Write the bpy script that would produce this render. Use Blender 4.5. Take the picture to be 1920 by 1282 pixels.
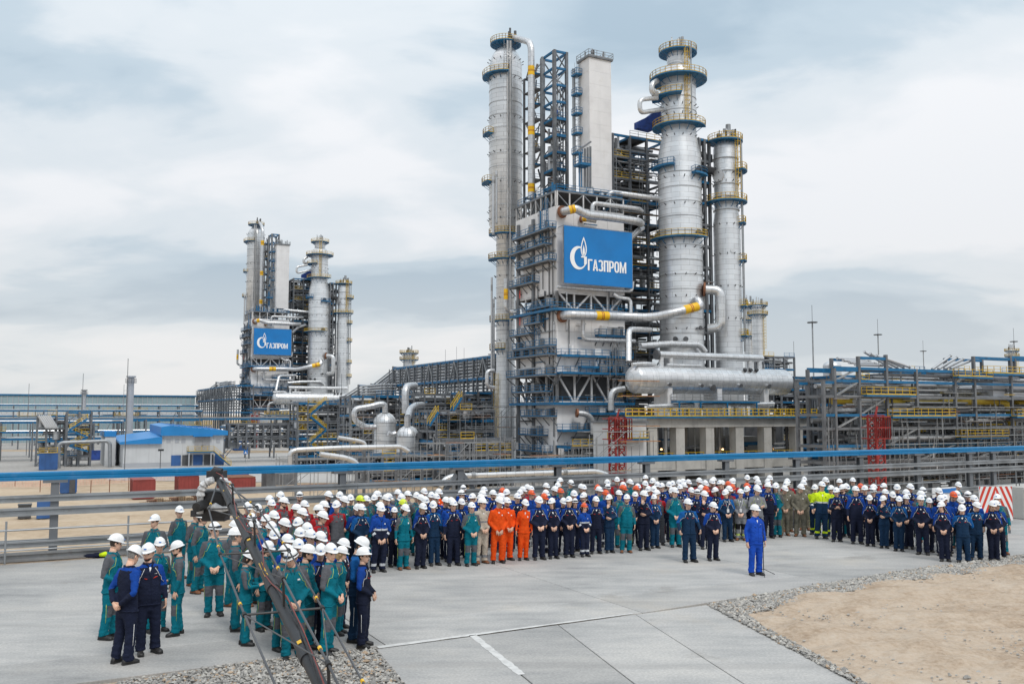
import bpy, bmesh, math, random
from mathutils import Vector, Matrix, noise
from mathutils.bvhtree import BVHTree
scene = bpy.context.scene
for o in list(bpy.data.objects): bpy.data.objects.remove(o)
V = Vector
PI = math.pi
rnd = random.Random(11)

# ---------------------------------------------------------------- camera
CAMH, FPX, HORIZON = 4.1, 1700.0, 775.0            # photograph is 1920 x 1282
PITCH = math.atan((HORIZON - 641.0) / FPX)
cam_d = bpy.data.cameras.new('camera'); cam = bpy.data.objects.new('camera', cam_d)
scene.collection.objects.link(cam); scene.camera = cam
cam_d.sensor_width = 36.0; cam_d.lens = FPX / 1920 * 36
cam_d.clip_start = 0.1; cam_d.clip_end = 20000
cam.location = (0, 0, CAMH); cam.rotation_euler = (math.radians(90) + PITCH, 0, 0)
scene.render.resolution_x = 1024; scene.render.resolution_y = 683

# ---------------------------------------------------------------- sky
SUN_EL, SUN_AZ = math.radians(52), math.radians(150)     # azimuth clockwise from +Y
world = bpy.data.worlds.new('World'); scene.world = world; world.use_nodes = True
nt = world.node_tree; N = nt.nodes; L = nt.links
for n in list(N): N.remove(n)
def nd(tree, typ, **kw):
    n = tree.nodes.new(typ)
    for k, v in kw.items(): setattr(n, k, v)
    return n
def mth(tree, op, a, b=None, clamp=False):
    n = tree.nodes.new('ShaderNodeMath'); n.operation = op; n.use_clamp = clamp
    for i, x in enumerate((a, b)):
        if x is None: continue
        if isinstance(x, (int, float)): n.inputs[i].default_value = x
        else: tree.links.new(x, n.inputs[i])
    return n.outputs[0]
def ramp(tree, fac, stops, interp='EASE'):
    n = tree.nodes.new('ShaderNodeValToRGB'); n.color_ramp.interpolation = interp
    el = n.color_ramp.elements
    while len(el) < len(stops): el.new(0.5)
    for e, (p, c) in zip(el, stops):
        e.position = p; e.color = (c[0], c[1], c[2], 1) if len(c) > 2 else (c[0],) * 3 + (1,)
    tree.links.new(fac, n.inputs[0]); return n.outputs[0]
def mixc(tree, fac, a, b, mode='MIX'):
    n = tree.nodes.new('ShaderNodeMix'); n.data_type = 'RGBA'; n.blend_type = mode
    for i, x in ((0, fac), (6, a), (7, b)):
        if isinstance(x, (int, float)): n.inputs[i].default_value = x
        elif isinstance(x, tuple): n.inputs[i].default_value = (*x[:3], 1)
        else: tree.links.new(x, n.inputs[i])
    return n.outputs[2]
sky = nd(nt, 'ShaderNodeTexSky'); sky.sky_type = 'NISHITA'; sky.sun_disc = False
sky.sun_elevation = SUN_EL; sky.sun_rotation = SUN_AZ
skyc = mixc(nt, 1.0, sky.outputs[0], (0.09, 0.09, 0.09), 'MULTIPLY')
tc = nd(nt, 'ShaderNodeTexCoord'); sp = nd(nt, 'ShaderNodeSeparateXYZ'); L.new(tc.outputs['Generated'], sp.inputs[0])
zc = mth(nt, 'MAXIMUM', sp.outputs[2], 0.0)
den = mth(nt, 'ADD', zc, 0.24)
cb = nd(nt, 'ShaderNodeCombineXYZ')
L.new(mth(nt, 'DIVIDE', sp.outputs[0], den), cb.inputs[0]); L.new(mth(nt, 'DIVIDE', sp.outputs[1], den), cb.inputs[1])
cb.inputs[2].default_value = 3.7
mp = nd(nt, 'ShaderNodeMapping'); mp.inputs['Rotation'].default_value = (0, 0, math.radians(20)); mp.inputs['Scale'].default_value = (0.95, 1.35, 1)
mp.inputs['Location'].default_value = (1.9, 0.35, 0)
L.new(cb.outputs[0], mp.inputs[0])
def wnoise(scale, detail, rough, dist):
    n = nd(nt, 'ShaderNodeTexNoise'); n.inputs['Scale'].default_value = scale; n.inputs['Detail'].default_value = detail
    n.inputs['Roughness'].default_value = rough; n.inputs['Distortion'].default_value = dist
    L.new(mp.outputs[0], n.inputs['Vector']); return n.outputs['Fac']
c1 = wnoise(0.75, 5, 0.45, 0.25); c2 = wnoise(2.3, 7, 0.5, 0.3)
cf = mth(nt, 'ADD', mth(nt, 'MULTIPLY', c1, 0.66), mth(nt, 'MULTIPLY', c2, 0.34))
cloud = ramp(nt, cf, [(0.39, (0.41, 0.52, 0.615)), (0.455, (0.54, 0.64, 0.72)), (0.51, (0.73, 0.785, 0.83)), (0.59, (0.87, 0.885, 0.91))])
hz = ramp(nt, zc, [(0.0, (1, 1, 1)), (0.055, (0.75, 0.75, 0.75)), (0.22, (0, 0, 0))])
cloud = mixc(nt, mth(nt, 'MULTIPLY', hz, 0.55), cloud, (0.90, 0.87, 0.84))
# an overcast dome is brighter towards the zenith
up = mth(nt, 'ADD', 1.0, mth(nt, 'MULTIPLY', mth(nt, 'POWER', zc, 1.6), 0.85))
upc = nd(nt, 'ShaderNodeCombineXYZ')
for i in range(3): L.new(up, upc.inputs[i])
cloud = mixc(nt, 1.0, cloud, upc.outputs[0], 'MULTIPLY')
final = mixc(nt, 0.93, skyc, cloud)
bg = nd(nt, 'ShaderNodeBackground'); bg.inputs['Strength'].default_value = 1.0
L.new(final, bg.inputs['Color']); wo = nd(nt, 'ShaderNodeOutputWorld'); L.new(bg.outputs[0], wo.inputs[0])

# ---------------------------------------------------------------- sun (soft, through cloud)
sd = bpy.data.lights.new('sun', 'SUN'); sd.energy = 1.5; sd.angle = math.radians(16); sd.color = (1, 0.96, 0.9)
sun = bpy.data.objects.new('sun', sd); scene.collection.objects.link(sun)
sdir = V((math.sin(SUN_AZ) * math.cos(SUN_EL), math.cos(SUN_AZ) * math.cos(SUN_EL), math.sin(SUN_EL)))
sun.rotation_euler = (-sdir).to_track_quat('-Z', 'Y').to_euler(); sun.location = sdir * 200
vs = scene.view_settings; vs.view_transform = 'Standard'; vs.look = 'None'; vs.exposure = -0.03; vs.gamma = 1

# ---------------------------------------------------------------- materials
MATS = {}
def mk(name, color, rough=0.6, metal=0.0, var=0.12, scale=1.5, bump=0.0, bscale=40, spec=0.5, rand=0.0, streak=0.0, dirt=None):
    """plain procedural material: base colour, uneven tone, optional rain streaks, dirt and fine relief"""
    m = bpy.data.materials.new(name); m.use_nodes = True; t = m.node_tree
    b = t.nodes['Principled BSDF']
    b.inputs['Roughness'].default_value = rough; b.inputs['Metallic'].default_value = metal
    b.inputs['Specular IOR Level'].default_value = spec
    g = nd(t, 'ShaderNodeNewGeometry')
    n1 = nd(t, 'ShaderNodeTexNoise'); n1.inputs['Scale'].default_value = scale; n1.inputs['Detail'].default_value = 5
    t.links.new(g.outputs['Position'], n1.inputs['Vector'])
    dk = tuple(c * (1 - var * 1.6) for c in color); lt = tuple(min(1, c * (1 + var)) for c in color)
    c = ramp(t, n1.outputs['Fac'], [(0.3, dk), (0.5, color), (0.72, lt)], 'LINEAR')
    if dirt:
        n2 = nd(t, 'ShaderNodeTexNoise'); n2.inputs['Scale'].default_value = dirt[1]; n2.inputs['Detail'].default_value = 8; n2.inputs['Roughness'].default_value = 0.65
        t.links.new(g.outputs['Position'], n2.inputs['Vector'])
        c = mixc(t, mth(t, 'MULTIPLY', ramp(t, n2.outputs['Fac'], [(0.52, (0, 0, 0)), (0.7, (1, 1, 1))]), dirt[2]), c, dirt[0])
    if streak:
        mpn = nd(t, 'ShaderNodeMapping'); mpn.inputs['Scale'].default_value = (1.6, 1.6, 0.06)
        t.links.new(g.outputs['Position'], mpn.inputs[0])
        n3 = nd(t, 'ShaderNodeTexNoise'); n3.inputs['Scale'].default_value = 1.2; n3.inputs['Detail'].default_value = 6
        t.links.new(mpn.outputs[0], n3.inputs['Vector'])
        c = mixc(t, mth(t, 'MULTIPLY', ramp(t, n3.outputs['Fac'], [(0.5, (0, 0, 0)), (0.75, (1, 1, 1))]), streak), c, tuple(x * 0.5 for x in color))
    if rand:
        oi = nd(t, 'ShaderNodeObjectInfo'); hs = nd(t, 'ShaderNodeHueSaturation')
        t.links.new(mth(t, 'ADD', 1 - rand, mth(t, 'MULTIPLY', oi.outputs['Random'], 2 * rand)), hs.inputs['Value'])
        t.links.new(c, hs.inputs['Color']); c = hs.outputs[0]
    t.links.new(c, b.inputs['Base Color'])
    rr = mth(t, 'ADD', rough - 0.08, mth(t, 'MULTIPLY', n1.outputs['Fac'], 0.16), True); t.links.new(rr, b.inputs['Roughness'])
    if bump:
        n4 = nd(t, 'ShaderNodeTexNoise'); n4.inputs['Scale'].default_value = bscale; n4.inputs['Detail'].default_value = 6
        t.links.new(g.outputs['Position'], n4.inputs['Vector'])
        bp = nd(t, 'ShaderNodeBump'); bp.inputs['Strength'].default_value = bump; bp.inputs['Distance'].default_value = 0.05
        t.links.new(n4.outputs['Fac'], bp.inputs['Height']); t.links.new(bp.outputs[0], b.inputs['Normal'])
    MATS[name] = m; return m
mk('steel_grey', (0.155, 0.165, 0.18), 0.5, 0.25, 0.2, 0.8, dirt=((0.15, 0.12, 0.10), 1.3, 0.25))
mk('steel_galv', (0.31, 0.325, 0.34), 0.45, 0.5, 0.18, 1.2, dirt=((0.22, 0.21, 0.19), 2.5, 0.5))
mk('steel_dark', (0.09, 0.093, 0.1), 0.6, 0.2, 0.25, 0.7)
mk('blue_steel', (0.002, 0.12, 0.275), 0.5, 0.0, 0.18, 1.0, dirt=((0.05, 0.1, 0.2), 2.2, 0.4))
mk('blue_beam', (0.0, 0.155, 0.35), 0.38, 0.0, 0.1, 0.7, dirt=((0.1, 0.22, 0.42), 3.0, 0.3))
mk('yellow', (0.62, 0.40, 0.02), 0.5, 0.0, 0.15, 1.5)
mk('yellow_band', (0.80, 0.47, 0.01), 0.4, 0.0, 0.08)
mk('red_paint', (0.29, 0.026, 0.024), 0.6, 0.0, 0.3, 1.0, dirt=((0.2, 0.06, 0.05), 2, 0.5))
mk('white_clad', (0.72, 0.715, 0.72), 0.5, 0.0, 0.05, 0.35, streak=0.14, dirt=((0.5, 0.47, 0.42), 0.5, 0.22))
mk('white_steel', (0.58, 0.58, 0.585), 0.55, 0.05, 0.14, 0.8, dirt=((0.33, 0.27, 0.22), 1.6, 0.35))
mk('tarp_blue', (0.02, 0.06, 0.27), 0.6, 0.0, 0.25, 1.2, bump=0.6, bscale=1.5)
mk('concrete_old', (0.44, 0.43, 0.405), 0.85, 0.0, 0.14, 0.5, bump=0.2, bscale=8, streak=0.3, dirt=((0.24, 0.22, 0.2), 1.0, 0.4))
mk('plank', (0.33, 0.17, 0.085), 0.8, 0.0, 0.35, 1.4)
mk('black_rubber', (0.012, 0.012, 0.013), 0.55)
mk('black_metal', (0.03, 0.031, 0.034), 0.5, 0.25, 0.25, 6)
mk('container_red', (0.25, 0.045, 0.04), 0.6, 0, 0.2, 0.6, streak=0.3)
mk('container_blue', (0.03, 0.1, 0.28), 0.6, 0, 0.2, 0.6, streak=0.3)
mk('roof_blue', (0.015, 0.21, 0.52), 0.4, 0, 0.06, 0.3)
mk('wall_grey', (0.56, 0.57, 0.58), 0.6, 0, 0.05, 0.3, streak=0.12)
mk('door_grey', (0.36, 0.35, 0.35), 0.5)
mk('pipe_yellow', (0.62, 0.44, 0.05), 0.5, 0, 0.1)
mk('rust', (0.2, 0.085, 0.045), 0.85, 0, 0.3, 2)
mk('stack_grey', (0.40, 0.415, 0.445), 0.5, 0.1, 0.05, 0.3)
mk('glass_far', (0.30, 0.40, 0.43), 0.25, 0.0, 0.12, 0.05)
mk('sign_white', (0.78, 0.78, 0.78), 0.4, 0, 0.04)
mk('sign_red', (0.62, 0.05, 0.03), 0.4, 0, 0.05)
mk('sign_blue', (0.02, 0.17, 0.5), 0.4, 0, 0.05)
mk('banner_blue', (0.0, 0.175, 0.50), 0.6, 0, 0.07, 0.25, bump=0.35, bscale=0.6)
mk('banner_white', (0.85, 0.86, 0.87), 0.5, 0, 0.02)
mk('clear_wrap', (0.55, 0.56, 0.57), 0.25, 0, 0.3, 14, bump=0.7, bscale=20)
mk('timber', (0.42, 0.30, 0.19), 0.8, 0, 0.25, 2)
mk('lamp_glass', (0.9, 0.6, 0.3), 0.4)
def metal_clad(name, color, rough, hgt=0.95, wid=3.2):
    """sheet-metal cladding of columns, drums and pipes: slightly different sheets, fine seams"""
    m = mk(name, color, rough, 0.62, 0.07, 0.35, streak=0.1)
    t = m.node_tree; b = t.nodes['Principled BSDF']
    tcn = nd(t, 'ShaderNodeUVMap')
    br = nd(t, 'ShaderNodeTexBrick'); br.inputs['Scale'].default_value = 1.0
    br.inputs['Brick Width'].default_value = wid; br.inputs['Row Height'].default_value = hgt; br.inputs['Mortar Size'].default_value = 0.03
    br.inputs['Color1'].default_value = (0.90, 0.90, 0.905, 1); br.inputs['Color2'].default_value = (1.03, 1.03, 1.03, 1); br.inputs['Mortar'].default_value = (0.55, 0.55, 0.55, 1)
    t.links.new(tcn.outputs[0], br.inputs['Vector'])
    src = b.inputs['Base Color'].links[0].from_socket
    t.links.new(mixc(t, 1.0, src, br.outputs['Color'], 'MULTIPLY'), b.inputs['Base Color'])
    sepb = nd(t, 'ShaderNodeSeparateColor'); t.links.new(br.outputs['Color'], sepb.inputs[0])
    t.links.new(mth(t, 'ADD', rough + 0.30, mth(t, 'MULTIPLY', sepb.outputs[0], -0.30), True), b.inputs['Roughness'])
    bp = nd(t, 'ShaderNodeBump'); bp.inputs['Strength'].default_value = 0.35; bp.inputs['Distance'].default_value = 0.04
    t.links.new(sepb.outputs[0], bp.inputs['Height']); t.links.new(bp.outputs[0], b.inputs['Normal'])
    return m
metal_clad('clad', (0.70, 0.715, 0.73), 0.36)
metal_clad('clad_dull', (0.50, 0.515, 0.53), 0.45)
metal_clad('clad_bright', (0.66, 0.67, 0.68), 0.27, 1.2, 1.2)
metal_clad('pipe_clad', (0.62, 0.63, 0.645), 0.34, 0.9, 1.0)

# ---------------------------------------------------------------- pixel -> place
ALPHA = math.radians(27.7)                         # plant grid: u to the right and away, v to the left and away
CA, SA = math.cos(ALPHA), math.sin(ALPHA)
def ray(px, py):
    x, y = (px - 960) / FPX, (641 - py) / FPX
    return V((x, math.cos(PITCH) - math.sin(PITCH) * y, math.sin(PITCH) + math.cos(PITCH) * y))
def ground(px, py, z=0.0):
    d = ray(px, py); return V((0, 0, CAMH)) + d * ((z - CAMH) / d.z)
def w2g(p): return V((p.x * CA + p.y * SA, -p.x * SA + p.y * CA, p.z))
def g2w(p): return V((p[0] * CA - p[1] * SA, p[0] * SA + p[1] * CA, p[2]))
def P(px, py, u=None, v=None, z=None):
    """grid point where the pixel's ray meets a plane of the plant grid"""
    d = w2g(ray(px, py)); c = V((0, 0, CAMH))
    if u is not None: k = u / d.x
    elif v is not None: k = v / d.y
    else: k = (z - CAMH) / d.z
    return c + d * k
GZ = -8.0                                          # plant ground below the apron

# ---------------------------------------------------------------- mesh helpers
class MB:
    def __init__(s): s.v = []; s.f = []; s.m = []; s.uv = {}
    def box(s, a, b, mi=0):
        x0, y0, z0 = a; x1, y1, z1 = b; k = len(s.v)
        s.v += [(x0,y0,z0),(x1,y0,z0),(x1,y1,z0),(x0,y1,z0),(x0,y0,z1),(x1,y0,z1),(x1,y1,z1),(x0,y1,z1)]
        s.f += [(k,k+3,k+2,k+1),(k+4,k+5,k+6,k+7),(k,k+1,k+5,k+4),(k+1,k+2,k+6,k+5),(k+2,k+3,k+7,k+6),(k+3,k,k+4,k+7)]; s.m += [mi] * 6
    def bar(s, p, q, w, h=None, mi=0, up=V((0, 0, 1))):
        p, q = V(p), V(q); h = h or w; d = (q - p)
        if d.length < 1e-6: return
        d.normalize(); a = d.cross(up)
        if a.length < 1e-3: a = d.cross(V((1, 0, 0)))
        a.normalize(); b = a.cross(d); a *= w / 2; b *= h / 2; k = len(s.v)
        for c in (p, q):
            for e, f in ((-1, -1), (1, -1), (1, 1), (-1, 1)): s.v.append(tuple(c + a * e + b * f))
        s.f += [(k,k+1,k+2,k+3),(k+7,k+6,k+5,k+4)] + [(k+i,k+4+i,k+4+(i+1)%4,k+(i+1)%4) for i in range(4)]; s.m += [mi] * 6
    def ring_pts(s, c, a, b, n): return [tuple(c + a * math.cos(2*PI*i/n) + b * math.sin(2*PI*i/n)) for i in range(n)]
    def loft(s, rings, mi=0, cap=True, closed=True):
        n = len(rings[0]); k = len(s.v); acc = 0
        for r in rings: s.v += [tuple(p) for p in r]
        per = max(sum((V(r[i]) - V(r[(i+1) % n])).length for i in range(n)) for r in rings)
        for j in range(len(rings) - 1):
            L_ = max((V(rings[j][i]) - V(rings[j+1][i])).length for i in (0, n // 2))
            for i in range(n):
                if i == n - 1 and not closed: continue
                a, b = k + j*n + i, k + j*n + (i+1) % n
                s.uv[len(s.f)] = ((per*i/n, acc), (per*(i+1)/n, acc), (per*(i+1)/n, acc+L_), (per*i/n, acc+L_))
                s.f.append((a, b, b + n, a + n)); s.m.append(mi)
            acc += L_
        if cap and closed:
            s.f.append(tuple(k + i for i in reversed(range(n)))); s.m.append(mi)
            e = k + (len(rings)-1)*n; s.f.append(tuple(e + i for i in range(n))); s.m.append(mi)
    def tube(s, pts, r, n=8, mi=0, cap=True):
        pts = [V(p) for p in pts]; rs = r if isinstance(r, (list, tuple)) else [r] * len(pts); rings = []
        d0 = (pts[1] - pts[0]).normalized(); a = d0.cross(V((0, 0, 1)))
        if a.length < 1e-3: a = d0.cross(V((1, 0, 0)))
        a.normalize()
        for i, p in enumerate(pts):
            d = (pts[min(i+1, len(pts)-1)] - pts[max(i-1, 0)]).normalized()
            a = (a - d * a.dot(d)).normalized(); b = d.cross(a)
            ra, rb = rs[i] if isinstance(rs[i], (list, tuple)) else (rs[i], rs[i])
            rings.append(s.ring_pts(p, a * ra, b * rb, n))
        s.loft(rings, mi, cap)
    def lathe(s, c, prof, n=32, mi=0, axis='z'):
        rings = []
        for r, h in prof:
            r = max(r, 0.002)
            if axis == 'z': rings.append(s.ring_pts(V((c[0], c[1], c[2] + h)), V((r, 0, 0)), V((0, r, 0)), n))
            else: rings.append(s.ring_pts(V((c[0] + h, c[1], c[2])), V((0, r, 0)), V((0, 0, r)), n))
        s.loft(rings, mi)
    def poly(s, pts, mi=0):
        k = len(s.v); s.v += [tuple(p) for p in pts]; s.f.append(tuple(range(k, k + len(pts)))); s.m.append(mi)
    def prism(s, pts, dv, mi=0):
        k = len(s.v); n = len(pts); s.v += [tuple(p) for p in pts] + [tuple(V(p) + V(dv)) for p in pts]
        s.f += [tuple(range(k, k+n))[::-1], tuple(range(k+n, k+2*n))] + [(k+i, k+(i+1) % n, k+n+(i+1) % n, k+n+i) for i in range(n)]; s.m += [mi] * (n + 2)
    def mesh(s, name, mats, smooth=False, shift=None):
        me = bpy.data.meshes.new(name)
        vv = s.v if shift is None else [(a - shift[0], b - shift[1], c - shift[2]) for a, b, c in s.v]
        me.from_pydata(vv, [], s.f)
        for m in (mats if isinstance(mats, (list, tuple)) else [mats]): me.materials.append(MATS[m] if isinstance(m, str) else m)
        me.polygons.foreach_set('material_index', s.m)
        if s.uv:
            ul = me.uv_layers.new(name='UVMap')
            for fi, c in s.uv.items():
                p = me.polygons[fi]
                for li, t in zip(p.loop_indices, c): ul.data[li].uv = t
        if smooth:
            me.shade_smooth()
            if smooth != 'all': me.set_sharp_from_angle(angle=math.radians(40))
        me.update(); return me
def setp(o, label=None, cat=None, group=None, kind=None):
    if label: o['label'] = label
    if cat: o['category'] = cat
    if group: o['group'] = group
    if kind: o['kind'] = kind
    return o
def link(o): scene.collection.objects.link(o); return o
def obj(name, mb, mats, smooth=False, parent=None, **kw):
    me = mb if isinstance(mb, bpy.types.Mesh) else mb.mesh(name, mats, smooth)
    o = link(bpy.data.objects.new(name, me))
    if parent: o.parent = parent
    return setp(o, **kw)
def empty(name, loc, rz=0, **kw):
    o = link(bpy.data.objects.new(name, None)); o.location = loc; o.rotation_euler = (0, 0, rz); o.empty_display_size = 0.3
    return setp(o, **kw)
def copy_tree(o, parent=None):
    c = o.copy(); link(c); c.parent = parent
    for ch in o.children: copy_tree(ch, c)
    return c
UNIT = {}
def unit(kind, mat):
    k = (kind, mat)
    if k not in UNIT:
        mb = MB()
        if kind == 'box': mb.box((-.5, -.5, -.5), (.5, .5, .5))
        else: mb.tube([(-.5, 0, 0), (.5, 0, 0)], 1.0, int(kind[3:]))
        UNIT[k] = mb.mesh(kind + '_' + mat, mat, kind != 'box')
    return UNIT[k]
class Thing:
    """a thing of the plant: an Empty at its base, turned to the plant grid; parts are given in grid coordinates"""
    def __init__(s, name, base, label, cat, group=None, turned=True):
        s.base = V(base); s.o = empty(name, g2w(s.base) if turned else s.base, ALPHA if turned else 0, label=label, cat=cat, group=group)
    def unit(s, name, mesh, M, kind=None):
        o = link(bpy.data.objects.new(name, mesh)); o.parent = s.o
        o.matrix_basis = Matrix.Translation(-s.base) @ M
        if kind: o['kind'] = kind
        return o
    def bar(s, name, p, q, w, h=None, mat='steel_grey'):
        p, q = V(p), V(q); d = q - p; ln = d.length
        if ln < 1e-4: return
        x = d / ln; up = V((0, 0, 1)); y = up.cross(x)
        if y.length < 1e-3: y = V((0, 1, 0))
        y.normalize(); z = x.cross(y)
        M = Matrix((x, y, z)).transposed().to_4x4() @ Matrix.Diagonal((ln, w, h or w, 1)); M.translation = (p + q) / 2
        return s.unit(name, unit('box', mat), M)
    def rod(s, name, p, q, r, mat='steel_galv', n=8):
        p, q = V(p), V(q); d = q - p; ln = d.length; x = d / ln; y = V((0, 0, 1)).cross(x)
        if y.length < 1e-3: y = V((0, 1, 0))
        y.normalize(); z = x.cross(y)
        M = Matrix((x, y, z)).transposed().to_4x4() @ Matrix.Diagonal((ln, r, r, 1)); M.translation = (p + q) / 2
        return s.unit(name, unit('cyl%d' % n, mat), M)
    def mesh(s, name, mb, mats, smooth=False, parent=None, label=None, kind=None):
        o = link(bpy.data.objects.new(name, mb.mesh(name, mats, smooth, s.base))); o.parent = parent or s.o
        return setp(o, label=label, kind=kind)
    def box(s, name, a, b, mat, **kw):
        m = MB(); m.box(a, b); return s.mesh(name, m, mat, **kw)
    def pipe(s, name, pts, r, mat='pipe_clad', n=12, bend=2.2, parent=None):
        m = MB(); m.tube(fillet(pts, r * bend), r, n); return s.mesh(name, m, mat, True, parent)
    def railing(s, pts, mat='yellow', parent=None, h=1.1, step=1.6, w=0.07):
        m = MB(); pts = [V(p) for p in pts]
        for a, b in zip(pts[:-1], pts[1:]):
            ln = (b - a).length; k = max(1, round(ln / step))
            for i in range(k + 1):
                c = a.lerp(b, i / k); m.bar(c, c + V((0, 0, h)), w)
            for hh in (h, h * 0.55): m.bar(a + V((0, 0, hh)), b + V((0, 0, hh)), w)
            m.bar(a + V((0, 0, .08)), b + V((0, 0, .08)), 0.03, 0.16)
        return s.mesh('railing', m, mat, parent=parent)
    def deck(s, u0, u1, v0, v1, z, mat='blue_steel', rail='yellow', sides='fblr', th=0.28):
        o = s.box('platform', (u0, v0, z - th), (u1, v1, z), mat)
        c = {'f': [(u0, v0, z), (u1, v0, z)], 'b': [(u0, v1, z), (u1, v1, z)], 'l': [(u0, v0, z), (u0, v1, z)], 'r': [(u1, v0, z), (u1, v1, z)]}
        m = None
        for k in sides: s.railing(c[k], rail, o)
        return o
    def ring_deck(s, c, z, r0, r1, a0, a1, mat='blue_steel', rail='yellow', th=0.22):
        """platform round a column between two angles (degrees)"""
        m = MB(); k = max(3, int(abs(a1 - a0) / 12)); A = [math.radians(a0 + (a1 - a0) * i / k) for i in range(k + 1)]
        for i in range(k):
            q = [(c[0] + r * math.cos(a), c[1] + r * math.sin(a), z - th) for r, a in ((r0, A[i]), (r1, A[i]), (r1, A[i+1]), (r0, A[i+1]))]
            m.prism(q, (0, 0, th))
        o = s.mesh('platform', m, mat)
        pts = [(c[0] + (r1 - .05) * math.cos(a), c[1] + (r1 - .05) * math.sin(a), z) for a in A]
        full = abs(a1 - a0) >= 360
        if not full: pts = [(c[0] + r0 * math.cos(A[0]), c[1] + r0 * math.sin(A[0]), z)] + pts + [(c[0] + r0 * math.cos(A[-1]), c[1] + r0 * math.sin(A[-1]), z)]
        s.railing(pts, rail, o)
        b = MB()
        for a in A[::2]:
            e = V((math.cos(a), math.sin(a), 0)); cc = V((c[0], c[1], z - th)); b.bar(cc + e * r0 + V((0, 0, -1.0)), cc + e * (r1 - .3), 0.09)
        s.mesh('bracket', b, mat, parent=o); return o
    def ladder(s, p, h, out=V((0, -1, 0)), mat='yellow', side=None, cage=True):
        m = MB(); p = V(p); sd = V((-out.y, out.x, 0)) * 0.3
        for k in (-1, 1): m.bar(p + sd * k, p + sd * k + V((0, 0, h)), 0.08)
        for i in range(int(h / 0.6)): m.bar(p + sd + V((0, 0, i * .6)), p - sd + V((0, 0, i * .6)), 0.05)
        if cage:
            for i in range(int((h - 2) / 1.0)):
                z = 2 + i; q = [p + sd * 1.2, p + sd * 1.2 + out * .7, p - sd * 1.2 + out * .7, p - sd * 1.2]
                for a, b in zip(q[:-1], q[1:]): m.bar(a + V((0, 0, z)), b + V((0, 0, z)), 0.05)
            for q in (p + sd * 1.2 + out * .7, p - sd * 1.2 + out * .7): m.bar(q + V((0, 0, 2)), q + V((0, 0, h)), 0.05)
        return s.mesh('ladder', m, mat)
def fillet(pts, rad, k=5):
    pts = [V(p) for p in pts]; out = [pts[0]]
    for a, b, c in zip(pts[:-2], pts[1:-1], pts[2:]):
        d1, d2 = (a - b), (c - b); r = min(rad, d1.length * .49, d2.length * .49)
        p1, p2 = b + d1.normalized() * r, b + d2.normalized() * r
        for i in range(k + 1):
            t = i / k; out.append(p1 * (1-t)**2 + b * 2*t*(1-t) + p2 * t*t)
    out.append(pts[-1]); return out
lm_ = bpy.data.materials.new('lamp_lit'); lm_.use_nodes = True; b_ = lm_.node_tree.nodes['Principled BSDF']; b_.inputs['Base Color'].default_value = (1, .6, .3, 1)
b_.inputs['Emission Color'].default_value = (1, .55, .22, 1); b_.inputs['Emission Strength'].default_value = 6; MATS['lamp_lit'] = lm_
# ================================================================ ground
def ground_mat(name, stops, scales, bump=0.3, bscale=3.0, rough=0.9, speck=None):
    m = bpy.data.materials.new(name); m.use_nodes = True; t = m.node_tree; b = t.nodes['Principled BSDF']; b.inputs['Roughness'].default_value = rough
    b.inputs['Specular IOR Level'].default_value = 0.25
    g = nd(t, 'ShaderNodeNewGeometry'); acc = None
    for sc, wgt in scales:
        n = nd(t, 'ShaderNodeTexNoise'); n.inputs['Scale'].default_value = sc; n.inputs['Detail'].default_value = 8; n.inputs['Roughness'].default_value = 0.62
        t.links.new(g.outputs['Position'], n.inputs['Vector']); x = mth(t, 'MULTIPLY', n.outputs['Fac'], wgt)
        acc = x if acc is None else mth(t, 'ADD', acc, x)
    c = ramp(t, acc, stops, 'LINEAR')
    if speck:
        vn = nd(t, 'ShaderNodeTexVoronoi'); vn.inputs['Scale'].default_value = speck[0]; t.links.new(g.outputs['Position'], vn.inputs['Vector'])
        sx = nd(t, 'ShaderNodeSeparateColor'); t.links.new(vn.outputs['Color'], sx.inputs[0])
        c = mixc(t, speck[1], c, ramp(t, sx.outputs[0], [(0, speck[2]), (1, speck[3])], 'LINEAR'))
    t.links.new(c, b.inputs['Base Color'])
    n = nd(t, 'ShaderNodeTexNoise'); n.inputs['Scale'].default_value = bscale; n.inputs['Detail'].default_value = 10; t.links.new(g.outputs['Position'], n.inputs['Vector'])
    bp = nd(t, 'ShaderNodeBump'); bp.inputs['Strength'].default_value = bump; bp.inputs['Distance'].default_value = 0.15
    t.links.new(n.outputs['Fac'], bp.inputs['Height']); t.links.new(bp.outputs[0], b.inputs['Normal'])
    MATS[name] = m; return m
ground_mat('plant_soil', [(0.33, (0.24, 0.17, 0.11)), (0.47, (0.42, 0.32, 0.22)), (0.56, (0.50, 0.40, 0.29)), (0.68, (0.36, 0.32, 0.27))], [(0.02, 0.5), (0.15, 0.3), (1.2, 0.2)], 0.5, 0.8)
ground_mat('crushed_stone', [(0.35, (0.26, 0.25, 0.235)), (0.62, (0.42, 0.40, 0.375))], [(0.05, 0.6), (2.0, 0.4)], 0.5, 3.0, speck=(3.0, 0.3, (0.22, 0.21, 0.2), (0.5, 0.48, 0.45)))
ground_mat('road_concrete', [(0.35, (0.36, 0.35, 0.335)), (0.65, (0.47, 0.455, 0.435))], [(0.03, 0.6), (0.7, 0.4)], 0.2, 2.0)
ground_mat('sand', [(0.35, (0.235, 0.168, 0.115)), (0.44, (0.34, 0.255, 0.182)), (0.52, (0.44, 0.35, 0.265)), (0.64, (0.50, 0.425, 0.345))], [(0.22, 0.38), (1.5, 0.30), (10.0, 0.32)], 0.8, 2.6)
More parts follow.
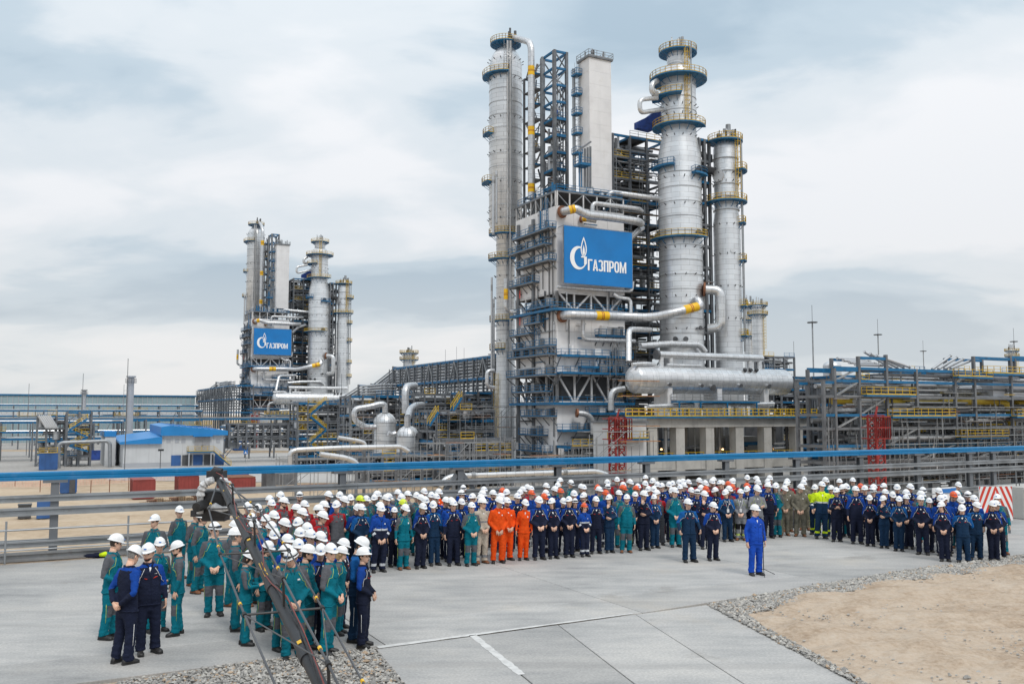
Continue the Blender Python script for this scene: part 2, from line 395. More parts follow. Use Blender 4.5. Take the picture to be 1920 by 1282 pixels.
ground_mat('gravel_bed', [(0.35, (0.22, 0.205, 0.19)), (0.65, (0.36, 0.34, 0.31))], [(0.6, 0.5), (9, 0.5)], 0.6, 12, speck=(26, 0.5, (0.16, 0.15, 0.14), (0.5, 0.48, 0.45)))
m = MB(); m.poly([(-3000, -300, GZ), (3000, -300, GZ), (3000, 6000, GZ), (-3000, 6000, GZ)]); obj('plant_ground', m, 'plant_soil', kind='structure')
def flat(name, pts, z, mat):      # a sheet on the plant ground, corners given as pixels
    m = MB(); m.poly([ground(x, y, GZ) + V((0, 0, z)) for x, y in pts][::-1]); o = obj(name, m, mat, kind='structure')
    me = o.data
    if me.polygons[0].normal.z < 0: me.flip_normals()
flat('stone_yard', [(-200, 846), (330, 846), (330, 884), (-200, 892)], 0.03, 'crushed_stone')
flat('far_yard', [(-300, 806), (1000, 812), (1000, 846), (-300, 842)], 0.02, 'crushed_stone')
flat('yard_road', [(225, 856), (330, 850), (960, 846), (960, 905), (560, 905), (200, 900)], 0.045, 'road_concrete')
flat('plant_pad', [(900, 815), (2600, 815), (2600, 930), (900, 930)], 0.055, 'crushed_stone')

# raised apron the crowd stands on, with an earth bank behind the rail
VB = 29.0
m = MB(); top = [(-90, -60), (160, -60), (160, VB + 1.6), (-90, VB + 1.6)]; bot = [(-104, -74), (174, -74), (174, VB + 14), (-104, VB + 14)]
tp = [g2w((a, b, -0.06)) for a, b in top]; bt = [g2w((a, b, GZ - .3)) for a, b in bot]
m.poly(tp)
for i in range(4): j = (i + 1) % 4; m.poly([bt[i], bt[j], tp[j], tp[i]])
obj('embankment', m, 'sand', kind='structure')

# ---------------------------------------------------------------- concrete slabs, one object each
def slab_mat(name, tread):
    m = bpy.data.materials.new(name); m.use_nodes = True; t = m.node_tree; b = t.nodes['Principled BSDF']; b.inputs['Roughness'].default_value = 0.8
    b.inputs['Specular IOR Level'].default_value = 0.35
    g = nd(t, 'ShaderNodeNewGeometry'); oi = nd(t, 'ShaderNodeObjectInfo')
    def nz(s, d, sc=(1, 1, 1)):
        mpn = nd(t, 'ShaderNodeMapping'); mpn.inputs['Scale'].default_value = sc; mpn.inputs['Rotation'].default_value = (0, 0, -ALPHA)
        t.links.new(g.outputs['Position'], mpn.inputs[0])
        n = nd(t, 'ShaderNodeTexNoise'); n.inputs['Scale'].default_value = s; n.inputs['Detail'].default_value = d; n.inputs['Roughness'].default_value = 0.62
        t.links.new(mpn.outputs[0], n.inputs['Vector']); return n.outputs['Fac']
    a = mth(t, 'ADD', mth(t, 'MULTIPLY', nz(0.35, 8), 0.55), mth(t, 'MULTIPLY', nz(1.6, 8, (0.35, 1.4, 1)), 0.45))
    c = ramp(t, a, [(0.34, (0.27, 0.278, 0.285)), (0.45, (0.375, 0.382, 0.386)), (0.55, (0.45, 0.452, 0.45)), (0.68, (0.53, 0.525, 0.51))], 'LINEAR')
    st = ramp(t, nz(0.55, 10), [(0.6, (0, 0, 0)), (0.7, (1, 1, 1))])
    c = mixc(t, mth(t, 'MULTIPLY', st, 0.55), c, (0.27, 0.262, 0.25))
    fine = ramp(t, nz(22, 6), [(0.42, (0.86, 0.86, 0.86)), (0.6, (1.04, 1.04, 1.04))], 'LINEAR'); c = mixc(t, 1, c, fine, 'MULTIPLY')
    ty = ramp(t, nz(0.9, 5, (0.06, 1.6, 1)), [(0.56, (0, 0, 0)), (0.66, (1, 1, 1))]); c = mixc(t, mth(t, 'MULTIPLY', ty, 0.3), c, (0.31, 0.305, 0.30))
    du = ramp(t, nz(0.28, 9), [(0.55, (0, 0, 0)), (0.72, (1, 1, 1))]); c = mixc(t, mth(t, 'MULTIPLY', du, 0.35), c, (0.50, 0.455, 0.39))
    c = mixc(t, 1.0, c, (0.94, 0.915, 0.885), 'MULTIPLY')
    hs = nd(t, 'ShaderNodeHueSaturation'); t.links.new(mth(t, 'ADD', 0.90, mth(t, 'MULTIPLY', oi.outputs['Random'], 0.17)), hs.inputs['Value']); t.links.new(c, hs.inputs['Color'])
    t.links.new(hs.outputs[0], b.inputs['Base Color'])
    h = mth(t, 'MULTIPLY', nz(30, 8), 0.5)
    if tread:                                         # cast waffle relief of road plates
        mpn = nd(t, 'ShaderNodeMapping'); mpn.inputs['Rotation'].default_value = (0, 0, ALPHA + 0.78); t.links.new(g.outputs['Position'], mpn.inputs[0])
        ck = nd(t, 'ShaderNodeTexChecker'); ck.inputs['Scale'].default_value = 22; t.links.new(mpn.outputs[0], ck.inputs['Vector'])
        h = mth(t, 'ADD', h, mth(t, 'MULTIPLY', ck.outputs['Fac'], 1.1))
    bp = nd(t, 'ShaderNodeBump'); bp.inputs['Strength'].default_value = 0.5; bp.inputs['Distance'].default_value = 0.008
    t.links.new(h, bp.inputs['Height']); t.links.new(bp.outputs[0], b.inputs['Normal']); MATS[name] = m
slab_mat('slab_plain', False); slab_mat('slab_tread', True)
mk('white_line', (0.58, 0.575, 0.56), 0.8, 0, 0.12, 6, dirt=((0.45, 0.44, 0.43), 5, 0.8))
apron = empty('concrete_apron', (0, 0, 0), kind='structure')
apron['label'] = 'pale concrete slab apron the crowd stands on'
def slab(pts, mat='slab_plain', z=0.0, gap=0.007):
    """pts: world xy corners"""
    pts = [V((p[0], p[1], 0)) for p in pts]; c = sum(pts, V((0, 0, 0))) / len(pts)
    q = [p + (c - p).normalized() * gap * 1.4 for p in pts]
    ar = sum(q[i].x * q[(i+1) % len(q)].y - q[(i+1) % len(q)].x * q[i].y for i in range(len(q)))
    if ar < 0: q.reverse()
    b = bmesh.new(); top = [b.verts.new((p.x, p.y, z)) for p in q]; f = b.faces.new(top)
    r = bmesh.ops.extrude_face_region(b, geom=[f]); 
    for v_ in r['geom']:
        if isinstance(v_, bmesh.types.BMVert): v_.co.z -= 0.2
    b.normal_update(); bmesh.ops.recalc_face_normals(b, faces=b.faces)
    ed = [e for e in b.edges if all(abs(v_.co.z - z) < 1e-5 for v_ in e.verts)]
    bmesh.ops.bevel(b, geom=ed, offset=0.007, segments=1, affect='EDGES')
    me = bpy.data.meshes.new('slab'); b.to_mesh(me); b.free(); me.materials.append(MATS[mat])
    o = link(bpy.data.objects.new('slab', me)); o.parent = apron; return o
gA = lambda px, py: w2g(ground(px, py))
v_line = (gA(705, 1212).y + gA(1190, 1148).y) / 2        # the white-edged joint, parallel to the rail
u_line = (gA(945, 1059).x + gA(1189, 1148).x) / 2
u_left = gA(705, 1214).x
# upper field: plates laid on the plant grid
v_rows = [v_line, v_line + 1.62, v_line + 3.25, v_line + 5.2, v_line + 9.2, v_line + 13.2, VB - 0.35]
v_rows = sorted(set(v_rows))
us = [-44, -38, -32, -26, -20, -14, -8, -2.5, u_line - 5.6, u_line, u_line + 6, u_line + 12, u_line + 18, u_line + 24, u_line + 30, u_line + 36, u_line + 42]
us = sorted(us)
edge_r = [gA(1326, 1132), gA(1500, 1102), gA(1700, 1068), gA(1920, 1038)]     # gravel verge on the right
def v_edge(u):
    pts = edge_r
    if u <= pts[0].x: return -99
    for a, b_ in zip(pts[:-1], pts[1:]):
        if u <= b_.x: return a.y + (b_.y - a.y) * (u - a.x) / (b_.x - a.x)
    return pts[-1].y + (u - pts[-1].x) * (pts[-1].y - pts[-2].y) / (pts[-1].x - pts[-2].x)
left_edge = [gA(-60, 1322), gA(175, 1282), gA(440, 1242), gA(705, 1214)]
for j in range(len(v_rows) - 1):
    v0, v1 = v_rows[j], v_rows[j + 1]
    if v1 - v0 < 0.3: continue
    for i in range(len(us) - 1):
        u0, u1 = us[i], us[i + 1]
        off = 0 if j < 3 else 0
        a0, a1 = max(v0, v_edge(u0)), max(v0, v_edge(u1))
        if a0 > v1 - .1 and a1 > v1 - .1: continue
        a0, a1 = min(a0, v1 - .05), min(a1, v1 - .05)
        tread = 'slab_tread' if (u1 <= u_left + 4 and v1 < v_line + 4) or (u1 < 6 and j < 2) else 'slab_plain'
        slab([g2w(p) for p in ((u0, a0, 0), (u1, a1, 0), (u1, v1, 0), (u0, v1, 0))], tread)
# lower road fan, corners read from the photograph's joints
def px_slab(pts, mat='slab_plain'): slab([ground(*p) for p in pts], mat)
gl = lambda t: (705 + (1190 - 705) * t, 1216 + (1151 - 1216) * t)
px_slab([(705, 1216), (889, 1191.5), (1000, 1283), (1120, 1390), (846, 1390), (760, 1283)])
px_slab([(890, 1191.5), (1046, 1170.5), (1192, 1283), (1330, 1390), (1121, 1390), (1001, 1283)])
px_slab([(1047, 1170.5), (1191, 1151), (1398, 1283), (1566, 1390), (1331, 1390), (1193, 1283)])
px_slab([(1192, 1151), (1326, 1133), (1609, 1283), (1811, 1390), (1567, 1390), (1399, 1283)])
# white paint along the joint and the dash
def strip(a, b, w0, w1, name='painted_line'):
    a, b = ground(*a), ground(*b); d = (b - a).normalized(); s_ = V((-d.y, d.x, 0)); m = MB(); k = 26; r2 = random.Random(5)
    L_, R_ = [], []
    for i in range(k + 1):
        c = a.lerp(b, i / k); w = (w0 + (w1 - w0) * i / k) * (0.8 + 0.4 * r2.random()); L_.append(c + s_ * w / 2 + V((0, 0, .004))); R_.append(c - s_ * w / 2 + V((0, 0, .004)))
    for i in range(k): m.poly([R_[i], R_[i+1], L_[i+1], L_[i]])
    obj(name, m, 'white_line', kind='structure')
strip((708, 1213), (1186, 1149.5), 0.14, 0.07); strip((886, 1190), (978, 1264), 0.13, 0.15)

# ---------------------------------------------------------------- sand, gravel
def in_poly(x, y, poly):
    c = False; n = len(poly)
    for i in range(n):
        a, b_ = poly[i], poly[i - 1]
        if (a[1] > y) != (b_[1] > y) and x < (b_[0] - a[0]) * (y - a[1]) / (b_[1] - a[1]) + a[0]: c = not c
    return c
def heap(name, outline, z, amp, mat, step=0.16, edge=0.5, seed=0):
    """uneven sheet inside a pixel outline lying on the apron"""
    P2 = [ground(*p) for p in outline]; xs = [p.x for p in P2]; ys = [p.y for p in P2]
    m = MB(); idx = {}; x0, y0 = min(xs), min(ys); nx, ny = int((max(xs) - x0) / step) + 1, int((max(ys) - y0) / step) + 1
    inside = {(i, j) for i in range(nx + 1) for j in range(ny + 1) if in_poly(x0 + i * step, y0 + j * step, [(p.x, p.y) for p in P2])}
    for i, j in inside:
        idx[i, j] = len(m.v); x, y = x0 + i * step, y0 + j * step
        near = min(1, sum((i + a, j + b_) in inside for a in (-5, -2, 0, 2, 5) for b_ in (-5, -2, 0, 2, 5)) / 25)
        h = noise.fractal(V((x * .5, y * .5, seed)), 1.0, 2.0, 5) * amp + noise.noise(V((x * 3, y * 3, seed))) * amp * .25 + noise.fractal(V((x * 5, y * 5, seed + 7)), .8, 2.0, 4) * amp * .16 - .3 * amp * max(0, noise.noise(V((x * .9 + 3 * noise.noise(V((y * .2, x * .1, 2))), y * .35, 9))) - .25)
        m.v.append((x, y, -0.035 + (z + 0.035 + h) * max(0, near * 1.25 - .25) ** 1.5))
    for i, j in inside:
        q = [(i, j), (i+1, j), (i+1, j+1), (i, j+1)]
        if all(k in idx for k in q): m.f.append(tuple(idx[k] for k in q)); m.m.append(0)
    return obj(name, m, mat, 'all', kind='structure')
heap('sand_ground', [(1375, 1146), (1500, 1112), (1700, 1078), (1935, 1050), (2300, 1040), (2300, 1420), (1900, 1420), (1630, 1290), (1500, 1215)], 0.05, 0.12, 'sand', 0.085, seed=3)
def gravel(name, outline, n, seed, size=(0.028, 0.065), z=0.0, label=None):
    P2 = [ground(*p) for p in outline]; poly = [(p.x, p.y) for p in P2]; xs = [p[0] for p in poly]; ys = [p[1] for p in poly]; r_ = random.Random(seed)
    mm = MB(); mm.poly([V((x, y, -0.012)) for x, y in poly][::-1])
    o = obj(name + '_bed', mm, 'gravel_bed', kind='structure')
    if o.data.polygons[0].normal.z < 0: o.data.flip_normals()
    m = MB(); k = 0; base = [V((1, 0, 0)), V((0, 1, 0)), V((-1, 0, 0)), V((0, -1, 0)), V((0, 0, 1)), V((0, 0, -1))]
    F = [(0, 1, 4), (1, 2, 4), (2, 3, 4), (3, 0, 4), (1, 0, 5), (2, 1, 5), (3, 2, 5), (0, 3, 5)]
    cx = sum(xs) / len(xs)
    while k < n:
        x, y = r_.uniform(min(xs), max(xs)), r_.uniform(min(ys), max(ys))
        if not in_poly(x, y, poly): k += 0.02; continue
        k += 1; s_ = r_.uniform(*size) * (1.5 if r_.random() < .06 else 1) * (1 + .012 * y); b0 = len(m.v); rz = r_.random() * 6.28; ca, sa = math.cos(rz), math.sin(rz)
        pile = z + r_.random() * .03
        for v_ in base:
            q = V((v_.x * s_ * r_.uniform(.7, 1.25), v_.y * s_ * r_.uniform(.55, 1), v_.z * s_ * r_.uniform(.45, .8)))
            q += V((r_.uniform(-.3, .3), r_.uniform(-.3, .3), 0)) * s_
            m.v.append((x + q.x * ca - q.y * sa, y + q.x * sa + q.y * ca, q.z + pile + s_ * .2))
        mi = r_.choices((0, 1, 2, 3), (5, 4, 2, 1))[0]
        for f in F: m.f.append(tuple(b0 + i for i in f)); m.m.append(mi)
    return obj(name, m, ['stone_a', 'stone_b', 'stone_c', 'stone_d'], kind='stuff', label=label, cat='gravel')
mk('stone_a', (0.38, 0.365, 0.34), 0.85, 0, 0.2, 9); mk('stone_b', (0.26, 0.252, 0.238), 0.85, 0, 0.2, 9); mk('stone_c', (0.46, 0.44, 0.40), 0.85, 0, 0.15, 9); mk('stone_d', (0.40, 0.30, 0.21), 0.85, 0, 0.2, 9)
gravel('verge_gravel', [(1326, 1134), (1500, 1103), (1700, 1070), (1920, 1040), (2150, 1012), (2150, 1030), (1935, 1062), (1700, 1090), (1500, 1128), (1400, 1153), (1430, 1176), (1520, 1222), (1640, 1290), (1800, 1390), (1811, 1392), (1609, 1284)], 19000, 2, (0.016, 0.040), label='grey crushed gravel verge beside the bare sand')
gravel('loose_gravel', [(150, 1292), (440, 1245), (704, 1217), (758, 1283), (850, 1400), (-60, 1400)], 11000, 4, (0.014, 0.036), label='pale crushed gravel patch under the camera crane')
r5 = random.Random(8); mm = MB(); sand_xy = [ground(*q_).xy[:] for q_ in ((1400, 1155), (1500, 1125), (1700, 1090), (1935, 1062), (2300, 1050), (2300, 1420), (1900, 1420), (1680, 1290), (1540, 1222))]
for i in range(900):                                                # loose stones on the sand
    p = ground(r5.uniform(1420, 2000), r5.uniform(1075, 1300)); s_ = r5.uniform(.008, .03) * (2 if r5.random() < .05 else 1)
    if not in_poly(p.x, p.y, sand_xy): continue
    mm.tube([p + V((-s_, 0, .02)), p + V((0, 0, .02 + s_ * .2)), p + V((s_, s_ * .4, .02))], [s_ * .4, s_ * .8, s_ * .35], 5)
obj('scattered_stones', mm, 'stone_a', kind='stuff', label='small loose stones scattered on the sand', cat='stones')

# ---------------------------------------------------------------- steel guide rail behind the crowd
rail = Thing('pipe_rack', (0, VB + .5, 0), 'low grey steel rack with twin blue top beams behind the crowd', 'rack')
posts = [100, 640, 861, 1046, 1213, 1363, 1496, 1616, 1724, 1822, 1867]
vr = VB + 0.5
pu = [P(x, 1000, v=vr).x for x in posts]
pu = [pu[0] - 7.5, pu[0] - 15] + pu + [pu[-1] + 6, pu[-1] + 12, pu[-1] + 18]
for i, u in enumerate(pu):
    m = MB(); 
    for dv in (-.1, .1): m.box((u - .11, vr + dv - .012, -.3), (u + .11, vr + dv + .012, 2.12))
    m.box((u - .012, vr - .088, -.3), (u + .012, vr + .088, 2.12))
    o = rail.mesh('post', m, 'steel_grey')
    m = MB(); m.box((u - .32, vr - .16, 2.12), (u + .32, vr + .16, 2.2)); rail.mesh('cap_plate', m, 'steel_grey')
    if i == 4:
        for s_ in (-1, 1): rail.bar('brace', (u + s_ * .95, vr, .9), (u + s_ * .12, vr, 1.95), .14, .14, 'steel_grey')
u0, u1 = pu[1], 75
uu = u0; seg = 12.0; k = 0
while uu < u1:
    e = min(uu + seg, u1) - .012
    m = MB()                                            # twin blue top beams, two stacked rounded channels
    for z0, z1, dv in ((2.203, 2.325, 0), (2.328, 2.44, 0.015)):
        prof = [(-.13 + dv, z0), (.13 + dv, z0), (.13 + dv, z1 - .03), (.09 + dv, z1), (-.09 + dv, z1), (-.13 + dv, z1 - .03)]
        m.prism([(uu, vr + a, z) for a, z in prof], (e - uu, 0, 0))
    rail.mesh('top_beam', m, 'blue_beam')
    for z0, z1, dv, w in ((1.60, 1.77, -.16, .08), (1.22, 1.45, -.20, .10), (.34, .52, -.16, .1), (-.03, .22, -.20, .12), (1.60, 1.77, .16, .08), (.34, .52, .16, .1)):
        m = MB()                                        # galvanised guide channels with a groove
        h = z1 - z0; sgn = -1 if dv < 0 else 1
        prof = [(0, z0), (sgn * w, z0), (sgn * w, z0 + h * .28), (sgn * w * .45, z0 + h * .4), (sgn * w * .45, z0 + h * .6), (sgn * w, z0 + h * .72), (sgn * w, z1), (0, z1)]
        prof = [(dv * .72 + a, b_) for a, b_ in prof]
        if sgn > 0: prof.reverse()
        m.prism([(uu, vr + a, z) for a, z in prof], (e - uu, 0, 0)); rail.mesh('guide_channel', m, 'steel_galv')
    if uu > u0: rail.box('splice_plate', (uu - .35, vr - .145, 2.22), (uu + .35, vr - .132, 2.30), 'blue_beam'); rail.box('splice_plate', (uu - .3, vr - .125, 2.35), (uu + .3, vr - .117, 2.40), 'blue_beam')
    uu += seg; k += 1
hr = Thing('handrail', (pu[2], VB - .25, 0), 'thin galvanised tube handrail in front of the low rack', 'handrail')
u = P(240, 1000, v=VB - .25).x
for k in range(-3, 12): hr.rod('post', (u + k * 3.1, VB - .25, 0), (u + k * 3.1, VB - .25, 1.15), .028, 'steel_galv')
for z in (.9,): hr.rod('rail', (u - 12, VB - .25, z), (u + 36, VB - .25, z), .028, 'steel_galv')
hr.rod('rail', (u - 12, VB - .25, .35), (u + 36, VB - .25, .35), .022, 'steel_galv')
# ================================================================ plant, main unit
BLOCK = []                                   # things of the unit, copied for the second unit
def bt(*a, **k): t = Thing(*a, **k); BLOCK.append(t); return t
def zat(px, py, u, v):                       # height of the pixel row above a plan position
    d = w2g(ray(px, py)); k = (u * d.x + v * d.y) / (d.x ** 2 + d.y ** 2); return CAMH + d.z * k
def col_shell(t, c, prof, mat='clad', rings=(), n=40, name='shell'):
    m = MB(); m.lathe((c[0], c[1], 0), prof, n); o = t.mesh(name, m, mat, True)
    for r, z in rings:
        q = MB(); q.lathe((c[0], c[1], z), [(r, -.07), (r + .09, -.06), (r + .09, .06), (r, .07)], n); t.mesh('stiffening_ring', q, 'clad_dull', True)
    return o
def dome(r, z, h, k=7): return [(r * math.cos(a), z + h * math.sin(a)) for a in [PI / 2 * i / k for i in range(k)]] + [(r * .14, z + h)]
def pegs(t, c, r, z, angs, ln=1.1):          # small insulation-support brackets round a column
    m = MB()
    for a in angs:
        e = V((math.cos(math.radians(a)), math.sin(math.radians(a)), 0)); p = V((c[0], c[1], z)) + e * r; m.bar(p, p + e * ln * .4 + V((0, 0, .25)), .13)
    t.mesh('lug', m, 'steel_dark')
def nozzle(t, p, d, r, ln, mat='clad_dull', flange='steel_dark'):
    p = V(p); d = V(d).normalized(); m = MB(); m.tube([p, p + d * ln], r, 14); o = t.mesh('nozzle', m, mat, True)
    m = MB(); m.tube([p + d * ln * .98, p + d * (ln + .18)], r * 1.3, 14); t.mesh('flange', m, flange, True, o); return o
def band(t, p, q, r, parent):
    p, q = V(p), V(q); m = MB(); m.tube([p, q], r * 1.03, 14); o = t.mesh('colour_band', m, 'yellow_band', True, parent)
    m = MB()
    for k in (.44, .56):
        a = p.lerp(q, k - .025); m.tube([a, p.lerp(q, k + .025)], r * 1.045, 14)
    t.mesh('band_stripe', m, 'red_paint', True, parent)
def scaffold_on(t, u0, u1, v, z0, z1, q, dens=2.0):
    m = MB(); x = u0
    while x < u1:
        a, b = sorted((q.uniform(z0, z1), q.uniform(z0, z1)))
        if b - a > 3: m.bar((x, v, a), (x, v, b), .09); m.bar((x, v + .9, a), (x, v + .9, b), .09)
        x += dens
    z = z0 + 1
    while z < z1:
        a, b = sorted((q.uniform(u0, u1), q.uniform(u0, u1)))
        if b - a > 2:
            m.bar((a, v, z), (b, v, z), .09)
            if q.random() < .35: t.box('plank', (a, v + .1, z - .08), (b, v + .8, z), q.choice(['plank', 'timber', 'plank', 'steel_dark']))
        z += 1.1
    if m.f: t.mesh('scaffold_tubes', m, 'steel_galv', kind='stuff')
CF = -128                                    # angle of a column's side that faces the apron

# ---- cold box (three white casings with open truss storeys between)
CU, CV = P(1044, 700, v=133.6).x, 133.6
CU1 = P(1172, 640, v=133.6).x; CV1 = P(967, 640, u=CU).y
zc_ = lambda y: zat(1044, y, CU, CV)
Zt, Za, Zb, Zc, Zd = zc_(385), zc_(545), zc_(581), zc_(700), zc_(757)
cb_ = bt('cold_box', (CU, CV, GZ), 'tall white cold box with truss storeys behind the large blue banner', 'cold box')
def casing(u0, u1, v0, v1, z0, z1, ph):
    cb_.box('casing_core', (u0 + .06, v0 + .06, z0), (u1 - .06, v1 - .06, z1 - .05), 'steel_grey')
    nz = max(1, round((z1 - z0) / ph)); nu = max(1, round((u1 - u0) / 3.4)); nv = max(1, round((v1 - v0) / 3.6)); g = .015
    for k in range(nz):
        a, b = z0 + (z1 - z0) * k / nz + g, z0 + (z1 - z0) * (k + 1) / nz - g
        for i in range(nu): cb_.box('panel', (u0 + (u1 - u0) * i / nu + g, v0, a), (u0 + (u1 - u0) * (i + 1) / nu - g, v0 + .07, b), 'white_clad')
        for i in range(nv): cb_.box('panel', (u0, v0 + .08 + (v1 - v0 - .08) * i / nv + g, a), (u0 + .07, v0 + .08 + (v1 - v0 - .08) * (i + 1) / nv - g, b), 'white_clad')
casing(CU, CU1, CV, CV1, Zb + .0, Zt - 0, 4.2) if False else None
casing(CU, CU1, CV, CV1, Za, Zt, 4.4); casing(CU, CU1, CV, CV1, Zc, Zb, 4.2); casing(CU, CU1, CV, CV1, GZ, Zd, 4.4)
cb_.box('casing_core', (CU + 2.2, CV + 2.2, Zb), (CU1 - 2, CV1 - 2, Za), 'steel_dark'); cb_.box('casing_core', (CU + 2.2, CV + 2.2, Zd), (CU1 - 2, CV1 - 2, Zc), 'steel_dark')
def truss_storey(z0, z1):
    for f in range(4):
        A = [(CU, CV), (CU1, CV), (CU1, CV1), (CU, CV1)][f]; B = [(CU1, CV), (CU1, CV1), (CU, CV1), (CU, CV)][f]; n = 4
        a = V((*A, 0)); b = V((*B, 0)); ins = V(((CU + CU1) / 2, (CV + CV1) / 2, 0)); a = a.lerp(ins, .02); b = b.lerp(ins, .02)
        for i in range(n + 1):
            p = a.lerp(b, i / n); cb_.bar('truss_post', p + V((0, 0, z0)), p + V((0, 0, z1)), .42 if i in (0, n) else .3, None, 'white_steel')
            if i < n:
                q = a.lerp(b, (i + 1) / n); zz = (z0, z1) if i % 2 else (z1, z0)
                cb_.bar('truss_diagonal', p + V((0, 0, zz[0])), q + V((0, 0, zz[1])), .3, .3, 'white_steel')
        cb_.bar('truss_chord', a + V((0, 0, z0 + .25)), b + V((0, 0, z0 + .25)), .4, .5, 'white_steel'); cb_.bar('truss_chord', a + V((0, 0, z1 - .2)), b + V((0, 0, z1 - .2)), .4, .4, 'white_steel')
truss_storey(Zb, Za); truss_storey(Zd, Zc)
br_ = random.Random(3)
# platforms with blue handrails along both visible faces
for z, w in ((Zb + .1, 1.3), (Zd + .1, 1.4)): 
    cb_.deck(CU - w, CU1 + 1, CV - w, CV, z, 'blue_steel', 'blue_steel', 'flr'); cb_.deck(CU - w, CU, CV + .05, CV1, z, 'blue_steel', 'blue_steel', 'l')
for py, s0, s1, w in ((440, .1, 1, 1.5), (467, .0, .9, 1.6), (498, .2, 1, 1.6), (607, .35, .75, 1.2), (530, .0, .6, 1.4), (580, .4, 1, 1.3), (625, .0, .5, 1.3), (652, .1, 1, 1.5), (668, 0, 1, 1.8), (735, .1, .9, 1.6), (780, .3, 1, 1.4), (705, .0, 1, 2.0), (815, .25, .8, 1.4), (845, .2, .9, 1.5)):
    z = zat(1000, py, CU - 1, (CV + CV1) / 2); v0, v1 = CV + (CV1 - CV) * (1 - s1), CV + (CV1 - CV) * (1 - s0)
    o = cb_.deck(CU - w, CU - .01, v0, v1, z, 'steel_grey', 'blue_steel', 'lfb', .22)
    m = MB(); k = 4
    for i in range(k + 1):
        vv = v0 + (v1 - v0) * i / k; m.bar((CU, vv, z - 1.6), (CU - w + .1, vv, z - .2), .14); m.bar((CU - w + .1, vv, z - .2), (CU, vv, z - .2), .12)
    cb_.mesh('bracket', m, 'steel_grey', parent=o)
    for j in range(br_.randint(2, 4)):                     # junction boxes and valve stations on the platforms
        vv = br_.uniform(v0 + .4, v1 - 1); cb_.box('instrument_box', (CU - w * .7, vv, z), (CU - .15, vv + br_.uniform(.5, 1.3), z + br_.uniform(.9, 1.9)), br_.choice(['steel_galv', 'white_steel', 'steel_grey', 'clad_dull']))
for py, a, b, w in ((668, .0, 1.05, 1.5), (700, .0, 1.1, 2.0), (688, .3, 1.0, 1.2), (806, .0, .85, 1.8), (775, .4, 1.0, 1.3), (842, .1, 1.05, 1.6), (628, .55, 1.0, 1.2)):
    z = zat(1100, py, (CU + CU1) / 2, CV - 1); u0, u1 = CU + (CU1 - CU) * a, CU + (CU1 - CU) * b
    o = cb_.deck(u0, u1, CV - w, CV - .01, z, 'blue_steel', 'blue_steel', 'flr', .22)
    m = MB()
    for i in range(5):
        x = u0 + (u1 - u0) * i / 4; m.bar((x, CV, z - 1.8), (x, CV - w + .1, z - .2), .15)
    cb_.mesh('bracket', m, 'steel_grey', parent=o)
    for j in range(5):
        x = br_.uniform(u0 + .3, u1 - 1.4); cb_.box('instrument_box', (x, CV - w * .7, z), (x + br_.uniform(.4, 1.4), CV - .2, z + br_.uniform(.9, 1.8)), br_.choice(['steel_galv', 'white_steel', 'steel_grey', 'sign_white']))
for px in (972, 1000):                                      # vertical cable trays on the left face
    v_ = P(px, 640, u=CU - .2).y; cb_.box('cable_tray', (CU - .38, v_ - .35, GZ), (CU - .02, v_ + .35, Zt - 1), 'steel_grey')
for px in (1030, 1037): v_ = P(px, 640, u=CU - .3).y; cb_.rod('riser', (CU - .3, v_, Zd), (CU - .3, v_, Zt - 3), .12, 'steel_dark')
for py in (560, 610): cb_.box('warning_tag', (CU - .45, CV1 - 2.6, zat(978, py, CU, CV1 - 2.4)), (CU - .4, CV1 - 2.2, zat(978, py, CU, CV1 - 2.4) + 1.5), 'sign_red')
cb_.ladder((CU - .1, CV + 6, zc_(655)), 8, V((-1, 0, 0)), 'blue_steel'); cb_.ladder((CU - .1, CV + 3, zc_(440)), 7, V((-1, 0, 0)), 'blue_steel'); cb_.ladder((CU - .1, CV + 5, GZ), 10, V((-1, 0, 0)), 'blue_steel')
# horizontal conduits on the left face
for py in (455, 480, 510, 625, 690): z = zat(1000, py, CU, CV + 7); cb_.rod('conduit', (CU - .25, CV + .2, z), (CU - .25, CV1, z), br_.uniform(.1, .2), br_.choice(['steel_galv', 'steel_grey', 'pipe_clad']))
# roof: lattice parapet, catwalk
m0 = Zt
for i in range(9):
    vv = CV + (CV1 - CV) * i / 8; cb_.bar('roof_post', (CU + .2, vv, m0), (CU + .2, vv, m0 + 2.6), .22, None, 'white_steel')
    if i < 8:
        vn = CV + (CV1 - CV) * (i + 1) / 8; cb_.bar('roof_brace', (CU + .2, vv, m0 + (0 if i % 2 else 2.5)), (CU + .2, vn, m0 + (2.5 if i % 2 else 0)), .2, None, 'steel_grey')
cb_.bar('roof_chord', (CU + .2, CV, m0 + 2.6), (CU + .2, CV1, m0 + 2.6), .35, .35, 'steel_grey')
for i in range(6):
    x = CU + (CU1 - CU) * i / 5; cb_.bar('roof_post', (x, CV + .2, m0), (x, CV + .2, m0 + 2.6), .22, None, 'white_steel')
    if i < 5: cb_.bar('roof_brace', (x, CV + .2, m0 + (0 if i % 2 else 2.5)), (x + (CU1 - CU) / 5, CV + .2, m0 + (2.5 if i % 2 else 0)), .2, None, 'steel_grey')
cb_.bar('roof_chord', (CU, CV + .2, m0 + 2.6), (CU1, CV + .2, m0 + 2.6), .3, .3, 'steel_grey')
cb_.deck(CU + .5, CU1, CV + .5, CV1, m0 + 2.9, 'steel_grey', 'blue_steel', 'fl')
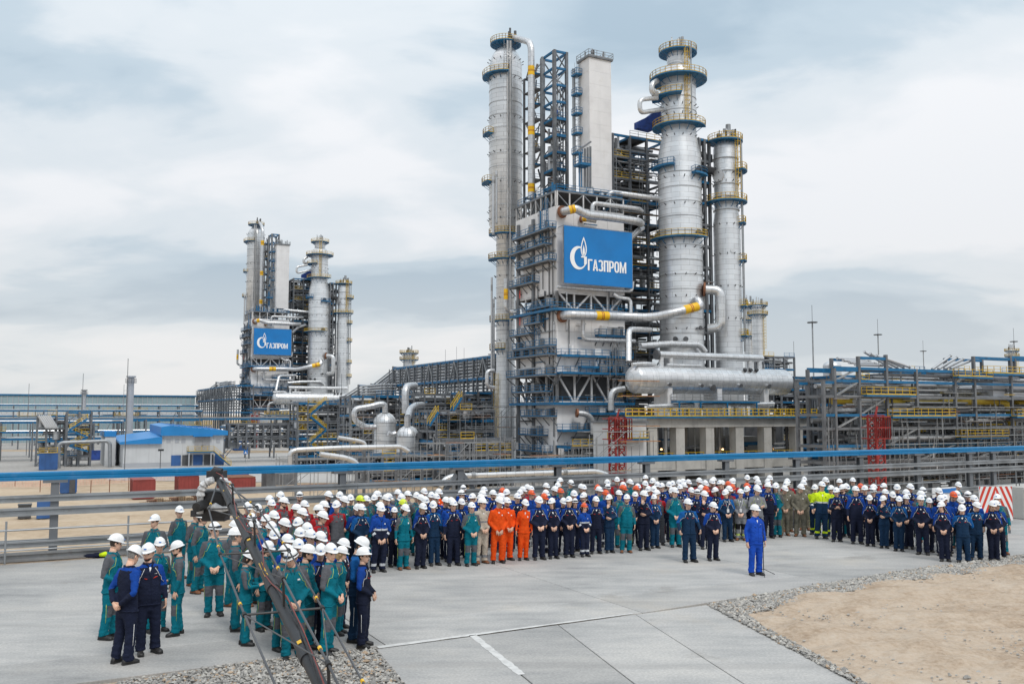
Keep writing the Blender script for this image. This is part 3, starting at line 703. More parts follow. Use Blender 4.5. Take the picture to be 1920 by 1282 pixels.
for i in range(14):
    x, y = br_.uniform(CU + 1, CU1 - 1), br_.uniform(CV + 1, CV1 - 1); cb_.rod('roof_valve', (x, y, m0 + 2.9), (x, y, m0 + br_.uniform(4, 6)), br_.uniform(.15, .5), br_.choice(['pipe_clad', 'clad', 'white_steel', 'blue_steel']))

for i in range(60):                                         # small bore pipework and conduit clipped to both faces
    w = br_.random(); r_ = br_.uniform(.05, .16); mt = br_.choice(['steel_grey', 'steel_galv', 'pipe_clad', 'steel_dark', 'blue_steel']); z = br_.choice([br_.uniform(GZ, Zd), br_.uniform(Zc, Zb), br_.uniform(Za, Zt)])
    if w < .35: y = br_.uniform(CV + .5, CV1 - 1); cb_.rod('conduit', (CU - .2, y, z), (CU - .2, y, min(Zt, z + br_.uniform(2, 8))), r_, mt)
    elif w < .6: y = br_.uniform(CV + .5, CV1 - 5); cb_.rod('conduit', (CU - .3, y, z), (CU - .3, y + br_.uniform(2, 5), z), r_, mt)
    elif w < .8: x = br_.uniform(CU + .5, CU1 - .5); cb_.rod('conduit', (x, CV - .2, z), (x, CV - .2, min(Zt, z + br_.uniform(2, 7))), r_, mt)
    else: x = br_.uniform(CU + .5, CU1 - 4); cb_.rod('conduit', (x, CV - .3, z), (x + br_.uniform(2, 4), CV - .3, z), r_, mt)
scaffold_on(cb_, P(1140, 600, v=131.5).x, CU1 + 3, 131.0, Zd, Zb + 2, br_, 1.2); scaffold_on(cb_, CU + 3, CU1 + 3, 130.6, GZ + 1, Zd + 3, br_, 1.6)
# ---- slender upper shaft
su0 = P(1104.6, 107, v=138); su1 = P(1145.5, 115, v=138).x; sv1 = P(1085, 118, u=su0.x).y; sz0, sz1 = zat(1112, 356, su0.x, 138), su0.z
sh = bt('white_shaft', (su0.x, 138, sz0), 'slim windowless white rectangular shaft rising from the cold box roof', 'shaft')
nz = 10
sh.box('shaft_core', (su0.x + .05, 138.05, sz0), (su1 - .05, sv1 - .05, sz1 - .1), 'white_steel')
for k in range(nz):
    a, b = sz0 + (sz1 - sz0) * k / nz + .008, sz0 + (sz1 - sz0) * (k + 1) / nz - .008
    sh.box('panel', (su0.x, 138, a), (su1, 138.06, b), 'white_clad'); sh.box('panel', (su0.x, 138.07, a), (su0.x + .06, sv1, b), 'white_clad')
o = sh.deck(su0.x - .3, su1 + .3, 137.7, sv1 + .3, sz1 + .3, 'steel_grey', 'steel_galv', 'fblr', .3)
for i in range(22):
    x, y = br_.uniform(su0.x, su1), br_.uniform(138, sv1); sh.rod('vent', (x, y, sz1), (x, y, sz1 + br_.uniform(.8, 2.6)), br_.uniform(.05, .14), br_.choice(['steel_galv', 'steel_dark', 'steel_grey']))
sh.ladder((su0.x - .2, sv1 - .4, sz0 + 4), sz1 - sz0 - 4, V((-1, 0, 0)), 'steel_galv')
for k in range(5):
    z = sz0 + (sz1 - sz0) * (.3 + .15 * k); sh.deck(su0.x - 1.3, su0.x - .02, sv1 - 1.2, sv1 + .6, z, 'blue_steel', 'blue_steel', 'lf', .15)
for k in (-1.0, -.6): sh.rod('riser', (su0.x + k, sv1 + .5, sz0 - 3), (su0.x + k, sv1 + .5, sz1 - 1), .16, 'steel_galv')
# braced guide frame at the foot of the shaft
gp = [P(1083, 300, v=136.5), P(1108, 268, v=136.5)]
for x in (1097, 1102, 1107): sh.bar('guide_rail', P(x, 275 + (1107 - x) * .4, v=136.4), P(x, 352, v=136.4), .25, .3, 'steel_grey')
sh.bar('guide_head', P(1083, 283, v=136.4), P(1108, 266, v=136.4), .3, .3, 'steel_grey')
for x in (1086, 1090): sh.bar('guide_strut', P(x, 285, v=136.4), P(x, 350, v=136.4), .16, .16, 'blue_steel')
sh.deck(P(1080, 310, v=136).x, P(1100, 310, v=136).x, 134.5, 136.8, zat(1090, 312, su0.x - 2, 136), 'blue_steel', 'blue_steel', 'fl')

# ---- open steel frame beside the tall column
fu0, fu1, fv0, fv1 = P(1040, 300, v=153).x, P(1063, 300, v=153).x, 153, 158
fz0, fz1 = Zt - 1, zat(1040, 94, fu0, fv0)
sf = bt('steel_tower', (fu0, fv0, fz0), 'open blue and grey steel frame tower beside the tall left column', 'steel frame')
for x in (fu0, fu1):
    for y in (fv0, fv1):
        sf.bar('column', (x, y, fz0), (x, y, fz1), .75 if x == fu0 else .55, .55, 'steel_grey')
sf.bar('column', (fu0 - .2, fv1 - .7, fz0), (fu0 - .2, fv1 - .7, fz1), .6, .7, 'steel_galv')
nl = 11
for k in range(nl + 1):
    z = fz0 + (fz1 - fz0) * k / nl - .2; mt = 'blue_steel'
    sf.bar('beam', (fu0, fv0, z), (fu1, fv0, z), .35, .45, mt); sf.bar('beam', (fu0, fv1, z), (fu1, fv1, z), .35, .45, mt)
    sf.bar('beam', (fu0, fv0, z), (fu0, fv1, z), .35, .45, mt); sf.bar('beam', (fu1, fv0, z), (fu1, fv1, z), .35, .45, mt)
    if k < nl:
        z2 = fz0 + (fz1 - fz0) * (k + 1) / nl - .2
        for y in (fv0, fv1): sf.bar('brace', (fu0, y, z if k % 2 else z2), (fu1, y, z2 if k % 2 else z), .2, .2, 'steel_grey')
        sf.bar('brace', (fu1, fv0, z if k % 2 else z2), (fu1, fv1, z2 if k % 2 else z), .2, .2, 'steel_grey')
        if k > nl - 5: sf.bar('brace', (fu0, fv0, z2), (fu1, fv1, z2), .2, .2, 'blue_steel')
    if k < nl - 3:
        o = sf.box('grating', (fu0 + .3, fv0 + .2, z - .1), (fu1 - .2, fv1 - .2, z + .05), 'steel_dark'); sf.railing([(fu0, fv0 - .1, z + .2), (fu1, fv0 - .1, z + .2)], br_.choice(['steel_galv', 'blue_steel', 'steel_dark']), o)
        for j in range(5):
            x, y = br_.uniform(fu0 + .4, fu1 - .4), br_.uniform(fv0 + .5, fv1 - .6); sf.rod('vessel', (x, y, z), (x, y, z + br_.uniform(1.5, 3)), br_.uniform(.25, .7), br_.choice(['pipe_clad', 'steel_galv', 'clad_dull', 'tarp_blue']))
        for j in range(3):
            y = br_.uniform(fv0, fv1); zz = z + br_.uniform(.4, 2.6); sf.rod('pipe', (fu0, y, zz), (fu1, y, zz), br_.uniform(.08, .22), br_.choice(['pipe_clad', 'steel_galv', 'steel_grey', 'rust']))
for j in range(4): x = fu0 + .4 + j * .6; sf.rod('pipe', (x, fv0 + .4, fz0), (x, fv0 + .4, fz1 - 4 - j), .16, br_.choice(['steel_grey', 'pipe_clad']))

lk0, lk1 = P(996, 300, v=160).x, fu0 + .5
lk = bt('link_frame', (lk0, 159, fz0), 'narrow steel link frame with pipes between the tall column and frame tower', 'steel frame')
for x in (lk0, lk1):
    for y in (159, 163): lk.bar('column', (x, y, fz0 - 2), (x, y, fz1 - 3), .4, .4, 'steel_grey')
for k in range(12):
    z = fz0 + (fz1 - fz0 - 3) * k / 11
    for y in (159, 163): lk.bar('beam', (lk0, y, z), (lk1, y, z), .3, .35, 'blue_steel' if k % 2 else 'steel_grey')
    o = lk.box('grating', (lk0, 159.2, z - .1), (lk1, 162.8, z + .02), 'steel_dark'); lk.railing([(lk0, 158.9, z), (lk1, 158.9, z)], ('yellow', 'blue_steel', 'steel_galv')[k % 3], o)
    for j in range(3): x = br_.uniform(lk0, lk1); lk.rod('riser', (x, br_.uniform(159.2, 162.5), z), (x, br_.uniform(159.2, 162.5), z + 2.6), br_.uniform(.08, .35), br_.choice(['pipe_clad', 'steel_galv', 'steel_dark', 'clad_dull']))
    if k % 2: lk.bar('brace', (lk0, 159, z), (lk1, 159, z + 2.6), .16, .16, 'steel_grey')
# ---- tall left column
c = P(948, 300, v=168); LCc = (c.x, c.y); lz = lambda y: zat(948, y, *LCc)
rp = lambda w: w / 2 / FPX * (LCc[0] * SA + LCc[1] * CA)
lc = bt('distillation_column', (*LCc, GZ), 'tallest silver column with yellow-railed ring platforms left of the cold box', 'column')
r1, r2 = rp(63), rp(37)
prof = [(r2 * 1.12, GZ), (r2 * 1.12, lz(740)), (r2 * .95, lz(690)), (r2 * .95, lz(445)), (r1, lz(422))] + [(r1, lz(130))] + dome(r1, lz(130), lz(88) - lz(130))
col_shell(lc, LCc, prof, 'clad', [(r1, lz(y)) for y in range(150, 422, 24)] + [(r2 * .95, lz(y)) for y in range(460, 690, 40)] + [(r2 * 1.12, lz(y)) for y in (760, 800, 840)])
for y in (120, 155, 228, 292, 348, 400, 415): pegs(lc, LCc, r1, lz(y), range(-230, 0, 24))
for y in (480, 520, 560, 640): pegs(lc, LCc, r2, lz(y), range(-230, 0, 40))
for y, a0, a1, w in ((146, -230, -110, 1.5), (255, -215, -165, 1.4), (345, -220, -165, 1.6), (440, -230, -60, 1.5), (487, -230, -70, 1.6), (602, -230, -90, 1.3), (655, -230, -120, 1.3), (835, -220, -60, 1.4)):
    rr = r1 if y < 430 else r2; lc.ring_deck(LCc, lz(y), rr + .05, rr + w, a0, a1)
lc.ring_deck(LCc, lz(84), .6, r1 * .95, -250, 110)
e = V((math.cos(math.radians(CF + 10)), math.sin(math.radians(CF + 10)), 0))
lc.ladder(V((*LCc, lz(146))) + e * (r1 + .1), lz(88) - lz(146), e, 'steel_galv', cage=False)
for k, a in enumerate((-112, -108, -103, -99)):
    e = V((math.cos(math.radians(a)), math.sin(math.radians(a)), 0)); p = V((*LCc, 0)) + e * (r1 + .35)
    lc.rod('riser', p + V((0, 0, lz((430, 360, 800, 400)[k]))), p + V((0, 0, lz(90))), .11, ('white_steel', 'steel_galv')[k % 2])
for i in range(16):
    a = br_.uniform(0, 6.28); rr = br_.uniform(0, r1 * .8); p = V((LCc[0] + rr * math.cos(a), LCc[1] + rr * math.sin(a), lz(86))); lc.rod('vent', p, p + V((0, 0, br_.uniform(.6, 3.0))), br_.uniform(.08, .3), br_.choice(['steel_dark', 'steel_galv', 'clad', 'steel_grey']))
lc.ladder(V((LCc[0] - r2 - .3, LCc[1] - 1, GZ)), lz(700) - GZ, V((-1, 0, 0)), 'yellow')
for x, y0, y1, r in ((925, 330, 440, .3), (931, 320, 420, .22), (922, 520, 720, .22), (926, 560, 690, .2)):
    p, q = P(x, y1, v=164), P(x, y0, v=164); lc.rod('side_pipe', p, q, r, 'pipe_clad', 10)
# ---- overhead line with yellow bands
pp = [P(956, 70, v=167), P(975, 74, v=163), P(996, 80, v=157.5), P(996, 250, v=157.5), P(996, 372, v=157.5)]
ov = bt('overhead_pipe', P(996, 372, v=157.5), 'vertical silver pipe with three yellow bands beside the tallest column', 'pipe')
o = ov.pipe('pipe_body', pp, .68, 'pipe_clad', 14, 3)
for y0, y1 in ((125, 142), (238, 254), (345, 361)): band(ov, P(996, y0, v=157.5), P(996, y1, v=157.5), .68, o)

# ---- big middle column
c = P(1276, 450, v=131); BC = (c.x, c.y); bz = lambda y: zat(1276, y, *BC); bd = BC[0] * SA + BC[1] * CA; br = lambda w: w / 2 / FPX * bd
bc = bt('distillation_column', (*BC, GZ), 'widest silver column with sloped shoulder and gooseneck pipe, right of the blue banner', 'column')
R1, R2 = br(82), br(66)
prof = [(R1, GZ + 10), (R1, bz(296)), (R2, bz(258)), (R2, bz(152))] + dome(R2 * .97, bz(150), bz(114) - bz(150)) + [(br(40), bz(117)), (br(40), bz(92))]
prof = [(R1, GZ + 10), (R1, bz(296)), (R2, bz(258)), (R2, bz(146))] + [(R2 * math.cos(a), bz(146) + (bz(116) - bz(146)) * math.sin(a)) for a in (.3, .6, .9)] + [(br(42), bz(118)), (br(42), bz(93)), (br(36), bz(92))]
col_shell(bc, BC, prof, 'clad', [(R1, bz(y)) for y in range(330, 660, 27)] + [(R2, bz(y)) for y in range(165, 258, 24)])
for y in (340, 390, 470, 520, 560, 620): pegs(bc, BC, R1, bz(y), range(-220, 0, 26))
for y in (205, 222, 262): pegs(bc, BC, R2, bz(y), range(-220, 0, 26))
bc.ring_deck(BC, bz(151), R2, R2 + 2.1, -250, 110); bc.ring_deck(BC, bz(186), R2, R2 + 1.7, -230, -120); bc.ring_deck(BC, bz(240), R2, R2 + 1.7, -250, -40)
bc.ring_deck(BC, bz(450), R1, R1 + 1.6, -220, -70); bc.ring_deck(BC, bz(100), br(40), br(40) + 1.6, -250, 110); bc.ring_deck(BC, bz(318), R1, R1 + 1.2, -215, -140, rail='blue_steel'); bc.ring_deck(BC, bz(333), R1, R1 + 1.2, -95, -45, rail='blue_steel')
for i in range(12):
    a = br_.uniform(0, 6.28); rr = br_.uniform(0, br(40)); p = V((BC[0] + rr * math.cos(a), BC[1] + rr * math.sin(a), bz(95))); bc.rod('vent', p, p + V((0, 0, br_.uniform(.6, 2.6))), br_.uniform(.08, .28), br_.choice(['steel_dark', 'steel_galv', 'clad']))
e = V((math.cos(math.radians(CF + 25)), math.sin(math.radians(CF + 25)), 0))
bc.ladder(V((*BC, bz(240))) + e * (R2 + .2), bz(100) - bz(240), e, 'yellow'); bc.rod('riser', V((*BC, bz(240))) + e * (R2 + .6) + V((.6, -.4, 0)), V((*BC, bz(92))) + e * (R2 + .6) + V((.6, -.4, 0)), .12)
def surf(c, r, px, py):                      # where a pixel's ray first meets a vertical cylinder
    d = w2g(ray(px, py)); a = d.x ** 2 + d.y ** 2; b = d.x * c[0] + d.y * c[1]; q = c[0] ** 2 + c[1] ** 2 - r * r; disc = b * b - a * q
    k = (b - math.sqrt(max(0, disc))) / a; p = V((0, 0, CAMH)) + d * k; return p, V((p.x - c[0], p.y - c[1], 0)).normalized()
for x, y, r in ((1306, 320, .6), (1306, 439, .6), (1268, 636, .35), (1285, 636, .35), (1309, 615, .3), (1303, 565, .65)):
    p, n_ = surf(BC, R1, x, y); nozzle(bc, p - n_ * .2, n_, r, .7)
o = bc.pipe('gooseneck', [P(1243, 205, v=131), P(1200, 212, v=130.5), P(1199, 187, v=130.5), P(1232, 184, v=131)], .42, 'clad_bright', 12, 2.5)
o = bc.pipe('gooseneck', [P(1232, 178, v=131), P(1222, 174, v=130.5), P(1222, 158, v=130.5), P(1232, 152, v=131)], .5, 'clad_bright', 12, 2.5)
bc.box('plinth', (BC[0] - R1 - 1, BC[1] - R1 - 1, GZ), (BC[0] + R1 + 1, BC[1] + R1 + 1, GZ + 10), 'concrete_old')
# ---- right column
c = P(1363, 450, v=129); RC = (c.x, c.y); rz_ = lambda y: zat(1363, y, *RC); rd = RC[0] * SA + RC[1] * CA; rr_ = lambda w: w / 2 / FPX * rd
rc = bt('distillation_column', (*RC, GZ), 'slimmer silver column right of the widest column, with yellow-railed balconies', 'column')
R3 = rr_(48)
prof = [(R3 * 1.05, GZ + 8), (R3 * 1.05, rz_(420)), (R3 * .94, rz_(400)), (R3 * .94, rz_(280))] + [(R3 * .94 * math.cos(a), rz_(280) + (rz_(262) - rz_(280)) * math.sin(a)) for a in (.35, .7, 1.0)] + [(rr_(22), rz_(263)), (rr_(22), rz_(252))]
col_shell(rc, RC, prof, 'clad', [(R3, rz_(y)) for y in range(300, 660, 24)])
for y in (330, 345, 425, 480, 540, 600): pegs(rc, RC, R3, rz_(y), range(-220, 0, 30))
rc.ring_deck(RC, rz_(266), .6, R3 + .9, -250, 110); rc.ring_deck(RC, rz_(380), R3, R3 + 1.5, -230, -10); rc.ring_deck(RC, rz_(322), R3, R3 + 1.6, -80, 10)
for y in (420, 490, 575, 630): rc.ring_deck(RC, rz_(y), R3, R3 + 1.2, -70, -10)
e = V((math.cos(math.radians(-80)), math.sin(math.radians(-80)), 0)); rc.ladder(V((*RC, rz_(380))) + e * (R3 + .2), rz_(255) - rz_(380), e, 'yellow')
for i in range(14):
    a = br_.uniform(0, 6.28); q = br_.uniform(0, R3); p = V((RC[0] + q * math.cos(a), RC[1] + q * math.sin(a), rz_(265))); rc.rod('vent', p, p + V((0, 0, br_.uniform(.6, 3.2))), br_.uniform(.1, .5), br_.choice(['steel_dark', 'steel_galv', 'clad', 'black_metal']))
for a in (-60, -35): e = V((math.cos(math.radians(a)), math.sin(math.radians(a)), 0)); p = V((*RC, 0)) + e * (R3 + .6); rc.rod('riser', p + V((0, 0, rz_(660))), p + V((0, 0, rz_(270))), .16, 'steel_galv')
for x, y, r in ((1348, 330, .9), (1357, 372, .35), (1372, 470, .3)):
    p, n_ = surf(RC, R3 * .95, x, y); nozzle(rc, p - n_ * .2, n_, r, .35, 'clad_dull', 'clad')
# corrugated bellows between the two columns
bl = bt('expansion_bellows', P(1325, 318, v=130), 'dark ribbed bellows joint between the two right columns', 'bellows')
a, b = P(1312, 317, v=131), P(1340, 322, v=129); m = MB(); pts, rs = [], []
for i in range(23): pts.append(a.lerp(b, i / 22)); rs.append(.62 if i % 2 else .85)
m.tube(pts, rs, 14); bl.mesh('bellows_body', m, 'steel_dark', True)
rc.box('plinth', (RC[0] - R3 - 1, RC[1] - R3 - 1, GZ), (RC[0] + R3 + 1, RC[1] + R3 + 1, GZ + 8), 'concrete_old')

# ---- dense process frame between box and columns
def frame(name, label, u, v, z, colw=.45, fill=0.0, beam='blue_steel', post='steel_grey', clutter=3, rails=True, seed=1, scaf=True, group=None, brace=True, reg=bt, cat='steel frame', cm=('pipe_clad', 'steel_galv', 'clad_dull', 'steel_grey', 'steel_dark')):
    t = reg(name, (u[0], v[0], z[0]), label, cat, group); q = random.Random(seed)
    for x in u:
        for y in v: t.bar('column', (x, y, z[0]), (x, y, z[-1]), colw, colw, post)
    for k, zz in enumerate(z[1:]):
        z0 = z[k]
        for y in v: t.bar('beam', (u[0], y, zz - .2), (u[-1], y, zz - .2), colw * .7, .42, beam if q.random() < .5 else post)
        for x in u: t.bar('cross_beam', (x, v[0], zz - .24), (x, v[-1], zz - .24), colw * .7, .42, beam if q.random() < .35 else post)
        for i in range(len(u) - 1):
            if brace and q.random() < .5: t.bar('brace', (u[i], v[0], z0 if q.random() < .5 else zz), (u[i+1], v[0], zz if q.random() < .5 else z0), .2, .2, post)
            for j in range(len(v) - 1):
                if q.random() < .55: t.box('grating', (u[i] + .1, v[j] + .1, zz - .04), (u[i+1] - .1, v[j+1] - .1, zz + .04), 'steel_dark')
            if q.random() < fill: t.box('shade_filler_box', (u[i] + .4, v[-1] - 1.6, z0 + .3), (u[i+1] - .4, v[-1] - .4, zz - .5), q.choice(['steel_dark', 'steel_dark', 'black_metal', 'steel_grey']))  # dark boxes added at the rear of the bays to deepen the interior shade
            if rails and q.random() < .55: t.railing([(u[i], v[0] - .12, zz), (u[i+1], v[0] - .12, zz)], q.choice(['yellow', 'yellow', 'blue_steel', 'steel_galv']))
            for j in range(clutter):
                x, y = q.uniform(u[i], u[i+1]), q.uniform(v[0] + .2, v[-1]); w = q.random()
                if w < .45:
                    h = z0 + q.uniform(.6, max(.7, zz - z0 - .6)); L_ = q.uniform(.4, 1) * (u[-1] - u[0]); x0 = q.uniform(u[0], u[-1] - L_); y = v[0] + (y - v[0]) * .5
                    t.rod('pipe', (x0, y, h), (x0 + L_, y, h), q.uniform(.1, .38), q.choice(cm), 10)
                elif w < .7: t.rod('riser', (x, y, z0), (x, y, zz), q.uniform(.08, .3), q.choice(cm), 10)
                elif w < .85: t.rod('vessel', (x, y, z0 + .2), (x, y, z0 + q.uniform(.5, .9) * (zz - z0)), q.uniform(.4, .9), q.choice(cm), 12)
                else: t.box('equipment_box', (x, y, z0), (x + q.uniform(.6, 1.8), y + 1, z0 + q.uniform(.8, 1.8)), q.choice(['steel_grey', 'steel_galv', 'clad_dull', 'steel_dark']))
    if scaf: scaffold_on(t, u[0], u[-1], v[0] - 1.2, z[0], z[-1], q)
    return t
ua = P(1150, 450, v=142).x; ub = P(1245, 450, v=142).x
zt = zat(1200, 258, (ua + ub) / 2, 142)
zs = [GZ + 11 + (zt - GZ - 11) * k / 13 for k in range(14)]
pf = frame('process_frame', 'dense dark steel process frame packed with pipes behind the blue banner', [ua + (ub - ua) * k / 3 for k in range(4)], [142, 147, 152], zs, .45, seed=5, clutter=7, fill=.55)
uc = BC[0] + R1 + .3; ud = RC[0] - R3 - .3; zt2 = zat(1330, 262, (uc + ud) / 2, 131)
pf2 = frame('process_frame', 'narrow dark steel frame with scaffolding seen between the two right columns', [uc, (uc + ud) / 2, ud], [130.5, 136], [GZ + 11 + (zt2 - GZ - 11) * k / 13 for k in range(14)], .5, seed=6, clutter=5, rails=False)
# tarpaulin hung near the column head
m = MB(); pts = [P(x, y, v=136) for x, y in ((1196, 240), (1196, 228), (1217, 218), (1232, 206), (1240, 210), (1240, 238), (1222, 246))]; m.prism(pts, (0, 1.2, 0))
tp_ = bt('tarpaulin', P(1218, 246, v=136), 'dark blue tarpaulin hung by the head of the widest column', 'tarpaulin'); tp_.mesh('sheet', m, 'tarp_blue')
# ---- named pipes
def pipe_thing(label, pts, r, mat='pipe_clad', bands=(), flange=True, bend=2.6, group=None, name='insulated_pipe', reg=None):
    t = (reg or bt)(name, pts[0], label, 'pipe', group); o = t.pipe('pipe_body', pts, r, mat, 14, bend)
    if flange:
        d = (pts[1] - pts[0]).normalized(); m = MB(); m.tube([pts[0] - d * .25, pts[0] + d * .1], r * 1.5, 14); t.mesh('flange', m, 'rust', True)
    for i, a, b in bands: band(t, pts[i].lerp(pts[i + 1], a), pts[i].lerp(pts[i + 1], b), r, o)
    return t
Z1 = lambda zx, zy, v: P(880 + zx * .312, 40 + zy * .312, v=v)
Z2 = lambda zx, zy, v: P(880 + zx * .4055, 380 + zy * .4055, v=v)
pipe_thing('fat silver S-bend pipe with a yellow collar above the blue banner', [Z1(560, 1145, 133), Z1(600, 1135, 131.5), Z1(640, 1125, 131), Z1(705, 1165, 131), Z1(790, 1172, 131), Z1(1015, 1202, 131), Z1(1030, 1215, 134)], .72, bands=((1, 0, .9),))
pipe_thing('silver pipe bent down at its left end above the blue banner', [Z1(738, 1160, 133), Z1(738, 1092, 133), Z1(1020, 1128, 133), Z1(1035, 1140, 136)], .42, flange=False)
pipe_thing('long silver pipe crossing from the shaft foot to the widest column', [Z1(838, 1090, 135), Z1(838, 1026, 135), Z1(1135, 1066, 133)], .48, flange=False)
pipe_thing('silver riser pipe turning right below the frame top', [Z1(965, 752, 146), Z1(902, 752, 146), Z1(902, 942, 146), Z1(1130, 972, 146)], .42, flange=False, bands=((2, .12, .22),))
for k, y in enumerate((945, 978)): pipe_thing(('upper', 'lower')[k] + ' short silver pipe with a yellow band beside the white shaft', [Z1(862, y - 18, 145.5), Z1(875, y - 6, 145), Z1(905, y, 145), Z1(1010, y + 18, 145)], .36, flange=False, bands=((2, .05, .35),))
pipe_thing('short silver pipe with yellow band low beside the white shaft', [Z1(945, 1012, 144), Z1(960, 1016, 144), Z1(1025, 1024, 144)], .3, flange=False, bands=((1, .2, .7),))
pipe_thing('silver stub pipe with rust flange just above the blue banner', [Z1(675, 1190, 133.2), Z1(710, 1190, 132.4), Z1(760, 1200, 132.2)], .4, bands=((0, .2, .9),))
p_, n_ = surf(BC, R1 + 1.1, 1303, 565)
pipe_thing('fat silver pipe with two yellow bands sweeping to the widest column', [Z2(432, 522, 133), Z2(465, 518, 131), Z2(720, 526, 130.5), Z2(845, 532, 128), Z2(955, 506, 125.6), Z2(1070, 476, 125.4), p_ + V((.4, 0, .4)), surf(BC, R1, 1303, 565)[0]], .78, bands=((1, .45, .68), (4, .3, .85)))
pipe_thing('fat silver U-bend pipe hung on the right of the widest column', [Z2(1088, 402, 127), Z2(1162, 405, 125.4), Z2(1162, 575, 125.4), Z2(1105, 582, 127)], .85, 'clad_bright', bend=2.6)
pipe_thing('silver elbow pipe dropping to the long drum', [Z2(737, 735, 122), Z2(737, 585, 124), Z2(835, 588, 128)], .48, 'clad_bright', flange=False)
pipe_thing('silver pipe running low across the cold box front', [Z2(525, 540, 132.4), Z2(525, 632, 132.4), Z2(765, 640, 132.4)], .36, 'pipe_clad', flange=False)
pipe_thing('small zigzag silver pipe under the blue banner', [Z2(665, 422, 132.6), Z2(690, 440, 132.4), Z2(746, 446, 132.2), Z2(746, 512, 132)], .34, flange=False)
pipe_thing('bright silver pipe lying behind the drum, bent down at its right', [Z2(790, 662, 126), Z2(920, 652, 126), Z2(1065, 656, 126), Z2(1090, 690, 126)], .55, 'clad_bright', flange=False)
pipe_thing('silver diagonal stub pipe at the banner right edge', [Z2(735, 175, 134), Z2(785, 125, 134), Z2(800, 118, 138)], .5, flange=False)
pipe_thing('grey pipe under the bottom edge of the blue banner', [Z2(405, 388, 132.6), Z2(600, 403, 132.4), Z2(752, 410, 132.4), Z2(757, 365, 132.4)], .25, flange=False)
pipe_thing('silver pipe with yellow band on the lower tall column', [Z2(170, 350, 148), Z2(168, 490, 148), Z2(195, 505, 148), Z2(225, 505, 146)], .4, flange=False, bands=((0, .35, .7),))
pipe_thing('silver U pipe low beside the tall column', [Z2(115, 775, 150), Z2(82, 778, 150), Z2(82, 850, 150), Z2(115, 855, 150)], .38, flange=False)
pipe_thing('dull vertical pipe rising from the concrete table platform', [Z2(655, 960, 124), Z2(655, 868, 124), Z2(715, 860, 124)], .5, 'clad_dull', flange=False)
pipe_thing('grey elbow pipe at the cold box foot', [Z2(500, 972, 132), Z2(540, 975, 131.5), Z2(568, 1000, 131.5), Z2(572, 1070, 131.5)], .5, 'clad_dull')
# ---- banner
bu0, bz1 = P(1057.5, 422.5, v=131.6).x, P(1057.5, 422.5, v=131.6).z; bu1 = P(1185, 437, v=131.6).x; bz0 = P(1057.5, 530, v=131.6).z
bn = bt('banner', (bu0, 131.6, bz0), 'large blue banner with white flame logo and lettering on the cold box', 'banner')
m = MB(); nx, nz = 34, 24
for side in (0, .05):
    k = len(m.v)
    for j in range(nz + 1):
        for i in range(nx + 1):
            x, z = i / nx, j / nz; e = math.sin(PI * x) * math.sin(PI * z)
            m.v.append((bu0 + (bu1 - bu0) * x, 131.6 + side + .05 * e * noise.noise(V((x * 7, z * 5, 2))), bz0 + (bz1 - bz0) * z))
    for j in range(nz):
        for i in range(nx):
            a = k + j * (nx + 1) + i; f = (a, a + 1, a + nx + 2, a + nx + 1); m.f.append(f if side == 0 else f[::-1]); m.m.append(0)
bn.mesh('cloth', m, 'banner_blue', 'all')
m = MB(); e = .12
for a, b in (((bu0 - e, bz0 - e), (bu1 + e, bz0 - e)), ((bu0 - e, bz1 + e), (bu1 + e, bz1 + e)), ((bu0 - e, bz0 - e), (bu0 - e, bz1 + e)), ((bu1 + e, bz0 - e), (bu1 + e, bz1 + e))): m.bar((a[0], 131.78, a[1]), (b[0], 131.78, b[1]), .09)
for k in range(7):
    x = bu0 + (bu1 - bu0) * k / 6; m.bar((x, 131.8, bz0), (x, 131.8, bz1), .12); m.bar((x, 131.8, bz1), (x, CV, bz1), .1)
bn.mesh('lashing_frame', m, 'steel_galv')
BW, BH = bu1 - bu0, bz1 - bz0
def glyphs(m, shapes, ox, oz, sx, sz):
    for s_ in shapes: m.prism([(bu0 + ox + x * sx, 131.53, bz0 + oz + z * sz) for x, z in s_][::1], (0, .03, 0))
def ringpoly(cx, cz, rx, rz, tx, tz, a0=0, a1=360, n=28, e=2.0):
    out = []; A = [math.radians(a0 + (a1 - a0) * i / n) for i in range(n + 1)]
    def q(r1_, r2_, a): c_, s_ = math.cos(a), math.sin(a); return (cx + r1_ * math.copysign(abs(c_) ** (2 / e), c_), cz + r2_ * math.copysign(abs(s_) ** (2 / e), s_))
    return [[q(rx, rz, a), q(rx, rz, b), q(rx - tx, rz - tz, b), q(rx - tx, rz - tz, a)] for a, b in zip(A[:-1], A[1:])]
t_ = .30
R_ = lambda x0, z0, x1, z1: [(x0, z0), (x1, z0), (x1, z1), (x0, z1)]
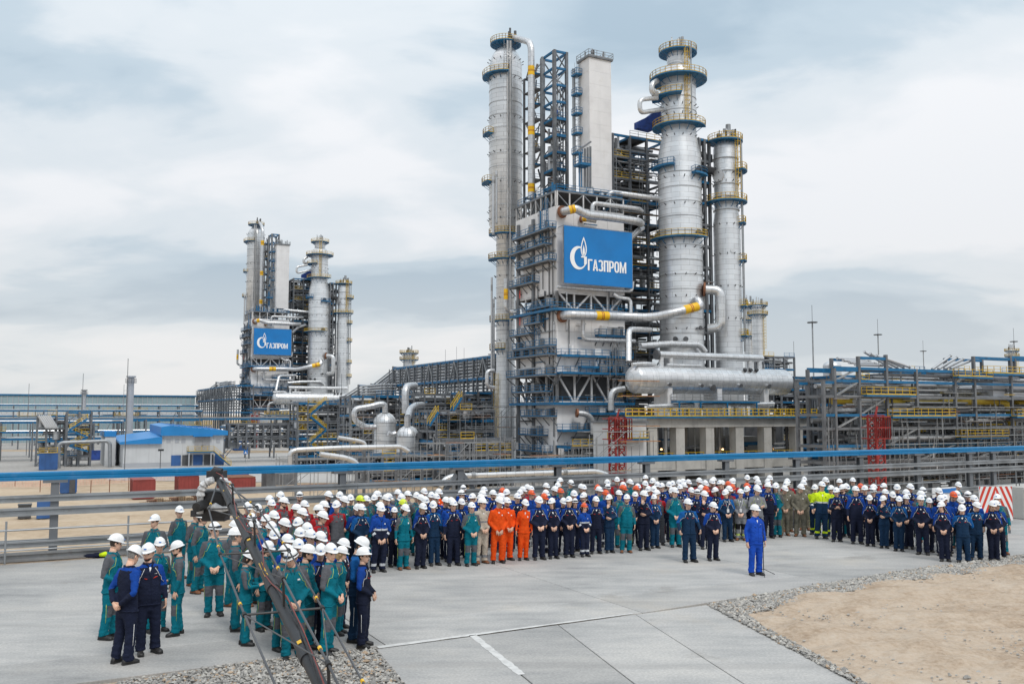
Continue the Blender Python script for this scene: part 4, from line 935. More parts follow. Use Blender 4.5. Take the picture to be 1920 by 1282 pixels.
LET = [
 ([R_(0, 0, t_, 2), R_(t_, 1.72, .84, 2)], .90),
 ([[(0, 0), (.29, 0), (.56, 2), (.34, 2)], [(.67, 0), (.96, 0), (.62, 2), (.56, 2), (.44, 1.9)], R_(.24, .42, .72, .68)], 1.02),
 (ringpoly(.44, 1.46, .44, .54, .29, .27, 160, -80, 20, 2.6) + ringpoly(.44, .56, .46, .56, .30, .28, 80, -160, 20, 2.6), .99),
 ([R_(0, 0, t_, 2), R_(.60, 0, .90, 2), R_(t_, 1.72, .60, 2)], 1.0),
 ([R_(0, 0, t_, 2)] + ringpoly(.40, 1.34, .5, .66, .30, .27, 90, -90, 20, 2.8) + [R_(t_, 1.73, .42, 2), R_(t_, .68, .42, .95)], .98),
 (ringpoly(.46, 1.0, .46, 1.0, .29, .27, 0, 360, 36, 2.8), 1.02),
 ([R_(0, 0, .28, 2), R_(.96, 0, 1.24, 2), [(.28, 2), (.28, 1.35), (.54, .0), (.70, .0), (.62, .75)], [(.96, 2), (.62, .75), (.70, 0), (.96, 1.35)]], 1.26)]
m = MB(); x = 0; wtot = sum(w for _, w in LET)
lw = .57 * BW; lh = .2 * BH
for shp, w in LET:
    glyphs(m, shp, .335 * BW + x * lw / wtot, .25 * BH, lw / wtot, lh / 2); x += w
bn.mesh('lettering', m, 'banner_white')
m = MB(); gx, gz, grx, grz = .202 * BW, .455 * BH, .121 * BW, .205 * BH; n = 40
qo = lambda a: (math.cos(a), math.sin(a)); qi = lambda a: (.20 + .70 * math.cos(a), .02 + .82 * math.sin(a))
A_ = [math.radians(72 + (322 - 72) * i / n) for i in range(n + 1)]
glyphs(m, [[qo(a), qo(b), qi(b), qi(a)] for a, b in zip(A_[:-1], A_[1:])], gx, gz, grx, grz)
glyphs(m, [[(.30, .16), (.98, .16), (.98, .02), (.30, .06)], [(.66, .03), (.98, .03), (.98, -.42), (.79, -.62), (.66, -.55)]], gx, gz, grx, grz)
bn.mesh('logo_letter', m, 'banner_white')
m = MB(); fx, fz, fw, fs = .277 * BW, .475 * BH, .043 * BW, .36 * BH; n = 22
hw = lambda t: max(0, math.sin(PI * t ** .72)) ** .9
for i in range(n):
    t0, t1 = i / n, (i + 1) / n; w0, w1 = hw(t0), hw(t1); i0, i1 = max(0, w0 - .33), max(0, w1 - .33)
    glyphs(m, [[(-w0, t0), (-i0, t0), (-i1, t1), (-w1, t1)], [(i0, t0), (w0, t0), (w1, t1), (i1, t1)]], fx, fz, fw, fs)
glyphs(m, [[(0, .06), (.38, .2), (.36, .34), (0, .6), (-.36, .34), (-.38, .2)]], fx, fz, fw, fs)
bn.mesh('logo_flame', m, 'banner_white')
# ---- concrete table with the long drum
tv0, tv1 = 116.0, 124.5
tu0, tu1 = P(1216, 800, v=tv0).x, P(1500, 800, v=tv0).x; tz = zat(1350, 780, (tu0 + tu1) / 2, tv0)
tb = bt('concrete_table', (tu0, tv0, GZ), 'concrete table frame on square pillars under the long silver drum', 'concrete frame')
for x in (1216, 1268, 1324, 1380, 1433, 1492):
    uu = P(x, 830, v=tv0).x
    for y in (tv0, tv1 - 1.6): tb.box('pillar', (uu, y, GZ), (uu + 1.7, y + 1.6, tz - 1.75), 'concrete_old')
tb.box('deck_slab', (tu0 - .4, tv0 - .15, tz - 1.75), (tu1 + 1.9, tv1, tz - .08), 'concrete_old')
o = tb.box('platform', (tu0 - 5, tv0 - 1.1, tz - .3), (tu1 + 3, tv0 - .16, tz - .02), 'blue_steel'); tb.railing([(tu0 - 5, tv0 - 1.05, tz), (tu1 + 3, tv0 - 1.05, tz)], 'yellow', o, 1.2, 1.2, .11); tb.railing([(tu1 + 2.95, tv0 - 1, tz), (tu1 + 2.95, tv1, tz)], 'yellow', o, 1.2, 1.3, .1)
zl = zat(1350, 852, (tu0 + tu1) / 2, tv0)
o = tb.box('lower_beam', (tu0 - .3, tv0 + .2, zl - 2.2), (tu1 + 1.8, tv0 + 1.2, zl - .6), 'concrete_old'); tb.railing([(tu0 + 1.8, tv0 + .6, zl - .6), (tu1, tv0 + .6, zl - .6)], 'yellow', o)
qq = random.Random(9)
for i in range(46):                        # pumps, pipes and stands seen between the pillars
    x, y = qq.uniform(tu0 + 1, tu1), qq.uniform(tv0 + 2, tv1 + 4); z = qq.uniform(zl - .6, zl + 3); w = qq.random()
    if w < .4: tb.rod('riser', (x, y, zl - 2), (x, y, tz - 1.8), qq.uniform(.08, .3), qq.choice(['pipe_clad', 'steel_galv', 'steel_dark', 'clad_dull']))
    elif w < .75: tb.rod('pipe', (x, y, z), (min(tu1, x + qq.uniform(3, 12)), y, z), qq.uniform(.1, .32), qq.choice(['pipe_clad', 'steel_galv', 'blue_steel', 'clad_dull']))
    else: tb.box('pump', (x, y, zl - .6), (x + 1.4, y + 1, zl + qq.uniform(.3, 1.4)), qq.choice(['steel_dark', 'blue_steel', 'steel_grey']))
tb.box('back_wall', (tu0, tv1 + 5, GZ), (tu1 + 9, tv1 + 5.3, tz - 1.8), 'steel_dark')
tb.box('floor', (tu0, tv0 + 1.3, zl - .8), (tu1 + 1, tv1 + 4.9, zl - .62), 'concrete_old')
bl_ = MB()
for x in (1240, 1355, 1445):
    p = P(x, 842, v=tv0 + 3)
    t = bt('flood_lamp', p, 'small warm lamp burning under the concrete table', 'lamp', 'lamps burning under the concrete table')
    m = MB(); m.bar(p + V((0, 0, -1.5)), p, .08); t.mesh('stem', m, 'steel_dark'); m = MB(); m.lathe(p, [(.05, -.12), (.16, -.08), (.18, 0), (.12, .1), (.03, .14)], 10); t.mesh('bulb', m, 'lamp_lit', True)
lm = mk('lamp_lit_tmp', (1, .6, .3)) if False else None
dv = 119.4; da = P(1178, 712, v=dv); db = P(1478, 716, v=dv); dz = (zat(1330, 714, (da.x + db.x) / 2, dv)); dr_ = 26.5 / FPX * (da.x * SA + dv * CA)
dm = bt('horizontal_drum', (da.x, dv, tz), 'long silver horizontal drum with dished ends on the concrete table', 'drum')
L_ = db.x - da.x; m = MB(); hd = dr_ * .62
pr_ = [(dr_ * math.sin(a), hd - hd * math.cos(a)) for a in [PI / 2 * i / 7 for i in range(7)]] + [(dr_, hd), (dr_, L_ - hd)] + [(dr_ * math.cos(a), L_ - hd + hd * math.sin(a)) for a in [PI / 2 * (i + 1) / 7 for i in range(7)]]
m.lathe((da.x, dv, dz), pr_, 40, axis='x'); dm.mesh('shell', m, 'clad_bright', True)
for k in range(1, 12):
    m = MB(); x = da.x + hd + (L_ - 2 * hd) * k / 12; m.lathe((x, dv, dz), [(dr_, -.05), (dr_ + .02, -.03), (dr_ + .02, .03), (dr_, .05)], 40, axis='x'); dm.mesh('sheet_band', m, 'clad', True)
for k in (.2, .5, .8): dm.box('saddle', (da.x + L_ * k - .5, dv - dr_ * .8, tz), (da.x + L_ * k + .5, dv + dr_ * .8, dz - dr_ * .6), 'white_steel')
for x, y, r in ((1253, 720, .22), (1313, 722, .22), (1334, 726, .42), (1386, 722, .25), (1439, 723, .3)): 
    p = P(x, y, v=dv - dr_ * .93); nozzle(dm, p, (0, -1, -.2), r, .4, 'clad_dull')
for x in (1395, 1405, 1416): p = P(x, 698, v=dv - 1.3); nozzle(dm, p, (0, -.5, .7), .3, .5, 'steel_dark', 'black_metal')
ha, hb = P(1232, 665, v=dv), P(1428, 672, v=dv); zz = (ha.z + hb.z) / 2
m = MB(); m.tube([(ha.x, dv, zz), (hb.x, dv, zz)], .62, 16); dm.mesh('header_pipe', m, 'clad_bright', True)
m = MB(); m.tube([(ha.x - .25, dv, zz), (ha.x + .15, dv, zz)], .82, 16); dm.mesh('blind_flange', m, 'steel_dark', True)
for x in (1240, 1258, 1406, 1424): u_ = P(x, 690, v=dv).x; m = MB(); m.tube([(u_, dv, dz + dr_ * .9), (u_, dv, zz)], .42, 12); dm.mesh('header_leg', m, 'clad', True)
m = MB(); a = P(1185, 683, v=dv - 1); m.tube(fillet([a, a + V((2.5, 0, .2)), a + V((5, .5, .2)), a + V((5, .5, -1.5))], .8), .3, 12); dm.mesh('inlet_pipe', m, 'clad', True)
m = MB(); a = P(1250, 684, v=dv - .6); m.tube([a, a + V((7, 0, 0))], .25, 12); dm.mesh('side_line', m, 'clad_bright', True)
o = dm.deck(P(1265, 750, v=dv - dr_ - .6).x, P(1420, 750, v=dv - dr_ - .6).x, dv - dr_ - 1.2, dv - dr_ + .3, zat(1340, 752, 100, dv - 2), 'blue_steel', 'steel_galv', 'flr')
for x in (1270, 1310, 1360, 1415): u_ = P(x, 760, v=dv - dr_ - .6).x; dm.bar('leg', (u_, dv - dr_ - 1.1, tz), (u_, dv - dr_ - 1.1, zat(x, 752, 100, dv - 2)), .2, .2, 'blue_steel')
for x0, x1, y in ((1215, 1300, 762), (1312, 1450, 760)): pipe_thing('bright silver pipe run under the drum, %s part' % ('left' if x0 < 1300 else 'right'), [P(x0, y, v=dv - 2.2), P(x1, y - 3, v=dv - 2.2)], .38, 'clad_bright', flange=False)
for i in range(12): x = qq.uniform(tu0 + 1, tu1 - 1); tb.box('cabinet', (x, tv0 + .4, tz), (x + qq.uniform(.5, 1.2), tv0 + 1, tz + qq.uniform(.8, 1.8)), qq.choice(['steel_galv', 'white_steel', 'blue_steel', 'steel_grey']))
# grey panel house beside the table, red hoist mast in front
hs = bt('switch_house', P(1165, 865, v=114), 'pale grey panel house at the left end of the concrete table', 'house')
hu0, hu1 = P(1160, 830, v=114).x, P(1212, 830, v=114).x; hz = zat(1185, 793, hu0, 114)
hs.box('wall', (hu0, 114, GZ), (hu1, 121, hz), 'wall_grey'); hs.box('roof', (hu0 - .3, 113.7, hz), (hu1 + .3, 121.3, hz + .3), 'steel_grey')
hs.deck(hu0 - 2, hu1 - .5, 112.6, 113.99, zat(1185, 822, hu0, 113), 'blue_steel', 'yellow', 'flr')
def lattice_mast(label, px, y0, y1, v, w, mat='red_paint', reg=None, group=None):
    p = P(px, (y0 + y1) / 2, v=v); zt_, zb_ = P(px, y0, v=v).z, max(GZ, P(px, y1, v=v).z)
    t = (reg or bt)('hoist_mast', (p.x, v, zb_), label, 'mast', group); h = zt_ - zb_
    for a in (-1, 1):
        for b in (-1, 1): t.bar('leg', (p.x + a * w / 2, v + b * w / 2, zb_), (p.x + a * w / 2, v + b * w / 2, zt_), .22, .22, mat)
    n_ = int(h / 1.1); m = MB(); c_ = [(-1, -1), (1, -1), (1, 1), (-1, 1)]
    for k in range(n_):
        for i in range(4):
            a, b = c_[i], c_[(i + 1) % 4]; z0, z1 = zb_ + h * k / n_, zb_ + h * (k + 1) / n_
            m.bar((p.x + a[0] * w / 2, v + a[1] * w / 2, z0), (p.x + b[0] * w / 2, v + b[1] * w / 2, z1), .13); m.bar((p.x + a[0] * w / 2, v + a[1] * w / 2, z1), (p.x + b[0] * w / 2, v + b[1] * w / 2, z1), .13)
    t.mesh('lacing', m, mat)
    m = MB()
    for s_ in (-.55, .55):
        for t__ in range(8): m.bar((p.x - w * .9 + w * 1.8 * t__ / 7, v - w * .9, zt_ - 3.2), (p.x - w * .9 + w * 1.8 * t__ / 7, v - w * .9, zt_ - .2), .12)
    for zz_ in (3.2, 1.7, .2): m.bar((p.x - w * .9, v - w * .9, zt_ - zz_), (p.x + w * .9, v - w * .9, zt_ - zz_), .14); m.bar((p.x - w * .9, v + w * .9, zt_ - zz_), (p.x - w * .9, v - w * .9, zt_ - zz_), .14)
    t.mesh('top_cage', m, mat); m = MB(); m.bar((p.x, v, zt_), (p.x + .4, v, zt_ + 1.2), .2); t.mesh('jib_tip', m, mat); return t
lattice_mast('red lattice hoist mast in front of the grey panel house', 1158, 782, 1000, 111, 1.7)
for i in range(5):
    z = GZ + 8 + i * 2.2; 
    tb.box('plank', (hu0 - 3, 109.0, z), (hu0 + 4, 109.6, z + .12), 'plank')
m = MB(); scaffold_on(hs, hu0 - 3, hu1 + 2, 109.4, GZ + 3, hz, random.Random(4), 1.5)
# cold-box foot clutter + left yard clutter at the tower foot
ft = frame('valve_frame', 'low blue-railed steel frame with valves at the cold box foot', [CU - 1, CU + 5, CU + 10, CU1 + 2], [127, 132], [GZ, GZ + 3.4, GZ + 6.8], .35, seed=31, clutter=4)
# ================================================================ second unit further back, a copy
MAINB = list(BLOCK)
off_u, off_v = -7.0, 215.0
OFF = g2w(V((off_u, off_v, 0)))
for t in MAINB:
    c_ = copy_tree(t.o); c_.location = t.o.location + OFF
    lb = t.o['label']; w_ = lb.split(); c_['label'] = 'far unit: ' + ' '.join(w_[:14])
    if t.o.get('group'): c_['group'] = 'far unit: ' + t.o['group']
# ================================================================ racks, vessels and yards round the units
def TH(*a, **k): return Thing(*a, **k)
def pxframe(name, label, x0, x1, y0, y1, v, dv, bays, levels, seed, group=None, **kw):
    """steel frame parallel to the rail whose front face spans a pixel window"""
    xm = (x0 + x1) / 2; u0, u1 = P(x0, (y0 + y1) / 2, v=v).x, P(x1, (y0 + y1) / 2, v=v).x; um = (u0 + u1) / 2
    zt_ = zat(xm, y0, um, v); zb_ = max(GZ, zat(xm, y1, um, v)) if y1 < 900 else GZ
    return frame(name, label, [u0 + (u1 - u0) * k / bays for k in range(bays + 1)], [v + dv * k / 2 for k in range(3)], [zb_ + (zt_ - zb_) * k / levels for k in range(levels + 1)], seed=seed, group=group, reg=TH, **kw)
# ---- long multi-tier pipe rack running away beside the main unit
ru = 87.0
def rack_v(name, label, pxs, y_top, tiers, u0, du, seed, rows=5, zbot=GZ):
    q = random.Random(seed); v_ = [P(x, 700, u=u0).y for x in pxs]; va, vb = min(v_), max(v_)
    zt_ = P(pxs[0], y_top[0], u=u0).z
    t = TH(name, (u0, va, GZ), label, 'pipe rack'); n = max(2, round((vb - va) / 5.2))
    zs_ = [zt_ - tiers[0] * k for k in range(tiers[1] + 1)]
    for i in range(n + 1):
        y = va + (vb - va) * i / n
        for x in (u0, u0 + du): t.bar('post', (x, y, GZ), (x, y, zt_ + .3), .4, .4, 'steel_grey')
        for z in zs_: t.bar('cross_beam', (u0, y, z), (u0 + du, y, z), .35, .4, 'blue_steel')
        for z in zs_[:-1]:
            t.bar('hanger', (u0 - .3, y + 2.6, z - tiers[0]), (u0 - .3, y + 2.6, z), .2, .2, 'steel_grey')
    for z in zs_: 
        for x in (u0, u0 + du): t.bar('rail_beam', (x - .05, va, z), (x - .05, vb, z), .3, .5, 'blue_steel')
    for z in zs_[:-1]:
        for r_ in range(rows):
            zz_ = z - .5 - r_ * (tiers[0] - .7) / rows
            for c_ in range(2): t.rod('pipe', (u0 + .5 + c_ * 1.7, va - 2, zz_), (u0 + .5 + c_ * 1.7, vb + 2, zz_), .2 if q.random() < .7 else .28, q.choice(['pipe_clad', 'clad_dull', 'steel_galv', 'clad_dull']), 10)
    for i in range(0, n, 3):
        y = va + (vb - va) * i / n; w = (vb - va) / n
        t.bar('brace', (u0 - .1, y, zs_[-1]), (u0 - .1, y + w, zs_[0]), .3, .3, 'steel_galv'); t.bar('brace', (u0 - .1, y + 2 * w, zs_[-1]), (u0 - .1, y + w, zs_[0]), .3, .3, 'steel_galv')
    return t, va, vb, zs_
rk, va, vb, zs_ = rack_v('pipe_rack', 'long grey multi-tier pipe rack with blue girders left of the main unit', [926, 738], (668, 685), (4.6, 2), ru, 6, 41)
n_ = 14
for i in range(n_):                                  # lower open storey of the same rack
    y = va + (vb - va) * i / n_; w = (vb - va) / n_
    rk.bar('brace', (ru, y, zs_[-1] - 5), (ru, y + w / 2, zs_[-1]), .28, .28, 'steel_galv'); rk.bar('brace', (ru, y + w, zs_[-1] - 5), (ru, y + w / 2, zs_[-1]), .28, .28, 'steel_galv')
rk.bar('rail_beam', (ru, va, zs_[-1] - 5), (ru, vb, zs_[-1] - 5), .35, .5, 'blue_steel'); rk.bar('rail_beam', (ru, va, zs_[-1] - 9), (ru, vb, zs_[-1] - 9), .35, .5, 'blue_steel')
rk.rod('main_pipe', (ru + 1.2, va, zs_[-1] - 2.4), (ru + 1.2, vb, zs_[-1] - 2.4), .95, 'pipe_clad', 14)
rk.rod('main_pipe', (ru + 3.6, va, zs_[-1] - 7), (ru + 3.6, vb, zs_[-1] - 7), .6, 'clad_dull', 14)
# stepped-down end: fans of inclined pipes
def incline(label, x0, y0, x1, y1, rows, u0, group=None):
    a, b = P(x0, y0, u=u0), P(x1, y1, u=u0); t = TH('inclined_pipe_fan', (u0, b.y, min(a.z, b.z)), label, 'pipes', group)
    for k in range(rows):
        for c_ in range(3): 
            d_ = V((.4 + c_ * 1.5, 0, -k * .75)); t.rod('pipe', a + d_, b + d_, .22, ('pipe_clad', 'steel_galv', 'clad')[(k + c_) % 3], 10)
            t.rod('pipe', a + d_, V((a.x, va if x0 > 700 else a.y - 22, a.z)) + d_, .22, 'pipe_clad', 10)
    for p_ in (a, b): 
        for c_ in (0, 5): t.bar('post', (u0 + c_, p_.y, GZ), (u0 + c_, p_.y, p_.z + .5), .45, .45, 'steel_grey')
        t.bar('cross_beam', (u0, p_.y, p_.z + .2), (u0 + 5, p_.y, p_.z + .2), .35, .45, 'blue_steel')
    return t
incline('inclined silver pipes stepping down at the far end of the long rack', 737, 690, 696, 722, 7, ru)
incline('inclined silver pipes stepping down in front of the far unit', 672, 724, 628, 752, 6, ru - 4)
rk2, va2, vb2, z2 = rack_v('pipe_rack', 'lower blue-girdered pipe rack between the two units', [702, 610], (748, 752), (4.2, 2), ru - 4, 6, 43, 3)
rk3, va3, vb3, z3 = rack_v('pipe_rack', 'far stepped pipe rack at the left foot of the far unit', [440, 372], (722, 735), (5.0, 2), P(440, 722, v=345).x, 7, 44, 4)
incline('far inclined pipes at the left end of the far stepped rack', 405, 718, 372, 742, 5, P(440, 722, v=345).x)
# ---- domed vessels
def vessel(px, top, w, v, label, bottom=860):
    b = P(px, top, v=v); r = w / 2 / FPX * (b.x * SA + v * CA); t = TH('domed_vessel', (b.x, v, GZ), label, 'vessel'); H = b.z
    m = MB(); m.lathe((b.x, v, 0), [(r * .96, GZ + 3), (r, GZ + 4), (r, H - r * .95)] + dome(r, H - r * .95, r * .9), 32); t.mesh('shell', m, 'clad', True)
    for z in (H - r * .95, H - r * 1.9, H - r * 2.6): m = MB(); m.lathe((b.x, v, z), [(r, -.08), (r + .1, -.06), (r + .1, .06), (r, .08)], 32); t.mesh('stiffening_ring', m, 'clad_dull', True)
    m = MB()
    for k in range(16):
        a = 2 * PI * k / 16; m.tube([(b.x + r * 1.01 * math.cos(s_) * math.cos(a), v + r * 1.01 * math.cos(s_) * math.sin(a), H - r * .95 + r * .91 * math.sin(s_)) for s_ in (.05, .4, .8, 1.15, 1.4)], .05, 4)
    t.mesh('dome_seam', m, 'clad_dull')
    for a in range(4): t.bar('leg', (b.x + r * .8 * math.cos(a * PI / 2), v + r * .8 * math.sin(a * PI / 2), GZ), (b.x + r * .8 * math.cos(a * PI / 2), v + r * .8 * math.sin(a * PI / 2), GZ + 3.2), .5, .5, 'concrete_old')
    return t
v1 = vessel(722, 772, 41, 168, 'domed silver vessel with a looping overhead pipe'); v2 = vessel(765, 797, 42, 160, 'lower domed silver vessel with a neck on top')
for t, pts, r in ((v1, [(722, 774), (722, 758), (712, 757), (690, 763), (664, 766), (664, 788), (686, 801), (705, 800)], .55), (v2, [(764, 800), (764, 785), (764, 780)], .6), (v2, [(742, 812), (735, 815), (728, 812)], .5)):
    t.pipe('neck_pipe', [P(x, y, v=t.base.y - .4) for x, y in pts], r, 'pipe_clad', 14, 2.2)
pipe_thing('tall silver riser pipe with an elbow above the domed vessels', [P(760, 775, v=172), P(760, 724, v=172), P(778, 723, v=176)], .75, reg=TH, flange=False)
pipe_thing('curved silver elbow pipe above the lower domed vessel', [P(765, 782, v=161), P(768, 768, v=163), P(778, 760, v=166), P(792, 759, v=172)], .65, reg=TH, flange=False)
# ---- silver lines across the yard
for lbl, pts, r, v in (('bright silver pipe bent down at both ends across the scaffold yard', [(544, 872), (544, 848), (556, 843), (640, 839), (752, 837), (766, 846)], .33, 118),
    ('short bright silver pipe bent down at its right end in the scaffold yard', [(600, 851), (650, 858), (668, 866), (672, 880)], .34, 112), ('small bright silver pipe behind the scaffold yard', [(634, 820), (672, 826), (684, 830), (685, 840)], .3, 130),
    ('bright silver pipe with paired collars just beyond the low rack', [(826, 912), (834, 898), (850, 892), (1000, 887), (1118, 883), (1140, 890), (1142, 905)], .29, 92)):
    t = pipe_thing(lbl, [P(x, y, v=v) for x, y in pts], r, 'clad_bright', reg=TH, flange=False)
    if v == 92:
        for x in (885, 889, 1057, 1061): p = P(x, 892 - (x - 850) * .035, v=v); m = MB(); m.tube([p - V((.12, 0, 0)), p + V((.12, 0, 0))], r * 1.25, 14); t.mesh('collar', m, 'steel_galv', True)
    for x, y in pts[2:-1]: p = P(x, y, v=v); t.bar('support', (p.x, v, GZ), (p.x, v, p.z - r), .3, .3, 'steel_grey')
# ---- dense frames and scaffolds in the middle yard
pxframe('process_frame', 'blue and grey frame with yellow railings behind the domed vessels', 655, 770, 742, 1000, 185, 7, 5, 8, 51, clutter=5, fill=.5, colw=.35)
pxframe('process_frame', 'grey frame with big pipes right of the tall riser pipe', 775, 872, 738, 1000, 180, 7, 5, 8, 52, clutter=6, fill=.5, colw=.35)
pxframe('scaffolded_frame', 'scaffold-wrapped frame with yellow railed walkways beside the tall column foot', 818, 926, 768, 1000, 150, 8, 5, 7, 53, clutter=6, fill=.4, colw=.32)
pxframe('scaffolded_frame', 'tall scaffolded frame with timber decks left of the cold box', 868, 950, 735, 1000, 172, 6, 3, 9, 54, clutter=5, rails=False)
pxframe('process_frame', 'blue frame with zigzag yellow stairs in front of the far unit', 556, 650, 755, 1000, 215, 7, 5, 7, 55, clutter=4, fill=.4, colw=.35)
pxframe('pipe_bridge', 'long low blue pipe bridge with lattice sides behind the blue-roofed building', 430, 570, 793, 840, 232, 4, 9, 2, 56, clutter=2, rails=False, scaf=False)
def scaffold(label, x0, x1, y0, y1, v, dv, seed, planks=.5):
    u0, u1 = P(x0, y1, v=v).x, P(x1, y1, v=v).x; zt_ = zat((x0 + x1) / 2, y0, (u0 + u1) / 2, v); q = random.Random(seed)
    t = TH('scaffold', (u0, v, GZ), label, 'scaffold'); m = MB(); nx = max(2, int((u1 - u0) / 2)); ny = 3; nz_ = max(1, int((zt_ - GZ) / 1.9))
    for j in range(ny):
        y = v + dv * j / 2
        for i in range(nx + 1):
            x = u0 + (u1 - u0) * i / nx; m.bar((x, y, GZ), (x, y, zt_ - q.uniform(0, 3)), .08)
        for k in range(1, nz_ + 1):
            z = GZ + 1.9 * k; m.bar((u0 - q.random(), y, z), (u1 + q.random(), y, z), .08)
            if q.random() < .6: i = q.randrange(nx); w = (u1 - u0) / nx; m.bar((u0 + w * i, y, z - 1.9), (u0 + w * (i + 1), y, z), .07)
    t.mesh('scaffold_tubes', m, 'steel_galv', kind='stuff')
    for k in range(1, nz_ + 1):
        for i in range(nx):
            if q.random() < planks: w = (u1 - u0) / nx; j = q.randrange(2); t.box('plank', (u0 + w * i, v + dv * j / 2, GZ + 1.9 * k), (u0 + w * (i + 1) - .05, v + dv * j / 2 + dv / 2, GZ + 1.9 * k + .1), q.choice(['plank', 'timber', 'plank', 'rust', 'steel_dark']))
    return t
scaffold('low tube scaffold along the bright silver pipes', 530, 660, 842, 905, 126, 4, 61); scaffold('tube scaffold with red-brown decks before the domed vessels', 662, 800, 838, 905, 128, 5, 62); scaffold('tall tube scaffold beside the red-framed vessel platform', 800, 960, 812, 905, 126, 5, 63, .35)
scaffold('tall tube scaffold beside the taller domed vessel', 655, 705, 765, 905, 150, 4, 66, .45); scaffold('tall tube scaffold behind the lower domed vessel', 780, 835, 752, 905, 165, 4, 67, .45); scaffold('tall tube scaffold wrapped round the tall column foot', 872, 968, 758, 905, 148, 4, 68, .4)
scaffold('scaffold in front of the cold box foot', 985, 1110, 840, 905, 118, 3, 64, .3); scaffold('scaffold with timber decks round the red hoist mast', 1120, 1200, 800, 905, 108, 4, 65, .25)
pxframe('valve_frame', 'low pipe-packed frame in front of the domed vessels', 690, 815, 850, 1000, 142, 5, 5, 4, 57, clutter=6)
pxframe('valve_frame', 'low pipe-packed frame by the tall column foot', 838, 960, 822, 1000, 136, 5, 5, 4, 58, clutter=6)
# ---- right-hand rack
RV = 93.0
rkR = TH('pipe_rack', (P(1500, 800, v=RV).x, RV, GZ), 'tall open pipe rack with yellow gas line right of the drum table', 'pipe rack'); q7 = random.Random(71)
posts_r = [(1545, 714), (1566, 690), (1612, 668), (1664, 665), (1720, 692), (1792, 694), (1829, 668), (1898, 667), (1960, 668), (2020, 672)]
pr_u = [(P(x, 780, v=RV).x, zat(x, y, P(x, 780, v=RV).x, RV)) for x, y in posts_r]
for u_, z_ in pr_u:
    for y in (RV, RV + 5): rkR.bar('post', (u_, y, GZ), (u_, y, z_), .46, .4, 'steel_grey')
zl_ = [zat(1720, y, pr_u[4][0], RV) for y in (694, 717, 745, 778, 802, 833, 862, 890)]
for k, z in enumerate(zl_):
    for y in (RV, RV + 5): rkR.bar('beam', (pr_u[0 if k > 1 else 1][0], y, z), (pr_u[-1][0], y, z), .3, .38, 'blue_steel' if k in (0, 1, 3, 5) else 'steel_grey')
    for u_, zz_ in pr_u:
        if zz_ > z: rkR.bar('cross_beam', (u_, RV, z), (u_, RV + 5, z), .3, .4, 'steel_grey')
for (ua_, za_), (ub_, zb_) in zip(pr_u[:-1], pr_u[1:]):
    zm_ = min(za_, zb_) - .2; rkR.bar('top_beam', (ua_, RV, zm_), (ub_, RV, zm_), .35, .4, 'blue_steel'); rkR.bar('top_beam', (ua_, RV + 5, zm_), (ub_, RV + 5, zm_), .35, .4, 'blue_steel')
for a, b, z0, z1 in ((1, 2, 1, 0), (1, 2, 2, 1), (2, 3, 3, 2), (2, 3, 4, 3), (1, 2, 4, 3), (5, 6, 1, 0), (3, 4, 5, 4), (4, 5, 6, 5), (6, 7, 6, 5)): rkR.bar('brace', (pr_u[a][0], RV, zl_[z0]), (pr_u[b][0], RV, zl_[z1]), .25, .25, 'steel_galv'); 
for x0, x1, y in ((1623, 1716, 740), (1672, 1790, 780), (1795, 1860, 706), (1850, 1920, 700), (1905, 1960, 780), (1800, 1890, 819)):
    u0, u1 = P(x0, y, v=RV - 1).x, P(x1, y, v=RV - 1).x; rkR.deck(u0, u1, RV - 1.2, RV - .3, zat((x0 + x1) / 2, y, (u0 + u1) / 2, RV - 1), 'blue_steel', 'yellow', 'flr')
o = rkR.pipe('gas_line', [P(1560, 750, v=RV + 3), P(1640, 752, v=RV + 3), P(1860, 752, v=RV + 3), P(1890, 758, v=RV + 2), P(1894, 775, v=RV + 2), P(1898, 800, v=RV + 2)], .62, 'pipe_yellow', 14, 3)
rkR.pipe('gas_line', [P(1905, 758, v=RV + 3), P(1935, 755, v=RV + 3), P(1990, 755, v=RV + 3)], .62, 'pipe_yellow', 14, 3)
for i in range(130):
    a = q7.randrange(1, len(pr_u) - 2); k = q7.randrange(0, len(zl_) - 1); z = zl_[k] - q7.uniform(.4, 2.2); y = RV + q7.uniform(.3, 4.7); b = min(len(pr_u) - 1, a + q7.randint(1, 4))
    rkR.rod('pipe', (pr_u[a][0], y, z), (pr_u[b][0], y, z), q7.uniform(.1, .4), q7.choice(['pipe_clad', 'clad_dull', 'steel_galv', 'steel_dark', 'steel_grey']), 10)
for i in range(80):
    u_ = q7.uniform(pr_u[0][0], pr_u[-1][0]); y = RV + q7.uniform(0, 5); k = q7.randrange(len(zl_) - 1); rkR.rod('riser', (u_, y, zl_[k + 1] if q7.random() < .6 else GZ), (u_, y, zl_[k]), q7.uniform(.06, .22), q7.choice(['steel_galv', 'pipe_clad', 'steel_dark']))
for i in range(90):
    u_ = q7.uniform(pr_u[0][0], pr_u[-2][0]); z = q7.uniform(GZ + 1, zl_[1]); y = RV + q7.uniform(-.6, 4.6); rkR.rod('thin_tube', (u_, y, z), (u_ + q7.uniform(2, 9), y, z), q7.uniform(.04, .09), q7.choice(['steel_galv', 'steel_galv', 'rust', 'steel_dark', 'yellow']), 8)
